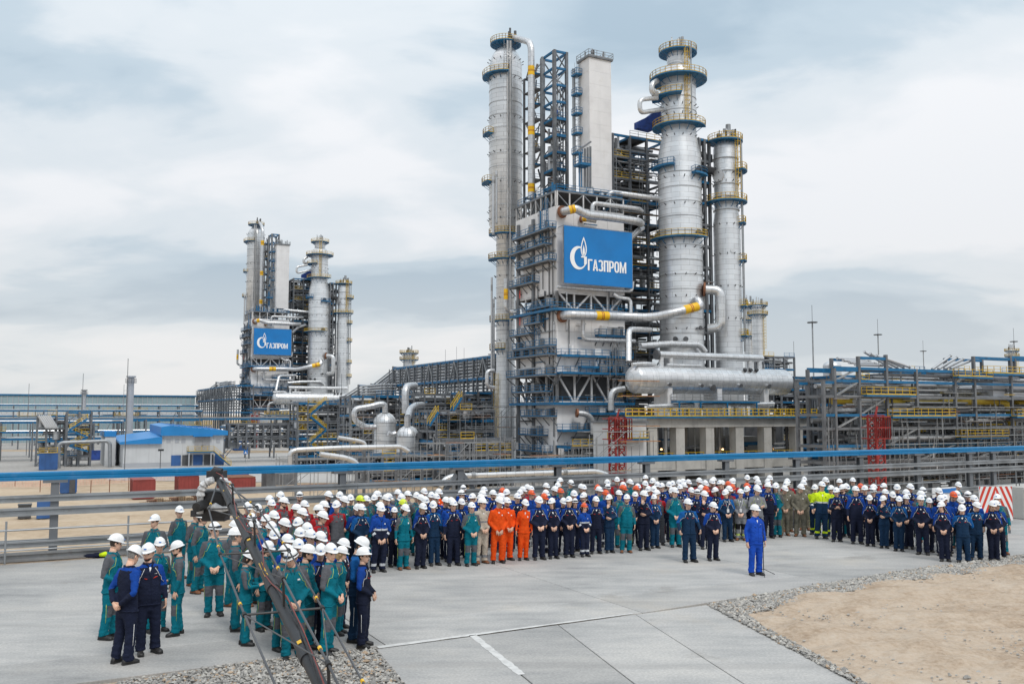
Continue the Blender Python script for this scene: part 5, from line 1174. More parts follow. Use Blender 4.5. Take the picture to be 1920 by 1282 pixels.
for k in range(4): z = zl_[0] + .6 + k * .35; rkR.rod('pipe', (pr_u[2][0], RV + .6 + k * 1.1, z), (pr_u[3][0], RV + .6 + k * 1.1, z), .22, 'pipe_clad', 10); rkR.rod('slanting_pipe', (pr_u[3][0], RV + .6 + k * 1.1, z + 1.2), (pr_u[4][0] - .5, RV + .6 + k * 1.1, zl_[0] + .5), .22, 'clad', 10); rkR.rod('slanting_pipe', (pr_u[5][0], RV + .6 + k * 1.1, zl_[0] + .5), (pr_u[6][0], RV + .6 + k * 1.1, z + 1.2), .22, 'clad_dull', 10)
p = P(1762, 730, v=RV + 5); rkR.rod('drum', (p.x - 4, RV + 3.6, p.z), (P(1850, 730, v=RV + 5).x, RV + 3.6, p.z), .8, 'clad', 14)
p0, p1 = P(1862, 735, v=RV + 1), P(1900, 735, v=RV + 1); rkR.box('panel_house', (p0.x, RV + 1, zat(1880, 748, p0.x, RV)), (p1.x + 8, RV + 4.6, zat(1880, 715, p0.x, RV)), 'stack_grey')
sq = random.Random(77); scaffold_on(rkR, pr_u[0][0], pr_u[-1][0], RV - .8, GZ, zl_[2], sq, 1.6); scaffold_on(rkR, pr_u[0][0], pr_u[-1][0], RV - 1.6, GZ, zl_[3], sq, 1.9); scaffold_on(rkR, pr_u[0][0], pr_u[-1][0], RV + 2, GZ, zl_[1], sq, 1.4)
lattice_mast('red lattice hoist mast standing before the yellow gas line rack', 1645, 778, 1000, 88, 1.45, reg=TH)
for k, (x0, x1, y0, v) in enumerate(((1606, 1700, 712, 107), (1700, 1830, 700, 107), (1830, 2010, 702, 107), (1585, 1740, 705, 126), (1740, 2010, 698, 126))):
    pxframe('process_frame', ('dark pipe-filled frame behind the rack, nearest the drum', 'dark frame packed with pipework behind the red hoist mast', 'dark frame with walkways behind the yellow gas line bend', 'further grey frame seen above the rack beside the drum', 'further grey frame closing off the right rack')[k], x0, x1, y0, 1000, v, 8, 7, 9, 80 + k, clutter=7, beam='blue_steel', colw=.34, fill=.7)
pxframe('process_frame', 'dark pipe-filled frame just right of the concrete table', 1562, 1625, 722, 1000, 117, 5, 3, 8, 95, clutter=7, fill=.8, colw=.34)
pxframe('process_frame', 'further dark frame behind the right end of the drum', 1535, 1650, 712, 1000, 142, 6, 5, 8, 96, clutter=7, fill=.7, colw=.34)
pxframe('process_frame', 'low dark frame seen past the right end of the drum', 1468, 1560, 706, 1000, 160, 5, 4, 7, 97, clutter=6, fill=.8, colw=.34)
t = TH('domed_tank', P(1560, 760, v=150), 'pale domed tank roof showing above the right rack', 'tank'); p = P(1560, 678, v=150); r = 21 / FPX * 165; m = MB(); m.lathe((p.x, 150, 0), [(r, GZ), (r, p.z - 1.0)] + dome(r, p.z - 1.0, 1.2), 32); t.mesh('shell', m, 'clad', True); m = MB(); m.bar((p.x, 150, p.z), (p.x, 150, p.z + .6), .3); t.mesh('vent', m, 'steel_grey')
# ---- far columns, light masts
def far_col(px, top, bot, w, v, label, decks, name='distillation_column'):
    b = P(px, top, v=v); D_ = b.x * SA + v * CA; r = w / 2 / FPX * D_; t = TH(name, (b.x, v, GZ), label, 'column'); zz_ = lambda y: zat(px, y, b.x, v)
    col_shell(t, (b.x, v), [(r, GZ), (r, b.z - r * .4)] + dome(r, b.z - r * .4, r * .4), 'clad', [(r, zz_(y)) for y in range(int(top) + 12, int(bot), 14)], 24)
    for y in decks: t.ring_deck((b.x, v), zz_(y), r, r + 1.4, -250, 110)
    e = V((math.cos(math.radians(-70)), math.sin(math.radians(-70)), 0)); t.ladder(V((b.x, v, zz_(bot))) + e * (r + .2), b.z - zz_(bot), e, 'yellow')
    for i in range(7): a = br_.uniform(0, 6.28); p = V((b.x + r * .7 * math.cos(a), v + r * .7 * math.sin(a), b.z - .4)); t.rod('vent', p, p + V((0, 0, br_.uniform(.8, 3))), br_.uniform(.1, .4), br_.choice(['steel_dark', 'clad', 'steel_galv']))
    return t
far_col(1420, 572, 665, 22, 225, 'small far column with two yellow-railed decks right of the big columns', (573, 590))
far_col(1402, 566, 665, 16, 235, 'slimmest far column tucked behind the right big column', (575, 600, 630))
far_col(767, 660, 700, 22, 330, 'far column head with yellow railing above the long rack', (662, 674)); far_col(1897, 655, 700, 14, 260, 'far column head above the right end of the racks', (658, 668))
pxframe('low_structure', 'far low structure with railings right of the small column', 1432, 1490, 668, 760, 190, 6, 3, 4, 91, clutter=4)
def lamp_mast(px, crown, tip, v, label):
    p = P(px, crown, v=v); D_ = p.x * SA + v * CA; t = TH('light_mast', (p.x, v, GZ), label, 'light mast'); t.rod('pole', (p.x, v, GZ), (p.x, v, p.z), .28, 'steel_galv', 10); t.rod('lightning_rod', (p.x, v, p.z), (p.x, v, zat(px, tip, p.x, v)), .09, 'steel_grey')
    m = MB(); m.lathe((p.x, v, p.z), [(.3, -.4), (1.2, -.2), (1.2, .1), (.3, .3)], 14); t.mesh('crown', m, 'steel_dark')
    for k in range(8): a = k * PI / 4; t.bar('floodlight', (p.x + 1.1 * math.cos(a), v + 1.1 * math.sin(a), p.z - .1), (p.x + 1.9 * math.cos(a), v + 1.9 * math.sin(a), p.z - .1), .6, .4, 'steel_dark')
for a in ((1523, 604, 572, 250, 'tallest light mast with round crown above the right rack'), (1646, 627, 598, 300, 'middle-height light mast above the right rack'), (1731, 658, 638, 380, 'lowest light mast above the right rack'), (1901, 640, 615, 300, 'light mast beside the far column head at the right'), (922, 664, 645, 420, 'far light mast above the long rack left of the main unit')): lamp_mast(*a)
# tall lightning rods
for i, (px, y0, y1, v) in enumerate(((239, 672, 712, 190), (53, 719, 760, 300), (155, 700, 735, 260), (1490, 640, 720, 200), (1770, 672, 720, 180), (835, 655, 690, 320), (856, 650, 690, 330), (870, 652, 690, 330), (640, 700, 760, 200))):
    a, b = P(px, y1, v=v), P(px, y0, v=v); t = TH('lightning_rod', (a.x, v, GZ), 'thin lightning rod standing above the racks', 'rod', 'thin lightning rods above the racks'); t.rod('mast', (a.x, v, GZ), (a.x, v, a.z), .1, 'steel_grey'); t.rod('spike', (a.x, v, a.z), (a.x, v, b.z), .06, 'steel_grey')
# ================================================================ people
def cloth(name, c, var=0.1, rough=0.85): return mk(name, c, rough, 0, var, 9, bump=0.35, bscale=28, spec=0.2, rand=0.12)
cloth('c_navy', (0.010, 0.014, 0.034)); cloth('c_navy2', (0.008, 0.030, 0.072)); cloth('c_blue', (0.006, 0.05, 0.27)); cloth('c_blue2', (0.006, 0.095, 0.31))
cloth('c_teal', (0.001, 0.135, 0.185)); cloth('c_grey', (0.095, 0.098, 0.11)); cloth('c_orange', (0.80, 0.085, 0.008)); cloth('c_beige', (0.46, 0.40, 0.33))
cloth('c_red', (0.34, 0.012, 0.018)); cloth('c_lgrey', (0.2, 0.205, 0.22)); cloth('c_khaki', (0.17, 0.155, 0.12)); cloth('c_khaki2', (0.12, 0.115, 0.092)); cloth('c_hivis', (0.62, 0.80, 0.02)); cloth('c_royal', (0.010, 0.065, 0.40))
cloth('c_black', (0.008, 0.008, 0.010)); cloth('c_silver', (0.55, 0.57, 0.6)); cloth('c_white', (0.78, 0.78, 0.78)); cloth('c_pocket', (0.6, 0.05, 0.02)); cloth('c_lime', (0.42, 0.52, 0.12))
def skinmat(name, c):
    m = mk(name, c, 0.5, 0, 0.06, 14, spec=0.4, rand=0.2); b = m.node_tree.nodes['Principled BSDF']
    b.inputs['Subsurface Weight'].default_value = 0.08; b.inputs['Subsurface Radius'].default_value = (0.02, 0.008, 0.005); return m
skinmat('skin', (0.64, 0.40, 0.29)); mk('lips', (0.36, 0.13, 0.1), 0.5); mk('eye', (0.03, 0.02, 0.018), 0.3); mk('hair_dark', (0.028, 0.017, 0.012), 0.6, 0, 0.3, 40, rand=0.5); mk('hair_blond', (0.36, 0.24, 0.12), 0.6, 0, 0.3, 40); mk('hair_grey', (0.2, 0.19, 0.18), 0.6, 0, 0.3, 40)
mk('shoe', (0.018, 0.017, 0.017), 0.5, 0, 0.3, 20, rand=0.4); mk('shoe_brown', (0.2, 0.075, 0.03), 0.6, 0, 0.2, 20); mk('sole', (0.03, 0.03, 0.03), 0.8)
for nm, c in (('h_white', (0.83, 0.835, 0.84)), ('h_orange', (0.72, 0.10, 0.02)), ('h_yellow', (0.62, 0.72, 0.03))):
    mk(nm, c, 0.3, 0, 0.03, 5, spec=0.5, dirt=((c[0] * .75, c[1] * .74, c[2] * .72), 9, 0.35))
mk('h_mark', (0.03, 0.2, 0.6), 0.4)
SLOTS = ['torso_low', 'torso_up', 'yoke', 'sleeve_up', 'sleeve_low', 'band', 'trouser', 'knee', 'leg_band', 'shoe', 'skin', 'hair', 'eye', 'lips', 'beard', 'shirt', 'piping', 'pocket', 'patch', 'sole']
SI = {n: i for i, n in enumerate(SLOTS)}
def outfit(tl, tu, yk, su, sl, band, tr, knee, lb, pip=None, pocket=None, shirt='c_white', patch='c_white', shoe='shoe'):
    return dict(torso_low=tl, torso_up=tu, yoke=yk, sleeve_up=su, sleeve_low=sl, band=band, trouser=tr, knee=knee, leg_band=lb, shoe=shoe, skin='skin', hair='hair_dark', eye='eye', lips='lips', beard='skin',
                shirt=shirt, piping=pip or su, pocket=pocket or tl, patch=patch or tu, sole='sole')
OUT = {
 'N': outfit('c_navy', 'c_navy', 'c_blue', 'c_blue', 'c_navy', 'c_navy', 'c_navy', 'c_navy', 'c_navy', 'c_white', 'c_pocket'),
 'M': outfit('c_navy2', 'c_navy2', 'c_blue2', 'c_blue2', 'c_navy2', 'c_navy2', 'c_navy2', 'c_navy2', 'c_navy2', 'c_white', 'c_pocket'),
 'T': outfit('c_teal', 'c_teal', 'c_grey', 'c_grey', 'c_teal', 'c_teal', 'c_teal', 'c_grey', 'c_teal', 'c_lime', None, 'c_teal', 'c_white'),
 'O': outfit('c_orange', 'c_orange', 'c_orange', 'c_orange', 'c_orange', 'c_orange', 'c_orange', 'c_orange', 'c_orange', None, None, 'c_white', 'c_white'),
 'B': outfit('c_beige', 'c_beige', 'c_beige', 'c_beige', 'c_beige', 'c_lgrey', 'c_beige', 'c_beige', 'c_lgrey', None, None, 'c_white', None, 'shoe_brown'),
 'R': outfit('c_grey', 'c_grey', 'c_red', 'c_red', 'c_red', 'c_grey', 'c_grey', 'c_grey', 'c_grey', None, 'c_red', 'c_red', 'c_white'),
 'W': outfit('c_navy', 'c_blue', 'c_blue', 'c_blue', 'c_navy', 'c_silver', 'c_navy', 'c_navy', 'c_silver', None, 'c_navy', 'c_navy', 'c_white'),
 'H': outfit('c_navy2', 'c_hivis', 'c_hivis', 'c_hivis', 'c_navy2', 'c_silver', 'c_navy2', 'c_navy2', 'c_hivis', 'c_hivis', 'c_hivis', 'c_white', 'c_navy2'),
 'K': outfit('c_khaki', 'c_khaki', 'c_khaki', 'c_khaki', 'c_khaki', 'c_khaki', 'c_khaki', 'c_khaki2', 'c_khaki', None, 'c_khaki2', 'c_khaki', 'c_white', 'shoe_brown'),
 'G': outfit('c_lgrey', 'c_lgrey', 'c_lgrey', 'c_lgrey', 'c_lgrey', 'c_lgrey', 'c_lgrey', 'c_black', 'c_lime', 'c_lime', 'c_lime', 'c_white', None, 'shoe_brown'),
 'S': outfit('c_royal', 'c_royal', 'c_royal', 'c_royal', 'c_royal', 'c_royal', 'c_royal', 'c_royal', 'c_royal', None, 'c_navy', 'c_white', 'c_white'),
}
def limb(m, pts, rads, n=12):
    m.tube(pts, rads, n)
def body_sources(pose, fem):
    """loose clothing volumes of one pose; front is -Y"""
    k = 0.9 if fem else 1.0
    out = []
    def ringz(z, rx, ry, cy=0, n=20, e=2.5):
        r = []
        for i in range(n):
            a = 2 * PI * i / n; c, s_ = math.cos(a), math.sin(a)
            r.append((rx * math.copysign(abs(c) ** (2 / e), c), cy + ry * math.copysign(abs(s_) ** (2 / e), s_), z))
        return r
    belly = pose.get('belly', 0)
    m = MB(); w = k
    prof = [(.80, .178, .128, .0), (.84, .188, .134, 0), (.92, .186, .130, -.004 - belly), (1.02, .172, .122 + belly * .6, -.006 - belly), (1.14, .176, .122 + belly * .5, -.006 - belly * .6), (1.26, .195, .126, -.004), (1.36, .198, .118, .004), (1.42, .165, .098, .012), (1.465, .10, .082, .012), (1.50, .076, .076, .008)]
    if fem: prof = [(.80, .182, .13, 0), (.84, .186, .132, 0), (.92, .178, .126, 0), (1.02, .152, .112, -.002), (1.14, .158, .118, -.008), (1.25, .172, .13, -.016), (1.35, .174, .110, 0), (1.41, .146, .09, .012), (1.46, .086, .074, .012), (1.495, .068, .068, .008)]
    m.loft([ringz(z, a, b, c) for z, a, b, c in prof]); out.append(('torso', m))
    m = MB(); m.loft([ringz(z, a, b, .004) for z, a, b in ((.97, .15, .105), (.86, .168, .118), (.78, .165, .118), (.70, .14, .10))]); out.append(('leg', m))
    st = pose.get('stance', .105) * (0.85 if fem else 1)
    for s_ in (-1, 1):
        fy = pose.get('stride', 0) * s_; kn = pose.get('knee', 0) if s_ == pose.get('kside', 1) else 0
        hip, kneep, ank = V((s_ * .09, .0, .84)), V((s_ * (st * .95), -.015 - kn + fy * .5, .49)), V((s_ * st, .02 + fy, .10))
        m = MB()
        limb(m, [hip, hip.lerp(kneep, .4), hip.lerp(kneep, .8), kneep, kneep.lerp(ank, .3), kneep.lerp(ank, .65), ank + V((0, 0, .03)), ank + V((0, -.015, -.035))],
             [(.105, .115), (.098, .107), (.085, .093), (.08, .088), (.079, .085), (.074, .08), (.075, .085), (.078, .098)], 14)
        out.append(('leg', m))
    for s_ in (-1, 1):
        e, w_ = pose['arm'][0 if s_ < 0 else 1][:2]
        sh = V((s_ * .172 * k, .006, 1.395)); el = V(e); wr = V(w_)
        if s_ > 0 and pose.get('mirror', True): pass
        el = V((el.x * (k if abs(el.x) > .15 else 1), el.y, el.z)); m = MB()
        limb(m, [sh + V((-s_ * .05, 0, .005)), sh, sh.lerp(el, .35), sh.lerp(el, .75), el, el.lerp(wr, .25), el.lerp(wr, .6), el.lerp(wr, .92), wr],
             [(x * (0.92 if fem else 1), y * (0.92 if fem else 1)) for x, y in ((.046, .056), (.066, .074), (.061, .068), (.054, .059), (.051, .055), (.05, .053), (.045, .047), (.041, .043), (.044, .046))], 12)
        out.append(('arm%d' % s_, m))
    return out
def add_hand(m, wr, dr, nrm, side, curl):
    """palm, four fingers of unequal length and a thumb"""
    dr = V(dr).normalized(); nrm = V(nrm); nrm = (nrm - dr * nrm.dot(dr)).normalized(); ac = dr.cross(nrm) * side; mi = SI['skin']
    rings = []
    for t, w, h in ((-.03, .026, .021), (.01, .028, .018), (.045, .039, .015), (.085, .041, .014), (.098, .036, .010)):
        rings.append(m.ring_pts(wr + dr * t, ac * w, nrm * h, 8))
    m.loft(rings, mi)
    for i, (off, ln) in enumerate(((-.030, .068), (-.010, .078), (.010, .074), (.029, .058))):
        p = wr + dr * .088 + ac * off; pts = [p]; a = 0
        for seg in (.42, .33, .25):
            a += curl * (0.9 + .1 * i); p = p + (dr * math.cos(a) + nrm * math.sin(a)) * ln * seg; pts.append(p)
        m.tube(pts, [.0098, .0092, .0085, .0065], 6, mi)
    p = wr + dr * .03 - ac * .036; d1 = (dr * .75 - ac * .65 + nrm * .25).normalized(); d2 = (dr * .95 - ac * .1 + nrm * .4).normalized()
    m.tube([wr + dr * .005 - ac * .02, p, p + d1 * .035, p + d1 * .035 + d2 * .03], [.013, .014, .011, .008], 6, mi)
HEADC = V((0, .0, 1.50))
def add_head(m, R, fem):
    """neck, skull with brow, nose, jaw and ears, turned by matrix R about the neck"""
    def X(p): return tuple(HEADC + R @ (V(p) - HEADC))
    n = 24; mi = SI['skin']
    m.tube([(0, .014, 1.40), (0, .012, 1.49), tuple(HEADC.lerp(V(X((0, .005, 1.57))), .9))], [.062, .056, .06], 12, mi)
    prof = [(0, .022, -.070, -.01), (.04, .040, -.086, .012), (.10, .052, -.093, .03), (.17, .058, -.095, .05), (.23, .062, -.0955, .06), (.30, .066, -.096, .07), (.38, .069, -.095, .08), (.46, .072, -.092, .088), (.53, .074, -.090, .093), (.60, .076, -.096, .096), (.70, .076, -.092, .098), (.82, .070, -.078, .09), (.93, .048, -.05, .062), (1.0, .008, -.01, .02)]
    rings = []; k0 = len(m.v); f0 = len(m.f)
    for t, wx, yf, yb in prof:
        z = 1.525 + t * .232; r = []
        for i in range(n):
            a = 2 * PI * i / n - PI / 2; c, s_ = math.cos(a), math.sin(a)       # i=0 is the front
            x = wx * math.copysign(abs(c) ** .9, c); y = (yf if s_ < 0 else yb) * abs(s_) ** .95
            dev = min(i, n - i)
            if dev == 0: y -= {.30: .012, .38: .025, .46: .016, .53: .006}.get(t, 0); y -= .006 if t in (.17, .23) else 0
            if dev == 1 and t in (.30, .38): y -= .006
            if dev in (2, 3) and t == .53: y += .006
            r.append(X((x, y, z)))
        rings.append(r)
    m.loft(rings, mi)
    for j in range(len(prof) - 1):
        t = (prof[j][0] + prof[j+1][0]) / 2
        for i in range(n):
            dev = min(i, n - 1 - i); f = f0 + j * n + i
            if .46 <= t <= .53 and dev == 1: m.m[f] = SI['eye']
            elif .56 <= t <= .60 and dev in (1, 2): m.m[f] = SI['hair']
            elif .17 <= t <= .23 and dev <= 1: m.m[f] = SI['lips']
            elif t < .26 and dev <= 5 and not (.17 <= t <= .23 and dev <= 1) and (t < .30 or dev >= 2): m.m[f] = SI['beard']
            elif (dev >= 7 and t > .30) or t > .70: m.m[f] = SI['hair']
            if 5 <= dev <= 6 and t > .55: m.m[f] = SI['hair']
    for s_ in (-1, 1):
        e = [V(X((s_ * (.072 + d), .012 + a, 1.635 + b))) for d, a, b in ((0, -.008, -.03), (.012, .006, -.01), (.016, .014, .012), (.008, .002, .03))]
        m.tube(e, [.005, .010, .013, .007], 6, mi)
POSES = {
 'clasp':  dict(arm=[((-.262, .02, 1.12), (-.075, -.19, .955), (.75, -.25, -.6), (0, .6, -.3), .5), ((.262, .02, 1.12), (.07, -.205, .965), (-.75, -.3, -.6), (0, .6, -.3), .5)]),
 'clasp_low': dict(arm=[((-.265, .0, 1.115), (-.085, -.17, .90), (.6, -.2, -.75), (0, .6, -.2), .5), ((.265, .0, 1.115), (.08, -.185, .91), (-.6, -.25, -.75), (0, .6, -.2), .5)], stance=.12, belly=.012),
 'side':   dict(arm=[((-.255, .03, 1.115), (-.262, -.05, .865), (0, -.12, -1), (.9, .3, 0), .42), ((.255, .03, 1.115), (.262, -.05, .865), (0, -.12, -1), (-.9, .3, 0), .42)], stance=.115, belly=.02),
 'fist':   dict(arm=[((-.285, .05, 1.13), (-.30, -.10, .91), (.1, -.35, -1), (.9, .2, 0), 1.15), ((.285, .05, 1.13), (.30, -.10, .91), (-.1, -.35, -1), (-.9, .2, 0), 1.15)], stance=.12),
 'face':   dict(arm=[((-.255, -.10, 1.17), (-.105, -.205, 1.42), (.35, .35, .85), (.3, .8, -.3), .5), ((.26, -.02, 1.12), (.0, -.2, 1.08), (-.95, .1, .2), (0, .5, .2), .5)], stance=.095),
 'cross':  dict(arm=[((-.262, -.06, 1.135), (.06, -.20, 1.14), (.95, .25, .12), (0, .6, .2), .35), ((.262, -.06, 1.12), (-.06, -.235, 1.19), (-.95, .25, .12), (0, .6, .2), .35)], stance=.12),
 'phone':  dict(arm=[((-.245, -.03, 1.125), (-.075, -.27, 1.13), (.4, -.7, .25), (0, .3, 1), .7), ((.245, -.03, 1.125), (.075, -.26, 1.13), (-.4, -.7, .25), (0, .3, 1), .7)], stance=.10, stride=.03),
 'behind': dict(arm=[((-.275, .10, 1.12), (-.07, .185, .93), (.8, .1, -.5), (0, -.5, -.2), .5), ((.275, .10, 1.12), (.07, .20, .94), (-.8, .1, -.5), (0, -.5, -.2), .5)], stance=.12, stride=.02),
 'bent':   dict(arm=[((-.258, .04, 1.115), (-.20, -.19, 1.02), (.35, -.85, -.1), (.6, .2, -.5), .7), ((.258, .02, 1.115), (.255, -.05, .87), (0, -.15, -1), (-.9, .3, 0), .45)], stance=.11, stride=-.04),
}
MESHES = {}
def body_mesh(pn, fem, yaw, tilt):
    key = (pn, fem, yaw, tilt)
    if key in MESHES: return MESHES[key]
    pose = POSES[pn]; src = body_sources(pose, fem)
    bk = (pn, fem, 'cloth')
    if bk not in MESHES:
        allm = MB()
        for nme, m in src:
            k = len(allm.v); allm.v += m.v; allm.f += [tuple(i + k for i in f) for f in m.f]; allm.m += m.m
        me = allm.mesh('tmp', 'c_navy'); o = link(bpy.data.objects.new('tmp', me))
        r_ = o.modifiers.new('r', 'REMESH'); r_.mode = 'VOXEL'; r_.voxel_size = 0.0225
        s_ = o.modifiers.new('s', 'SMOOTH'); s_.factor = 0.5; s_.iterations = 2
        dg = bpy.context.evaluated_depsgraph_get(); ev = o.evaluated_get(dg); e = ev.to_mesh()
        vs_ = [v_.co.copy() for v_ in e.vertices]; ns_ = [v_.normal.copy() for v_ in e.vertices]; fs_ = [tuple(p.vertices) for p in e.polygons]
        ev.to_mesh_clear(); bpy.data.objects.remove(o); bpy.data.meshes.remove(me)
        bv = [(nme, BVHTree.FromPolygons(m.v, m.f)) for nme, m in src]
        # cloth folds: long creases on legs and sleeves, soft ones on the jacket
        sd_ = hash(pn) % 100
        sdv = sum(map(ord, pn)) % 97
        for i, (v_, n_) in enumerate(zip(vs_, ns_)):
            z = v_.z; a = noise.noise(V((v_.x * 13 + sdv, v_.y * 13, z * 24))) + .6 * noise.noise(V((v_.x * 26, v_.y * 26 + sdv, z * 38)))
            amp = .011 if z < .55 else (.008 if z < .86 else .0075)
            if .08 < z < .24: amp = .014
            vs_[i] = v_ + n_ * a * amp
        mi = []
        for f in fs_:
            c = sum((vs_[i] for i in f), V((0, 0, 0))) / len(f)
            best = min(((b.find_nearest(c)[3] or 9), nme) for nme, b in bv)[1]
            if best == 'torso':
                if c.z > 1.475: s1 = 'torso_up'
                elif (abs(c.x) > .135 and c.z > 1.20 and c.z > 1.48 - (abs(c.x) - .05) * 1.6) or c.z > 1.435: s1 = 'yoke'
                elif 1.135 < c.z < 1.19: s1 = 'band'
                elif c.z >= 1.19: s1 = 'torso_up'
                else: s1 = 'torso_low'
            elif best == 'leg':
                s1 = 'leg_band' if .17 < c.z < .24 else ('knee' if .40 < c.z < .60 and c.y < -.02 else 'trouser')
            else:
                sg = -1 if best == 'arm-1' else 1; a_ = pose['arm'][0 if sg < 0 else 1]
                el, wr = V(a_[0]), V(a_[1]); sh = V((sg * .172, 0, 1.395))
                du = (c - sh).dot((el - sh).normalized()) / (el - sh).length; dl = (c - el).dot((wr - el).normalized()) / (wr - el).length
                if dl > .12: s1 = 'band' if .32 < dl < .5 else 'sleeve_low'
                else: s1 = 'sleeve_up'
            mi.append(SI[s1])
        MESHES[bk] = (vs_, fs_, mi)
    vs_, fs_, mi = MESHES[bk]
    m = MB(); m.v = [tuple(v_) for v_ in vs_]; m.f = list(fs_); m.m = list(mi)
    tree = BVHTree.FromPolygons(m.v, m.f)
    def on(p, off=.004):
        q, n_, _, _ = tree.find_nearest(V(p)); return q + n_ * off
    # shoes
    st = pose.get('stance', .105) * (0.85 if fem else 1)
    for s_ in (-1, 1):
        fy = pose.get('stride', 0) * s_; c = V((s_ * st, .02 + fy, 0)); dr = V((s_ * .24, -1, 0)).normalized(); ac = V((-dr.y, dr.x, 0))
        rg, sl = [], []
        for t, w, h in ((-.085, .026, .055), (-.06, .038, .085), (0, .042, .10), (.06, .044, .085), (.11, .048, .066), (.155, .046, .052), (.185, .028, .036)):
            cc = c + dr * t; rg.append([tuple(cc + ac * w * x + V((0, 0, .016 + h * z))) for x, z in ((-1, 0), (-1, .45), (-.7, .85), (0, 1), (.7, .85), (1, .45), (1, 0), (0, -.02))])
            sl.append([tuple(cc + ac * (w + .003) * x + V((0, 0, z))) for x, z in ((-1, 0), (-1, .02), (1, .02), (1, 0))])
        m.loft(rg, SI['shoe']); m.loft(sl, SI['sole'])
    for i, s_ in enumerate((-1, 1)):
        a_ = pose['arm'][i]; add_hand(m, V(a_[1]) + V(a_[2]).normalized() * .012, a_[2], a_[3], -s_ if pn not in ('x',) else s_, a_[4])
    # stand-up collar, shirt notch, zip, piping, chest pockets, badge
    for s_ in (-1, 1):
        e = V(pose['arm'][0 if s_ < 0 else 1][0]); sh = V((s_ * .172, 0, 1.395))
        pts = [on((s_ * .085, -.1, 1.42)), on((s_ * .125, -.13, 1.36)), on((s_ * .155, -.12, 1.28))] + [on(sh.lerp(e, t) + V((-s_ * .02, -.09, 0))) for t in (.5, .7, .9)]
        m.tube(pts, .0045, 4, SI['piping'])
        pts = [on((s_ * (.19 if not fem else .175), -.01, z)) for z in (.46, .38, .32)]
        m.tube([on((s_ * (st + .09), -.01, z)) for z in (.62, .5, .4, .3)], .0045, 4, SI['piping'])
        if s_ < 0 or True:
            a, b = on((s_ * .055, -.2, 1.262)), on((s_ * .125, -.2, 1.285)); m.tube([a, on((s_ * .09, -.2, 1.272), .006), b], .0065, 4, SI['pocket'])
        m.tube([on((s_ * .025, -.2, 1.455)), on((s_ * .05, -.16, 1.485)), on((s_ * .078, -.03, 1.50)), on((s_ * .05, .08, 1.505))], [.007, .014, .016, .014], 6, SI['torso_up'])
    hem = [on((.25 * math.cos(a), .2 * math.sin(a), .815), .004) for a in [2 * PI * i / 22 for i in range(23)]]; m.tube(hem, .013, 5, SI['torso_low'])
    q = [on((x, -.2, z), .004) for x, z in ((.07, 1.315), (.125, 1.315), (.125, 1.338), (.07, 1.338))]; m.poly([q[3], q[2], q[1], q[0]][::-1], SI['patch'])
    m.tube([on((0, -.25, z), .002) for z in (.84, 1.0, 1.15, 1.28, 1.38)], .004, 4, SI['torso_low'])
    q = [on((-.03, -.2, 1.46), .003), on((.03, -.2, 1.46), .003), on((0, -.2, 1.375), .003)]; m.poly([q[0], q[2], q[1]], SI['shirt'])
    Rm = Matrix.Rotation(math.radians(yaw), 3, 'Z') @ Matrix.Rotation(math.radians(tilt), 3, 'X')
    add_head(m, Rm, fem)
    MESHES[key] = (m, Rm); return MESHES[key]
BODY = {}
def body_variant(pn, fem, yaw, tilt, out, hair, beard, shoe):
    key = (pn, fem, yaw, tilt, out, hair, beard, shoe)
    if key not in BODY:
        m, Rm = body_mesh(pn, fem, yaw, tilt); d = dict(OUT[out]); d['hair'] = hair; d['beard'] = hair if beard else 'skin'
        if shoe: d['shoe'] = shoe
        BODY[key] = m.mesh('person_body', [d[s_] for s_ in SLOTS], 'all')
    return BODY[key]
def helmet_mesh(mat, kind):
    m = MB(); n = 28; rings = []
    def rg(fx, zz, brim=0):
        r = []
        for i in range(n):
            a = 2 * PI * i / n - PI / 2; c, s_ = math.cos(a), math.sin(a); fr = max(0, -s_) ** 3
            x = .103 * fx * c; y = .127 * fx * s_; e = brim * (.011 + .034 * fr + .008 * max(0, s_) ** 2)
            L_ = math.hypot(x, y) or 1; z = zz - brim * .012 * fr
            if zz > .03 and abs(x) < .028 and brim == 0: z += .007
            r.append((x * (1 + e / L_), y * (1 + e / L_), z))
        return r
    prof = [(.96, -.012, 1), (1.0, -.008, 1.02), (1.0, .0, .9), (1.0, .004, 0)]
    rings = [rg(*p) for p in prof] + [rg(math.cos(t), .004 + .118 * math.sin(t) ** .92) for t in (.18, .38, .6, .82, 1.05, 1.25, 1.42, 1.53)]
    m.loft(rings, 0)
    m.loft([rg(.9, -.014), rg(.86, -.012)], 1)
    # badge on the front
    q = [(x, -.137 * math.sqrt(max(0, 1 - (x / .112) ** 2)) * .96 - .004, z) for x, z in ((-.022, .038), (.022, .038), (.022, .058), (-.022, .058))]; m.poly(q, 2)
    if kind == 'goggles':
        pts = [(.114 * math.cos(a) * 1.0, .141 * math.sin(a), .03) for a in [2 * PI * i / 24 for i in range(25)]]; m.tube(pts, [(.0045, .012)] * 25, 5, 1)
        m.tube([(.1 * math.cos(a), .152 * math.sin(a), .034) for a in [-PI / 2 + x for x in (-.75, -.5, -.25, 0, .25, .5, .75)]], [.008, .02, .022, .014, .022, .02, .008], 8, 1)
    if kind == 'muffs':
        for s_ in (-1, 1):
            m.tube([(s_ * .10, .01, -.035), (s_ * .118, .01, -.035), (s_ * .138, .01, -.035)], [.03, .04, .028], 10, 1); m.bar((s_ * .122, .01, -.03), (s_ * .118, .01, .03), .012, .02, 1)
    return m.mesh('hard_hat', [mat, 'black_rubber', 'h_mark'], True)
HEL = {}
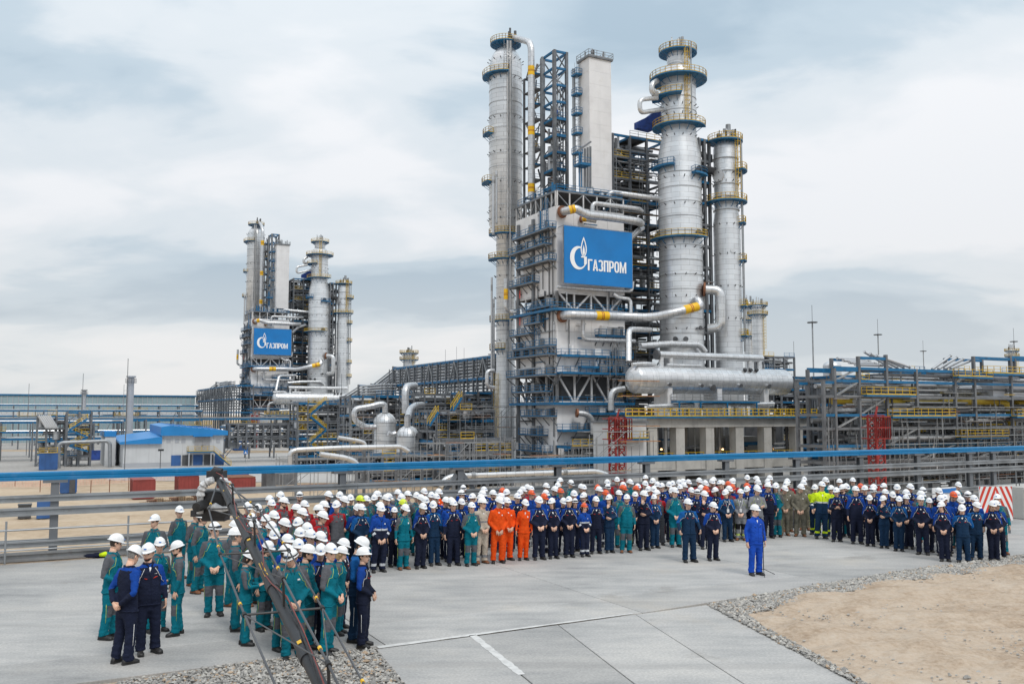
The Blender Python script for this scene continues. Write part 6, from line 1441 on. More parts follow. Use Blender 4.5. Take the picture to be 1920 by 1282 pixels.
def long_hair_mesh(mat, style):
    m = MB(); rings = []
    prof = [(.03, .098, .104, .005), (-.02, .098, .102, .01), (-.08, .094, .098, .02), (-.14, .086, .085, .035), (-.2, .085, .07, .05), (-.26 if style else -.22, .05, .03, .06)]
    for z, wx, wy, cy in prof:
        r = []
        for i in range(15):
            a = math.radians(-32 + 244 * i / 14); r.append((wx * math.cos(a), cy + wy * math.sin(a), z + .01 * noise.noise(V((i * 1.3, z * 30, 1)))))
        r += [(x * .8, y * .8 + .004, z) for x, y, z in reversed(r)]
        rings.append(r)
    m.loft(rings); return m.mesh('hair', mat, True)
HAIRM = {}
FOCUS = V((5.5, 10.0, 0))
LBL = {'N': 'navy jacket with blue shoulders', 'M': 'petrol blue jacket', 'T': 'teal overalls', 'O': 'orange overalls', 'B': 'beige overalls', 'R': 'red and grey jacket', 'W': 'blue jacket with silver band',
       'H': 'neon yellow suit', 'K': 'khaki suit', 'G': 'light grey jacket', 'S': 'plain royal blue suit'}
HLB = {'w': 'white hat', 'o': 'orange hat', 'y': 'yellow hat', 'g': 'goggled white hat', 'm': 'ear-muffed white hat'}
PLB = {'clasp': 'hands clasped', 'clasp_low': 'hands clasped low', 'side': 'arms hanging', 'fist': 'fists closed', 'face': 'hand at face', 'cross': 'arms crossed', 'phone': 'hands at chest', 'behind': 'hands behind', 'bent': 'forearm raised'}
ZONE = [(480, 'beside the crane boom'), (545, 'under the crane camera'), (600, 'among red jackets by the crane'), (700, 'between the crane and silver-banded jacket'), (770, 'behind the silver-banded jacket'), (860, 'left of the beige overalls'), (915, 'behind the beige overalls'), (1000, 'behind the orange trio'),
        (1085, 'right of the orange trio'), (1130, 'behind the short orange-hatted person'), (1200, 'behind the bearded teal overalls'), (1280, 'left of the lone pair'), (1350, 'behind the lone pair'), (1405, 'behind the badge wearers'), (1455, 'behind the speaker'), (1505, 'beside the khaki suits'), (1560, 'behind the neon suits'),
        (1650, 'right of the neon suits'), (1740, 'left of the striped barrier'), (9999, 'next to the striped barrier')]
PEOPLE = []
def crowd(x0, y0, sc, text, place, front=False):
    for tok in text.split(';'):
        f = tok.split()
        if not f: continue
        ft = [x for x in f if x[0] == 'F']; f = [x for x in f if x[0] != 'F']
        PEOPLE.append(dict(px=x0 + float(f[0]) * sc, py=y0 + float(f[1]) * sc, out=f[2], hat=f[3] if len(f) > 3 else 'w', opt=f[4:], place=place, front=front, feet=y0 + float(ft[0][1:]) * sc - 1.0 if ft else None))
Z3, ZL1, ZL2 = 3 / 16, 320 / 1020, 360 / 1148
FR, BK = 'in the front row of the crowd', 'in the rear rows of the crowd'
crowd(700, 860, Z3, '75 458 W w clasp_low F1135;305 452 T w side f F1108;468 440 N w clasp f blond F1098;615 420 M w side f F1068;815 405 N m side F1070;970 430 T w clasp F1070;1088 390 B w clasp F1050;1225 378 O w clasp_low F1045;1340 382 O w clasp beard F1018;1490 402 O w side f F1015;1655 375 N w clasp F1010;1797 388 N w clasp f long F1000', FR, True)
crowd(700, 860, Z3, '132 483 N w side f long;15 320 T;70 355 T;150 345 W;252 305 T g;247 348 T;278 405 T y;338 320 G;400 355 T;487 295 T;470 330 T;520 375 N;545 328 N;665 300 O;622 345 N;732 380 N;775 388 N;910 258 N g;882 312 G g;880 395 N w clasp f long;972 343 N;1065 355 N;1125 278 N;1100 318 N;1155 308 N;1318 290 W o;1348 303 N;1275 340 N m;1430 340 N;1480 275 R;1490 305 N;1535 255 R;1588 270 R;1565 312 W o;1705 348 W o;1712 312 N;1732 240 T;1788 187 T;1860 238 T;1800 275 N;1885 295 W o', BK)
crowd(1000, 860, Z3, '365 375 N w clasp f blond F985;495 440 W o clasp f F970;620 372 N w behind F950;757 352 M w face f long F940;918 352 T w side beard F940;1090 318 N w face F915;1210 355 M w clasp f blond F895;1415 283 T w clasp F885', FR, True)
crowd(1000, 860, Z3, '430 395 N g clasp f;310 388 N;455 335 N m;428 313 N;370 210 T g;492 248 T;540 257 N;610 257 W o;675 275 T;708 250 T g;735 207 R;790 313 W o;845 182 R;895 230 T;878 262 W o;880 313 T m;945 328 N;965 203 T;1015 162 R;1020 267 W o;1060 247 R;1120 220 T;1130 273 N;1185 192 R;1230 227 R;1200 273 N;1245 310 R;1290 240 N;1350 228 N;1390 218 N;1378 285 N m;1460 208 N;1450 255 N;1520 200 R;1505 235 N;1572 203 R;1580 283 N;1622 302 N g;1655 190 R;1700 215 R;1680 262 N;1712 318 N w face;1770 198 R;1808 180 R;1768 272 W o;1812 285 N w clasp f long;1880 213 R', BK)
crowd(1000, 860, Z3, '1552 397 M w fist F1035;1785 430 N w clasp F1018', 'standing alone in front of the crowd', True)
crowd(1240, 860, Z3, '927 452 S w side F1165', 'at the microphone stand', True)
crowd(1240, 860, Z3, '655 305 M w clasp badge F830;795 298 G w clasp badge F820;945 270 G w cross;1040 238 N w side F795;1145 245 T w clasp f long F785;1215 265 K w clasp F770;1375 250 K w clasp_low F778;1590 222 H w fist F800;1740 285 N w phone F830', FR, True)
crowd(1240, 860, Z3, '652 222 R o;600 213 R;635 270 R;705 253 W o;685 197 R;728 190 R;820 272 N;847 160 T;885 240 W o;925 172 N;952 205 N;1000 255 N;1070 163 R;1072 200 N;1165 235 K;1250 220 K;1265 195 R;1418 178 K;1422 213 K;1530 255 H w clasp;1640 183 T;1680 263 H w clasp;1795 198 N;1820 253 N;1857 247 T;1905 187 T', BK)
crowd(1560, 860, Z3, '235 270 N w side F852;370 357 N w clasp f F875;507 365 M w face f F895;655 370 M w clasp f long F925;895 362 N w clasp F960;1090 360 N w side F965;1140 425 N w clasp f F1030;1295 455 M w behind F1043', FR, True)
crowd(1560, 860, Z3, '1590 418 N w clasp f blond F1028;1662 415 N w clasp F995;1670 352 T w side F958', 'by the red and white striped barrier', True)
crowd(1560, 860, Z3, '265 245 N o;322 263 N;405 255 N;420 285 N g;500 240 N;562 300 N;612 325 N w clasp f;650 253 N;675 305 N;750 357 N w clasp f;765 250 N;880 318 T;915 283 T g;1045 288 N;1030 385 N w clasp f;1118 352 N;1200 325 W o;1240 230 T w side;1275 320 T m;1250 378 N;1340 325 N g;1360 425 M;1388 360 N', BK)
LF = 'in the group left of the crane'
crowd(160, 880, ZL1, '165 388 T w bent r90 F1010;245 455 N w behind r150 down F1160;395 437 N w side beard r40 F1102;435 405 T w bent r60 F972;560 428 T w bent beard r-70 F990;418 268 T w clasp r10;560 217 T w side r60;655 238 T w clasp r70;682 252 T w side r80 F738;782 313 T g clasp r20 F875;870 303 T w side r100 F815;915 345 T w side r110 F962;968 482 T w phone f r100 down F1050', LF, True)
LC = 'in the dense group behind the camera crane'
crowd(400, 880, ZL2, '490 472 T g clasp r25 F1137;680 442 T w clasp r80 F1105;755 462 T w side f blond r85 F985;850 400 M w clasp r90 down F1028;905 463 N w clasp r85 F1062;315 430 T w side f r60 F962', LC, True)
crowd(400, 880, ZL2, '195 195 R;260 205 R g;390 132 R;330 155 T;360 178 R;408 168 R w side beard;515 132 R g;225 262 T g;310 268 T;365 247 T;565 183 R;480 205 R;515 232 T;620 210 R;635 247 R;660 187 N;675 130 N;745 133 W;750 185 R w behind;790 157 T;828 147 T;880 155 T y;845 205 N;935 155 T;965 128 T;1000 150 N;985 195 N;1048 143 G;1105 118 T;430 290 N;490 287 T w side beard;560 318 N;592 355 T;515 345 T;365 355 T;415 385 N;255 300 T;320 310 N;535 412 N;470 447 T;548 450 T;600 443 N;665 372 N m;735 413 N w clasp f', LC)
crowd(400, 880, ZL2, '883 203 M w clasp F605', FR, True)
pr = random.Random(21)
COMMON = ['clasp', 'clasp', 'clasp_low', 'side', 'behind']
for i, p in enumerate(PEOPLE):
    op = p['opt']; p['pose'] = op[0] if op else pr.choice(COMMON); p['fem'] = 'f' in op
    p['beard'] = 'beard' in op or (not op and pr.random() < .12); p['hair'] = 'hair_blond' if 'blond' in op else ('hair_grey' if pr.random() < .12 and not p['fem'] else 'hair_dark')
    p['H'] = ((1.66 if p['fem'] else 1.74) if p['px'] > 690 else (1.69 if p['fem'] else 1.80)) + pr.uniform(-.02, .02)
    if p['feet']:
        d_ = ground(960, p['feet']).y; rr = ray(p['px'], p['py']); p['H'] = max(1.52, min(1.93, CAMH + rr.z / rr.y * d_))
    g = ground(p['px'], p['py'], p['H']); p['pos'] = V((g.x, g.y, 0))
# keep people apart by shifting them along their own line of sight, which changes how tall they are
for it in range(60):
    for i in range(len(PEOPLE)):
        for j in range(i + 1, len(PEOPLE)):
            a, b = PEOPLE[i], PEOPLE[j]; d = b['pos'] - a['pos']
            if abs(d.x) > .5 or abs(d.y) > .5: continue
            L_ = d.length or .01; need = .46
            if L_ < need:
                s_ = d / L_ * (need - L_) * .5
                a['pos'] -= s_ * (.35 if a['front'] else 1); b['pos'] += s_ * (.35 if b['front'] else 1)
    if it % 6 == 0:                                            # rear rows stay behind the front row
        for p in PEOPLE:
            if p['front']: continue
            for q in PEOPLE:
                if q['front'] and q['place'] == FR and abs(q['pos'].x / q['pos'].y - p['pos'].x / p['pos'].y) < .022 and p['pos'].y < q['pos'].y + .42:
                    k_ = min(1.03, (q['pos'].y + .45) / p['pos'].y); p['pos'] = p['pos'] * k_
    for p in PEOPLE:                                           # not through the rail, not out of the line of sight by much
        g = w2g(p['pos']); 
        if g.y > VB - .55: g.y = VB - .55; p['pos'] = g2w(g)
        h = max(1.62, min(1.93, p['H'])); 
seen = {}
for p in PEOPLE:
    D = p['pos'].y; rr = ray(p['px'], p['py']); H = CAMH + rr.z / rr.y * D
    p['H'] = max(1.52, min(1.93, H))
def helm(hat):
    mat = {'o': 'h_orange', 'y': 'h_yellow'}.get(hat, 'h_white'); kind = {'g': 'goggles', 'm': 'muffs'}.get(hat, '')
    if (mat, kind) not in HEL: HEL[mat, kind] = helmet_mesh(mat, kind)
    return HEL[mat, kind]
lab = []
for p in PEOPLE:
    zone = next(z for x, z in ZONE if p['px'] < x); pl = p['place'] if p['place'] not in (FR, BK, LC) else ('front row, ' + zone if p['place'] == FR else zone)
    if p['place'] == FR: pl = 'in the front row'
    l = '%sperson in %s, %s, %s, %s' % ('bearded ' if p['beard'] else '', LBL[p['out']], HLB[p['hat']], PLB[p['pose']], pl)
    if len(l.split()) > 16: l = 'person in %s, %s, %s' % (LBL[p['out']], HLB[p['hat']], pl)
    if len(l.split()) > 16: l = 'person in %s, %s, %s' % (LBL[p['out']], HLB[p['hat']], pl.replace('standing alone in front of the crowd', 'standing before the crowd').replace('by the red and white striped barrier', 'by the striped barrier'))
    p['label'] = l
cnt = {}
for p in PEOPLE: cnt[p['label']] = cnt.get(p['label'], 0) + 1
for p in PEOPLE:
    op = p['opt']; pos = p['pos']; to = FOCUS - pos; ang = math.atan2(to.x, -to.y) + math.radians(pr.uniform(-16, 16))   # rotation so that -Y points at the focus
    if p['front'] and p['place'] == FR: ang = math.atan2(to.x, -to.y) + math.radians(pr.uniform(-9, 9))
    for o_ in op:
        if o_[0] == 'r' and o_[1:].lstrip('-').isdigit(): ang = math.radians(float(o_[1:]))
    if p['out'] == 'S': ang = math.radians(18)
    if p['place'].startswith('standing alone'): ang = math.radians(14)
    q = pr.choice((0, 22, -22, 38, -38, 12)); tilt = pr.choice((-4, 4, 14, 14)) if not p['fem'] else pr.choice((0, 12))
    if 'down' in op: q, tilt = 0, 22
    if p['out'] == 'S': q, tilt = 22, 4
    tilt = {-4: 0, 14: 12, 4: 0}.get(tilt, tilt)
    if p['out'] == 'S': q, tilt = 22, 0
    shoe = 'shoe_brown' if (p['out'] in 'T' and pr.random() < .3) else None
    me = body_variant(p['pose'], p['fem'], q, tilt, p['out'], p['hair'], p['beard'], shoe)
    k = p['H'] / (1.815 - (.012 if tilt > 5 else 0)); wd = k * pr.uniform(.97, 1.07) if not p['fem'] else k * pr.uniform(.95, 1.02)
    root = empty('person', pos, ang, label=p['label'], cat='person', group=p['label'].replace('person in ', 'persons in ') if cnt[p['label']] > 1 else None)
    b = link(bpy.data.objects.new('body', me)); b.parent = root; b.scale = (wd, wd, k); b.rotation_euler = (math.radians(pr.uniform(-1.5, 2.5)), math.radians(pr.uniform(-2, 2)), 0)
    Rm = MESHES[p['pose'], p['fem'], q, tilt][1]
    hp = HEADC + Rm @ (V((0, .004, 1.699)) - HEADC)
    h = link(bpy.data.objects.new('hard_hat', helm(p['hat']))); h.parent = b; h.matrix_basis = Matrix.Translation(hp) @ (Rm @ Matrix.Rotation(math.radians(pr.uniform(-4, 7)), 3, 'X')).to_4x4()
    if p['fem']:
        ky = (p['hair'], 'long' in op)
        if ky not in HAIRM: HAIRM[ky] = long_hair_mesh(*ky)
        hh = link(bpy.data.objects.new('hair', HAIRM[ky])); hh.parent = b; hh.matrix_basis = Matrix.Translation(HEADC + Rm @ (V((0, .0, 1.665)) - HEADC)) @ Rm.to_4x4()
        if not 'long' in op: hh.scale = (.96, .96, .62)
    if 'badge' in op:
        m = MB(); 
        for s_ in (-1, 1): m.tube([(s_ * .075, -.09, 1.46), (s_ * .05, -.15, 1.32), (.0, -.165, 1.14)], .006, 4)
        m.box((-.04, -.178, 1.02), (.04, -.170, 1.14)); obj('lanyard_badge', m, 'c_white', parent=b)
    p['obj'] = root
print('people', len(PEOPLE), 'meshes', len(BODY), 'tris', sum(sum(len(f.vertices) - 2 for f in m.polygons) for m in list(BODY.values())[:3]) / 3 * len(BODY))
# ---------------------------------------------------------------- microphone
sp_ = [p for p in PEOPLE if p['out'] == 'S'][0]['pos']
base = ground(1432, 1078); mic = empty('microphone_stand', base, 0, label='thin black microphone stand on a folding tripod in front of the speaker', cat='microphone stand')
m = MB(); m.tube([(0, 0, .12), (0, 0, 1.1)], .011, 8); m.tube([(0, 0, .8), (0, 0, 1.42)], .008, 8); obj('pole', m, 'black_metal', True, mic)
for a in (0.3, 2.5, 4.5):
    m = MB(); m.tube([(0, 0, .16), (.32 * math.cos(a), .32 * math.sin(a), .012)], .009, 6); obj('leg', m, 'black_metal', True, mic)
m = MB(); m.tube([(0, 0, .92), (0, 0, 1.02)], .022, 8); m.tube([(-.03, 0, .97), (.03, 0, .97)], .01, 6); obj('clutch', m, 'black_metal', True, mic)
m = MB(); m.tube([(.06, -.01, 1.36), (-.02, 0, 1.42), (-.12, .03, 1.49)], .009, 6); obj('boom', m, 'black_metal', True, mic)
m = MB(); m.tube([(-.03, .005, 1.43), (-.13, .03, 1.50), (-.15, .035, 1.515), (-.19, .045, 1.54), (-.22, .052, 1.56), (-.235, .056, 1.57)], [.014, .02, .036, .048, .04, .018], 10); obj('microphone', m, 'black_rubber', True, mic)
# ================================================================ left field
# blue-roofed building
b0 = P(230, 877, z=GZ); bvv = b0.y; e0 = P(302, 876, v=bvv).x; e1 = P(418, 873, v=bvv).x
bd_ = TH('blue_roofed_building', (b0.x, bvv, GZ), 'pale panel building with stepped bright blue roof and yellow stair', 'building')
zL, zR = zat(265, 832, (b0.x + e0) / 2, bvv), zat(360, 816, (e0 + e1) / 2, bvv); DP = 22
def wall_panels(t, u0, u1, v, z0, z1, n, side=False):
    for i in range(n):
        a, b = u0 + (u1 - u0) * i / n + .01, u0 + (u1 - u0) * (i + 1) / n - .01
        if side: t.box('wall_panel', (v, a, z0), (v + .1, b, z1), 'wall_grey')
        else: t.box('wall_panel', (a, v, z0), (b, v + .1, z1), 'wall_grey')
bd_.box('wall_core', (b0.x + .1, bvv + .11, GZ), (e0 - .02, bvv + DP, zL - .02), 'wall_grey'); bd_.box('wall_core', (e0, bvv + .11, GZ), (e1, bvv + DP, zR - .02), 'wall_grey')
wall_panels(bd_, b0.x, e0, bvv, GZ + 1, zL, 3); wall_panels(bd_, e0, e1, bvv, GZ + 1, zR, 6); wall_panels(bd_, bvv + .1, bvv + DP, b0.x, GZ + 1, zL, 5, True)
bd_.box('plinth', (b0.x - .1, bvv - .12, GZ), (e1 + .1, bvv + .1, GZ + .98), 'stack_grey')
m = MB(); m.prism([(b0.x - .8, bvv - 1, zL), (e0 + .2, bvv - 1, zL), (e0 + .2, bvv + DP, zL), (b0.x - .8, bvv + DP, zL)], (0, 0, .1)); k = len(m.v)
m = MB(); m.prism([(b0.x - .8, bvv - .8, zL), (e0 - .05, bvv - .8, zL), (e0 - .05, bvv - .8, zL + 1.6), (b0.x - .8, bvv - .8, zL + .5)], (0, DP + 1, .9)); bd_.mesh('roof', m, 'roof_blue')
m = MB(); um_ = e0 + (e1 - e0) * .12; m.prism([(e0 - .3, bvv - .9, zR), (e1 + .8, bvv - .9, zR), (e1 + .8, bvv - .9, zR + 1.0), (um_, bvv - .9, zR + 2.3), (e0 - .3, bvv - .9, zR + 2.0)], (0, DP + 1.5, .4)); bd_.mesh('roof', m, 'roof_blue')
for i in range(9):                                    # standing seams of the metal roof
    x = um_ + (e1 - um_) * (i + .5) / 9; z = zR + 2.3 + (1.0 - 2.3) * (x - um_) / (e1 + .8 - um_); bd_.bar('roof_seam', (x, bvv - .9, z + .05), (x, bvv + DP + .6, z + .45), .1, .14, 'roof_blue')
for i in range(5): x = e0 - .1; y = bvv + 2 + i * 3.6; bd_.box('clerestory_window', (e0 - .12, y, zL + .6), (e0 - .03, y + 3, zR - .3), 'glass_far')
d0, d1 = P(364, 850, v=bvv).x, P(393, 850, v=bvv).x; zd0, zd1 = zat(378, 845, d0, bvv), zat(378, 819, d0, bvv)
for i in range(2): o = bd_.box('door', (d0 + (d1 - d0) * i / 2 + .03, bvv - .14, zd0), (d0 + (d1 - d0) * (i + 1) / 2 - .03, bvv - .02, zd1), 'door_grey'); bd_.box('handle', (d0 + (d1 - d0) * .5 - .1 + .2 * i - .04, bvv - .22, zd0 + 1), (d0 + (d1 - d0) * .5 - .1 + .2 * i + .04, bvv - .15, zd0 + 1.3), 'steel_dark', parent=o)
bd_.box('canopy', (d0 - .4, bvv - 1.2, zd1 + .1), (d1 + .4, bvv - .02, zd1 + .4), 'roof_blue')
o = bd_.deck(d0 - 1.6, d1 + .6, bvv - 2.2, bvv - .2, zd0, 'blue_steel', 'yellow', 'fl')
for x in (d0 - 1.4, d1): bd_.bar('stair_post', (x, bvv - 2, GZ), (x, bvv - 2, zd0 - .3), .25, .25, 'stack_grey')
st = MB(); ex = P(432, 872, v=bvv - 1.2).x; ns = 12
for i in range(ns): f = (i + .5) / ns; x = d1 + .6 + (ex - d1 - .6) * f; z = zd0 + (GZ - zd0) * f; st.box((x - .15, bvv - 2.1, z - .05), (x + .15, bvv - .9, z + .05))
for y in (bvv - 2.15, bvv - .85): st.bar((d1 + .6, y, zd0 - .1), (ex, y, GZ), .1, .35)
o = bd_.mesh('stair', st, 'blue_steel'); bd_.railing([(d1 + .6, bvv - 2.2, zd0), (ex, bvv - 2.2, GZ)], 'yellow', o)
for x in (312, 328, 340, 405): u_ = P(x, 830, v=bvv).x; z = zat(x, 830, u_, bvv); bd_.box('wall_vent', (u_, bvv - .06, z), (u_ + .9, bvv - .01, z + .9), 'stack_grey')
for i in range(5): u_ = d0 - 5 + i * 2.4; bd_.box('understair_equipment', (u_, bvv - .15, GZ + .2), (u_ + 2.1, bvv - .125, GZ + 2.6), 'steel_dark' if i % 2 else 'container_blue')  # flat dark and blue fronts standing for equipment under the stair platform
# annex behind
ax = TH('annex', (b0.x - 3, bvv + 8, GZ), 'small grey annex with blue fascia behind the blue-roofed building', 'building'); zA = zat(240, 808, b0.x, bvv + 10)
ax.box('wall', (b0.x - 3.2, bvv + 9, GZ), (b0.x - .9, bvv + 24, zA - 1.2), 'wall_grey'); ax.box('fascia', (b0.x - 3.4, bvv + 8.8, zA - 1.2), (b0.x - .88, bvv + 24.2, zA), 'roof_blue')
# grey flue stacks
def stack(px, top, w, v, label):
    p = P(px, top, v=v); r = w / 2 / FPX * (p.x * SA + v * CA); t = TH('flue_stack', (p.x, v, GZ), label, 'stack'); m = MB(); m.lathe((p.x, v, 0), [(r * 1.05, GZ), (r, GZ + 4), (r * .92, p.z)], 20); t.mesh('shaft', m, 'stack_grey', True)
    m = MB(); m.lathe((p.x, v, p.z), [(r * .9, -.3), (r * 1.3, -.2), (r * 1.5, .15), (r * 1.2, .2)], 20); t.mesh('head', m, 'wall_grey', True); t.railing([(p.x + 1.6 * r * math.cos(a), v + 1.6 * r * math.sin(a), p.z - 1.6) for a in [k * PI / 4 for k in range(9)]], 'steel_grey'); t.ladder((p.x - r - .1, v, GZ + 6), p.z - GZ - 8, V((-1, 0, 0)), 'steel_galv')
stack(246, 706, 12, bvv + 32, 'tall grey flue stack behind the blue-roofed building'); stack(158, 731, 8, bvv + 150, 'smaller far grey flue stack')
# long far hall with glazed wall
fh0, fh1 = P(-60, 745, v=430), P(366, 745, v=430); zt_ = zat(150, 741, (fh0.x + fh1.x) / 2, 430)
fh = TH('long_hall', (fh0.x, 430, GZ), 'long far hall with pale glass-green wall and thin blue roof edge', 'building'); fh.box('core', (fh0.x, 430.2, GZ), (fh1.x, 450, zt_ - .3), 'glass_far'); fh.box('roof_edge', (fh0.x - .5, 429.5, zt_ - .3), (fh1.x + .5, 450.5, zt_ + .35), 'blue_steel')
nb = 44
for i in range(nb): a = fh0.x + (fh1.x - fh0.x) * i / nb; fh.box('glass_panel', (a + .12, 430.0, zt_ - 7), (fh0.x + (fh1.x - fh0.x) * (i + 1) / nb - .12, 430.19, zt_ - .4), 'glass_far'); fh.bar('mullion', (a, 429.9, GZ), (a, 429.9, zt_ - .3), .22, .22, 'stack_grey')
fh.box('sill_band', (fh0.x, 429.8, zt_ - 8), (fh1.x, 430.15, zt_ - 7.05), 'wall_grey')
# field racks in the left distance
def rack_u(label, x0, x1, y, v, dv, h, seed, rails=True, tiers=2, rows=4):
    a, b = P(x0, y, v=v).x, P(x1, y, v=v).x; z = zat((x0 + x1) / 2, y, (a + b) / 2, v); t = TH('pipe_rack', (a, v, GZ), label, 'pipe rack'); q = random.Random(seed); n = max(3, int((b - a) / 7))
    for i in range(n + 1):
        x = a + (b - a) * i / n
        for yy in (v, v + dv): t.bar('post', (x, yy, GZ), (x, yy, z), .38, .38, 'steel_grey')
        for k in range(tiers): t.bar('cross_beam', (x, v, z - h * k), (x, v + dv, z - h * k), .3, .4, 'blue_steel')
        if i < n and i % 3 == 0: t.bar('brace', (x, v, GZ), (x + (b - a) / n, v, z), .2, .2, 'steel_grey')
    for k in range(tiers):
        for yy in (v, v + dv): t.bar('beam', (a, yy, z - h * k), (b, yy, z - h * k), .3, .45, 'blue_steel')
        for r_ in range(rows): t.rod('pipe', (a, v + .5 + r_ * (dv - 1) / rows, z - h * k + .35), (b, v + .5 + r_ * (dv - 1) / rows, z - h * k + .35), q.uniform(.12, .32), q.choice(['pipe_clad', 'clad_dull', 'steel_galv', 'steel_grey']), 8)
    if rails:
        for k in range(int((b - a) / 24)): x = q.uniform(a, b - 10); t.deck(x, x + q.uniform(5, 10), v - 1, v - .2, z - h * .5, 'blue_steel', 'yellow', 'flr')
    return t
rack_u('far blue-topped pipe rack before the long hall', -60, 372, 760, 390, 5, 4, 101); rack_u('second far pipe rack with walkways before the long hall', -60, 380, 770, 350, 6, 3.5, 102)
rack_u('middle-distance pipe rack running behind the blue-roofed building', -60, 560, 786, 285, 5, 3.5, 103); rack_u('low near pipe rack ending at the stair tower', -60, 232, 792, 262, 6, 4.2, 104, rows=6)
rack_u('blue pipe rack right of the blue-roofed building', 420, 560, 800, 250, 5, 3.4, 105)
pxframe('stair_tower', 'grey stair tower with zigzag yellow flights left of the tall flue stack', 122, 168, 772, 1000, 232, 5, 2, 5, 111, clutter=1, scaf=False)
pxframe('pump_frame', 'open steel frame with inclined pipes left of the stair tower', 66, 120, 778, 1000, 236, 6, 3, 4, 112, clutter=3, scaf=False)
incl = TH('inclined_pipe_fan', P(80, 800, v=235), 'short inclined silver pipes on the open frame at the left', 'pipes')
for k in range(6): incl.rod('pipe', P(72 + k * 4, 778, v=235), P(88 + k * 4, 803, v=235), .3, 'clad', 8)
def stairs(t, a, b, w, n, mat='blue_steel'):
    m = MB(); a, b = V(a), V(b)
    for i in range(n): c_ = a.lerp(b, (i + .5) / n); m.box((c_.x - .2, a.y, c_.z - .04), (c_.x + .2, a.y + w, c_.z + .04))
    for y in (0, w): m.bar(a + V((0, y, 0)), b + V((0, y, 0)), .1, .35)
    o = t.mesh('stair_flight', m, mat); t.railing([a, b], 'yellow', o); t.railing([a + V((0, w, 0)), b + V((0, w, 0))], 'yellow', o)
stt = TH('stair_tower', P(150, 845, v=229), 'zigzag blue stair with yellow handrails on the left field', 'stair')
for i, (x0, y0, x1, y1) in enumerate(((130, 806, 165, 785), (165, 820, 130, 806), (130, 836, 165, 820), (165, 846, 130, 836))): stairs(stt, P(x0, y0, v=229), P(x1, y1, v=229), 1.2, 12)
st2 = TH('stair_tower', P(590, 850, v=205), 'zigzag blue stair with yellow handrails before the far unit', 'stair')
for i, (x0, y0, x1, y1) in enumerate(((582, 778, 612, 752), (612, 805, 582, 780), (582, 832, 612, 806), (612, 860, 582, 834))): stairs(st2, P(x0, y0, v=205), P(x1, y1, v=205), 1.3, 14)
st3 = TH('stair_tower', P(830, 850, v=146), 'blue stair flight with yellow handrails beside the lower domed vessel', 'stair')
for i, (x0, y0, x1, y1) in enumerate(((806, 798, 822, 772), (850, 770, 866, 745))): stairs(st3, P(x0, y0, v=146), P(x1, y1, v=146), 1.2, 12)
# U-shaped pipe portal
pipe_thing('grey pipe portal standing on the yard left of the blue-roofed building', [P(110, 878, z=GZ), P(110, 830, v=P(110, 878, z=GZ).y), P(206, 826, v=P(110, 878, z=GZ).y), P(206, 878, v=P(110, 878, z=GZ).y)], .42, 'steel_galv', reg=TH, flange=False, name='pipe_portal')
# small yard things
def box_thing(name, label, cat, x0, x1, y, h, depth, mat, group=None, ribs=True, roof=None):
    a, b = P(x0, y, z=GZ), P(x1, y, z=GZ); v = a.y; u1 = P(x1, y, v=v).x; t = TH(name, (a.x, v, GZ), label, cat, group); t.box('shell', (a.x, v, GZ + .12), (u1, v + depth, GZ + h), mat)
    if ribs:
        n = max(3, int((u1 - a.x) / .45)); m = MB()
        for i in range(n + 1): x = a.x + (u1 - a.x) * i / n; m.box((x - .07, v - .06, GZ + .25), (x + .07, v - .003, GZ + h - .12))
        for y_ in range(int(depth / .6)): m.box((a.x - .06, v + y_ * .6, GZ + .25), (a.x - .003, v + y_ * .6 + .2, GZ + h - .12))
        t.mesh('corrugation', m, mat)
    t.box('roof', (a.x - .05, v - .07, GZ + h), (u1 + .05, v + depth + .05, GZ + h + .1), roof or mat); return t, a.x, u1, v
box_thing('container', 'single dark red shipping container on the sand', 'container', 249, 290, 937, 2.7, 5, 'container_red')
box_thing('container', 'dark red container under pallets behind the camera crane', 'container', 335, 372, 925, 2.6, 5, 'container_red'); box_thing('container', 'dark red container with brown tarpaulin roof behind the crowd', 'container', 420, 478, 925, 2.3, 6, 'container_red', roof='rust')
box_thing('equipment_container', 'grey and red equipment container behind the crowd', 'container', 500, 556, 918, 2.6, 4, 'steel_grey'); box_thing('pallet_stack', 'stack of goods under a blue tarpaulin behind the camera crane', 'stack', 427, 466, 907, 2.2, 4, 'tarp_blue', ribs=False)
t, a, b, v = box_thing('site_booth', 'small blue site booth with a dark open doorway on the sand', 'booth', 113, 143, 926, 2.6, 2.4, 'container_blue'); t.box('doorway', (a + (b - a) * .55, v - .09, GZ + .15), (b - .2, v - .065, GZ + 2.1), 'steel_dark')
t, a, b, v = box_thing('control_cabin', 'blue cabin with yellow railed roof platform on the yard', 'cabin', 73, 107, 882, 3.6, 4, 'container_blue'); t.railing([(a, v, GZ + 3.7), (b, v, GZ + 3.7), (b, v + 4, GZ + 3.7)], 'yellow'); t.railing([(a, v, GZ + 3.7), (a, v + 4, GZ + 3.7)], 'yellow')
t, a, b, v = box_thing('generator', 'dark generator with grey top on the sand near the low rack', 'generator', 33, 58, 974, 1.6, 1.5, 'steel_dark', ribs=False); box_thing('water_tank', 'small blue steel tank beside the dark generator', 'tank', 68, 94, 974, 2.4, 1.6, 'container_blue', ribs=False)
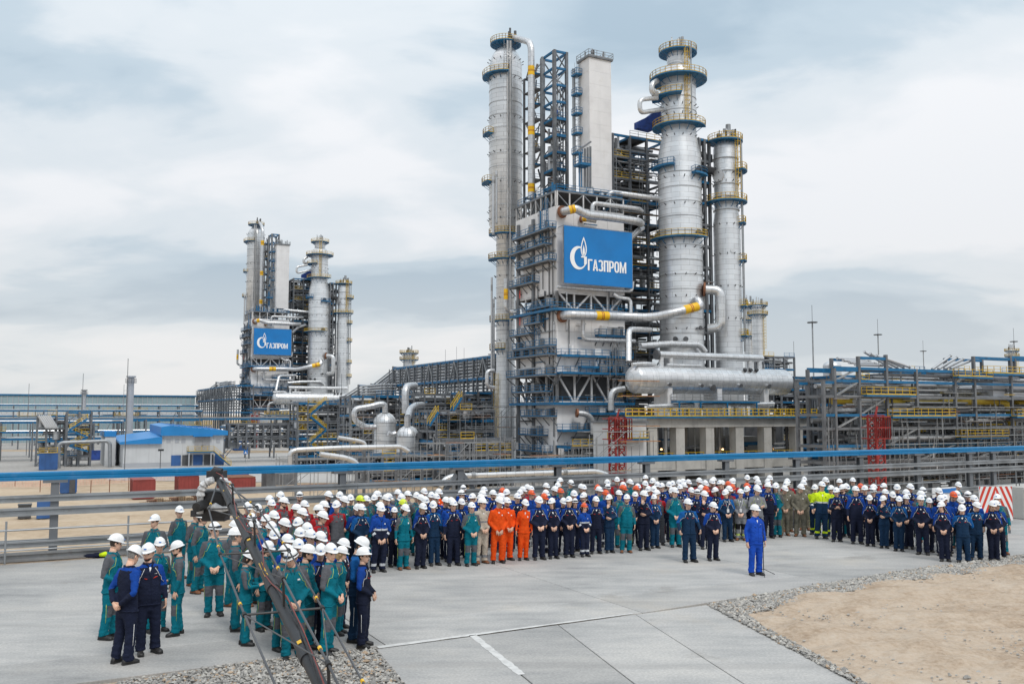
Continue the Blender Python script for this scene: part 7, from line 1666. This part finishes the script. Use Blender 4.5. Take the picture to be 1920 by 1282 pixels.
for i, (x0, x1, mt) in enumerate(((134, 150, 'steel_galv'), (152, 168, 'steel_galv'), (170, 202, 'tarp_blue'), (115, 132, 'steel_grey'))): box_thing('crate', ('grey metal cabinet by the pipe portal', 'grey metal cabinet by the pipe portal', 'load under a crumpled blue tarpaulin by the pipe portal', 'grey tool crate beside the blue cabin')[i], 'cabinet' if i != 2 else 'load', x0, x1, 863, 2.4, 3, mt, 'grey cabinets by the pipe portal' if i < 2 else None, ribs=False)
box_thing('site_cabin', 'dark blue site cabin beside the road right of the building', 'cabin', 441, 468, 845, 3.4, 5, 'container_blue')
for i in range(10):
    x = 262 + i * 14; y = 950 - i * 1.6; p = P(x, y, z=GZ); t = TH('pallet', p, 'wooden pallet stack on the sand behind the low rack', 'pallet', 'pallet stacks on the sand behind the low rack')
    for k in range(4 + i % 3): 
        for j in range(5): t.box('board', (p.x + j * .25, p.y, GZ + .04 + k * .16), (p.x + j * .25 + .18, p.y + 1.2, GZ + .1 + k * .16), ('timber', 'rust', 'timber')[i % 3])
# orange mesh fence and thin posts along the yard
fc = TH('mesh_fence', P(0, 905, z=GZ), 'thin orange mesh fence on posts across the sand', 'fence')
mk('mesh_orange', (0.62, 0.33, 0.26), 0.7, 0, 0.2, 2)
pp = [P(x, y, z=GZ) for x, y in ((-20, 915), (60, 915), (150, 912), (260, 905), (350, 900))]
m = MB()
for a, b in zip(pp[:-1], pp[1:]):
    for k in range(7): m.bar(a + V((0, 0, .25 + k * .14)), b + V((0, 0, .25 + k * .14)), .04)
    n = int((b - a).length / .5)
    for k in range(n): c_ = a.lerp(b, k / n); m.bar(c_ + V((0, 0, .2)), c_ + V((0, 0, 1.2)), .03)
fc.mesh('netting', m, 'mesh_orange', kind='stuff')
for x, y in ((75, 922), (170, 926), (205, 924), (241, 920), (28, 911)): p = P(x, y, z=GZ); fc.bar('post', p, p + V((0, 0, 2.1)), .12, .12, 'rust')
sg = TH('road_sign', P(460, 868, z=GZ), 'small square blue road sign on a post', 'sign'); p = P(460, 868, z=GZ); sg.bar('post', p, p + V((0, 0, 2.6)), .08, .08, 'steel_galv'); sg.box('plate', (p.x - .5, p.y - .06, GZ + 2.2), (p.x + .5, p.y - .01, GZ + 3.2), 'sign_blue'); m = MB(); m.prism([(p.x - .3, p.y - .075, GZ + 2.35), (p.x + .3, p.y - .075, GZ + 2.35), (p.x, p.y - .075, GZ + 2.95)], (0, .01, 0)); sg.mesh('symbol', m, 'sign_white')
fl = TH('site_floodlight', P(300, 884, z=GZ), 'black floodlight on a thin post before the blue-roofed building', 'floodlight'); p = P(300, 884, z=GZ); fl.bar('post', p, p + V((0, 0, 4.3)), .12, .12, 'black_metal'); fl.box('lamp_head', (p.x - .5, p.y - .3, GZ + 4.3), (p.x + .6, p.y + .2, GZ + 4.7), 'black_metal')
for i, x in enumerate((214, 308)): p = P(x, 850, z=GZ); t = TH('fire_box', p, 'red fire equipment box on the yard by the building', 'fire box', 'red fire boxes by the building'); t.box('cabinet', p, p + V((1.2, .7, 1.6)), 'red_paint'); t.box('roof', p + V((-.06, -.06, 1.6)), p + V((1.26, .76, 1.68)), 'red_paint')
# ================================================================ apron details
p = ground(1850, 985); q = ground(1897, 985)
ba = empty('striped_barrier', (ground(1870, 1000).x, ground(1870, 1000).y, 0), math.radians(6), label='white barrier board with red diagonal stripes at the apron end', cat='barrier')
W_, H_ = 1.2, 1.15
m = MB(); m.box((-W_ / 2, 0, .45), (W_ / 2, .04, .45 + H_)); obj('board', m, 'sign_white', parent=ba)
m = MB()
def clip_band(x0, x1):                                 # V of diagonal stripes
    for s_ in (-1, 1):
        pts = []
        for z in [k / 10 for k in range(11)]: pts.append(z)
        for a, b in zip(pts[:-1], pts[1:]):
            f = lambda x, z: s_ * (x - z * .42)
            q_ = [(f(x0, a), a), (f(x1, a), a), (f(x1, b), b), (f(x0, b), b)]
            xs_ = [min(max(0, s_ * x), .5) * s_ for x, _ in q_]
            if max(xs_) - min(xs_) > .004: m.poly([(x * W_, -.004, .45 + z * H_) for x, (_, z) in zip(xs_, q_)])
for k in range(6): clip_band(.02 + k * .17, .10 + k * .17)
obj('stripes', m, 'sign_red', parent=ba)
for x in (-.5, .5): m = MB(); m.box((x - .03, .041, 0), (x + .03, .1, 1.6)); obj('leg', m, 'steel_grey', parent=ba)
cbk = empty('concrete_block', (*ground(1925, 972).xy, 0), ALPHA, label='large plain concrete block beside the striped barrier', cat='concrete block')
b = bmesh.new(); bmesh.ops.create_cube(b, size=1); bmesh.ops.scale(b, vec=(3.2, 1.4, 1.25), verts=b.verts); bmesh.ops.translate(b, vec=(1.2, .5, .6), verts=b.verts); bmesh.ops.bevel(b, geom=b.edges[:], offset=.05, segments=2, affect='EDGES'); me = bpy.data.meshes.new('block'); b.to_mesh(me); b.free(); me.materials.append(MATS['concrete_old']); o = link(bpy.data.objects.new('block', me)); o.parent = cbk
m = MB()
for x in (.3, 2.1): m.tube([(x - .1, .5, 1.2), (x - .1, .5, 1.34), (x + .1, .5, 1.34), (x + .1, .5, 1.2)], .02, 6)
obj('lifting_loop', m, 'steel_dark', parent=cbk)
pb = TH('poster_board', (P(1790, 930, v=VB + .2).x, VB + .2, .0), 'blue and white information board fixed to the low rack', 'board')
a, b = P(1747, 935, v=VB + .2), P(1788, 912, v=VB + .2); pb.box('panel', (a.x, VB + .15, a.z - .3), (b.x + .2, VB + .19, b.z), 'sign_white'); pb.box('blue_field', (a.x + .45, VB + .144, a.z + .2), (b.x + .15, VB + .149, b.z - .05), 'sign_blue')
m = MB()
for k in range(3): m.box((a.x + .6, VB + .138, a.z + .45 + k * .13), (a.x + 1.3 - .15 * k, VB + .143, a.z + .49 + k * .13))
pb.mesh('text_line', m, 'sign_white')
for x, y, lbl in ((185, 1044, 'dropped navy jacket with yellow lining lying by the low rack'),):
    c_ = ground(x, y); t = empty('dropped_jacket', c_, .2, label=lbl, cat='jacket'); m = MB(); rr_j = random.Random(5)
    rings = []
    for i in range(9): f = i / 8; rings.append([(-.42 + .84 * f, .16 * math.sin(PI * f) ** .5 * math.cos(a_) * (1 + .25 * rr_j.uniform(-1, 1)), .05 + .075 * math.sin(PI * f) ** .5 * math.sin(a_) * (1 + .3 * rr_j.uniform(-1, 1))) for a_ in [2 * PI * k / 10 for k in range(10)]])
    m.loft(rings); obj('jacket_cloth', m, 'c_navy', 'all', t); m = MB(); m.tube([(.05, -.1, .07), (.2, -.13, .1), (.36, -.08, .06)], [.05, .075, .03], 8); obj('lining', m, 'c_hivis', 'all', t)
# ================================================================ camera crane
CAMP = V((0, 0, CAMH)); tip = CAMP + ray(410, 897) * 13.5; low = CAMP + ray(600, 1282) * 6.6; ax_ = (low - tip).normalized(); base_ = low + ax_ * 1.2
jb = empty('camera_crane', (base_.x, base_.y, 0), 0, label='black camera crane boom with tension rods reaching over the crowd', cat='camera crane')
def JL(p): return p - V((base_.x, base_.y, 0))
def jobj(name, m, mat, smooth=True, parent=None): 
    m.v = [tuple(JL(V(v_))) for v_ in m.v]; o = obj(name, m, mat, smooth, parent or jb); return o
m = MB(); m.tube([tip, tip.lerp(base_, .5), base_], .052, 16); boom = jobj('boom', m, 'black_metal')
for k in range(1, 5): c_ = tip.lerp(base_, k / 5); m = MB(); m.tube([c_ - ax_ * .09, c_ + ax_ * .09], .062, 16); jobj('boom_joint', m, 'black_metal', True, boom)
sidev = ax_.cross(V((0, 0, 1))).normalized(); upv = sidev.cross(ax_).normalized()
if upv.z < 0: upv = -upv
stations = [.22, .46, .68, .9]; L1, L2, L3 = [tip], [tip], [tip]
for k, s_ in enumerate(stations):
    c_ = tip.lerp(base_, s_); w = (.30, .36, .34, .3)[k]; h = (.30, .34, .3, .28)[k]
    a, b, t_ = c_ - sidev * w, c_ + sidev * w, c_ + upv * h + sidev * .02
    m = MB(); m.tube([a, b], .011, 6); jobj('spreader', m, 'black_metal'); m = MB(); m.tube([c_, t_], .013, 6); jobj('king_post', m, 'black_metal')
    for q_ in (a, b, t_): m = MB(); m.tube([q_ - ax_ * .03, q_ + ax_ * .03], .022, 8); jobj('clamp', m, 'black_rubber')
    L1.append(a); L2.append(b); L3.append(t_)
for pts in (L1, L2, L3):
    pts.append(base_ + (pts[-1] - tip.lerp(base_, .9)) * .8)
    for a, b in zip(pts[:-1], pts[1:]): m = MB(); m.tube([a, b], .0105, 6); jobj('tension_rod', m, 'steel_dark'); c_ = a.lerp(b, .85); m = MB(); m.tube([c_ - (b - a).normalized() * .02, c_ + (b - a).normalized() * .02], .016, 6); jobj('rod_mark', m, 'yellow_band')
for a, b in zip(L1[1:-1], L3[2:]): m = MB(); m.tube([a, b], .006, 5); jobj('cross_rod', m, 'steel_dark')
for a, b in zip(L2[1:-1], L3[2:]): m = MB(); m.tube([a, b], .006, 5); jobj('cross_rod', m, 'steel_dark')
mk('cable_red', (0.22, 0.04, 0.03), 0.5)
m = MB(); m.tube([tip.lerp(base_, k / 16) + upv * (.10 + .06 * math.sin(k * 1.9)) + sidev * .05 * math.cos(k * 1.3) for k in range(17)], .0055, 6); jobj('cable', m, 'cable_red')
m = MB(); m.tube([tip.lerp(base_, k / 16) + upv * (.075 + .03 * math.sin(k * 2.4 + 1)) - sidev * .04 * math.cos(k * 1.1) for k in range(17)], .010, 6); jobj('cable', m, 'black_rubber')
for k in (.12, .3, .42, .55, .78): c_ = tip.lerp(base_, k); m = MB(); d_ = (CAMP - c_).normalized(); d_ = (d_ - ax_ * d_.dot(ax_)).normalized(); s2 = ax_.cross(d_); f = c_ + d_ * .055; L_ = .06 if k != .55 else .45; m.prism([f - ax_ * L_ / 2 - s2 * .018, f + ax_ * L_ / 2 - s2 * .018, f + ax_ * L_ / 2 + s2 * .018, f - ax_ * L_ / 2 + s2 * .018], d_ * .002); jobj('boom_mark', m, 'yellow_band', False, boom)
# counterweight end and stand, below the frame
m = MB(); m.tube([base_, V((base_.x, base_.y, .9))], .07, 12); jobj('column', m, 'black_metal')
for k in range(3): a = 2 * PI * k / 3 + .5; m = MB(); m.tube([V((base_.x, base_.y, 1.0)), V((base_.x + .8 * math.cos(a), base_.y + .8 * math.sin(a), .03))], .03, 8); jobj('leg', m, 'black_metal')
# remote head, wrapped against rain
hd = CAMP + ray(398, 945) * 13.5
ch = empty('remote_camera', tip, 0, label='plastic-wrapped remote camera head hanging from the crane tip', cat='camera')
def cobj(name, m, mat, smooth=True): m.v = [tuple(V(v_) - tip) for v_ in m.v]; return obj(name, m, mat, smooth, ch)
pxp = lambda x, y, d=13.5: CAMP + ray(x, y) * d
m = MB(); m.tube([pxp(400, 892), pxp(404, 885), pxp(414, 888)], .09, 8); cobj('tip_plate', m, 'black_metal'); m = MB(); m.box(tuple(pxp(397, 902) - V((.05, .1, .0))), tuple(pxp(412, 892) + V((.08, .1, .08)))); cobj('gearbox', m, 'black_metal', False)
fa = lambda x, y: pxp(x, y, 13.3)
m = MB(); m.tube(fillet([fa(400, 899), fa(384, 904), fa(376, 922), fa(375, 962)], .2), [.05] + [.058 + .012 * math.sin(k * 2.1) for k in range(12)] + [.05], 9); cobj('fork_arm', m, 'clear_wrap')
m = MB(); m.tube(fillet([fa(412, 899), fa(427, 904), fa(434, 922), fa(434, 955)], .2), [.045] + [.052 + .012 * math.sin(k * 2.3) for k in range(12)] + [.045], 9); cobj('fork_arm', m, 'clear_wrap')
m = MB(); a, b = pxp(364, 966), pxp(434, 952); m.box((a.x, a.y - .16, a.z), (b.x, a.y + .16, a.z + .09)); cobj('cradle', m, 'black_metal', False)
m = MB(); a, b = pxp(384, 975), pxp(426, 966); m.box((a.x, a.y - .13, a.z), (b.x, a.y + .13, a.z + .08)); cobj('battery_plate', m, 'black_metal', False)
bm_ = bmesh.new(); bmesh.ops.create_cube(bm_, size=1); bmesh.ops.subdivide_edges(bm_, edges=bm_.edges[:], cuts=5, use_grid_fill=True)
c_ = pxp(400, 938) - tip
for v_ in bm_.verts:
    n_ = v_.co.normalized(); v_.co = v_.co * .72 + n_ * .2; v_.co += n_ * .09 * noise.noise(v_.co * 4.2); v_.co = V((v_.co.x * .40, v_.co.y * .30, v_.co.z * .27)) + c_
me = bpy.data.meshes.new('wrapped_body'); bm_.to_mesh(me); bm_.free(); me.materials.append(MATS['black_rubber']); me.shade_smooth(); o = link(bpy.data.objects.new('wrapped_body', me)); o.parent = ch
m = MB(); c_ = pxp(409, 953, 13.3); m.tube([c_ + V((-.15, 0, .0)), c_ + V((-.04, -.02, .03)), c_ + V((.06, -.02, -.01)), c_ + V((.15, 0, .0))], [.03, .06, .045, .03], 8); cobj('plastic_wrap', m, 'clear_wrap')
m = MB(); m.tube([pxp(386, 944, 13.35), pxp(376, 948, 13.2), pxp(368, 951, 13.1)], [.07, .075, .07], 12); cobj('lens_hood', m, 'black_metal')
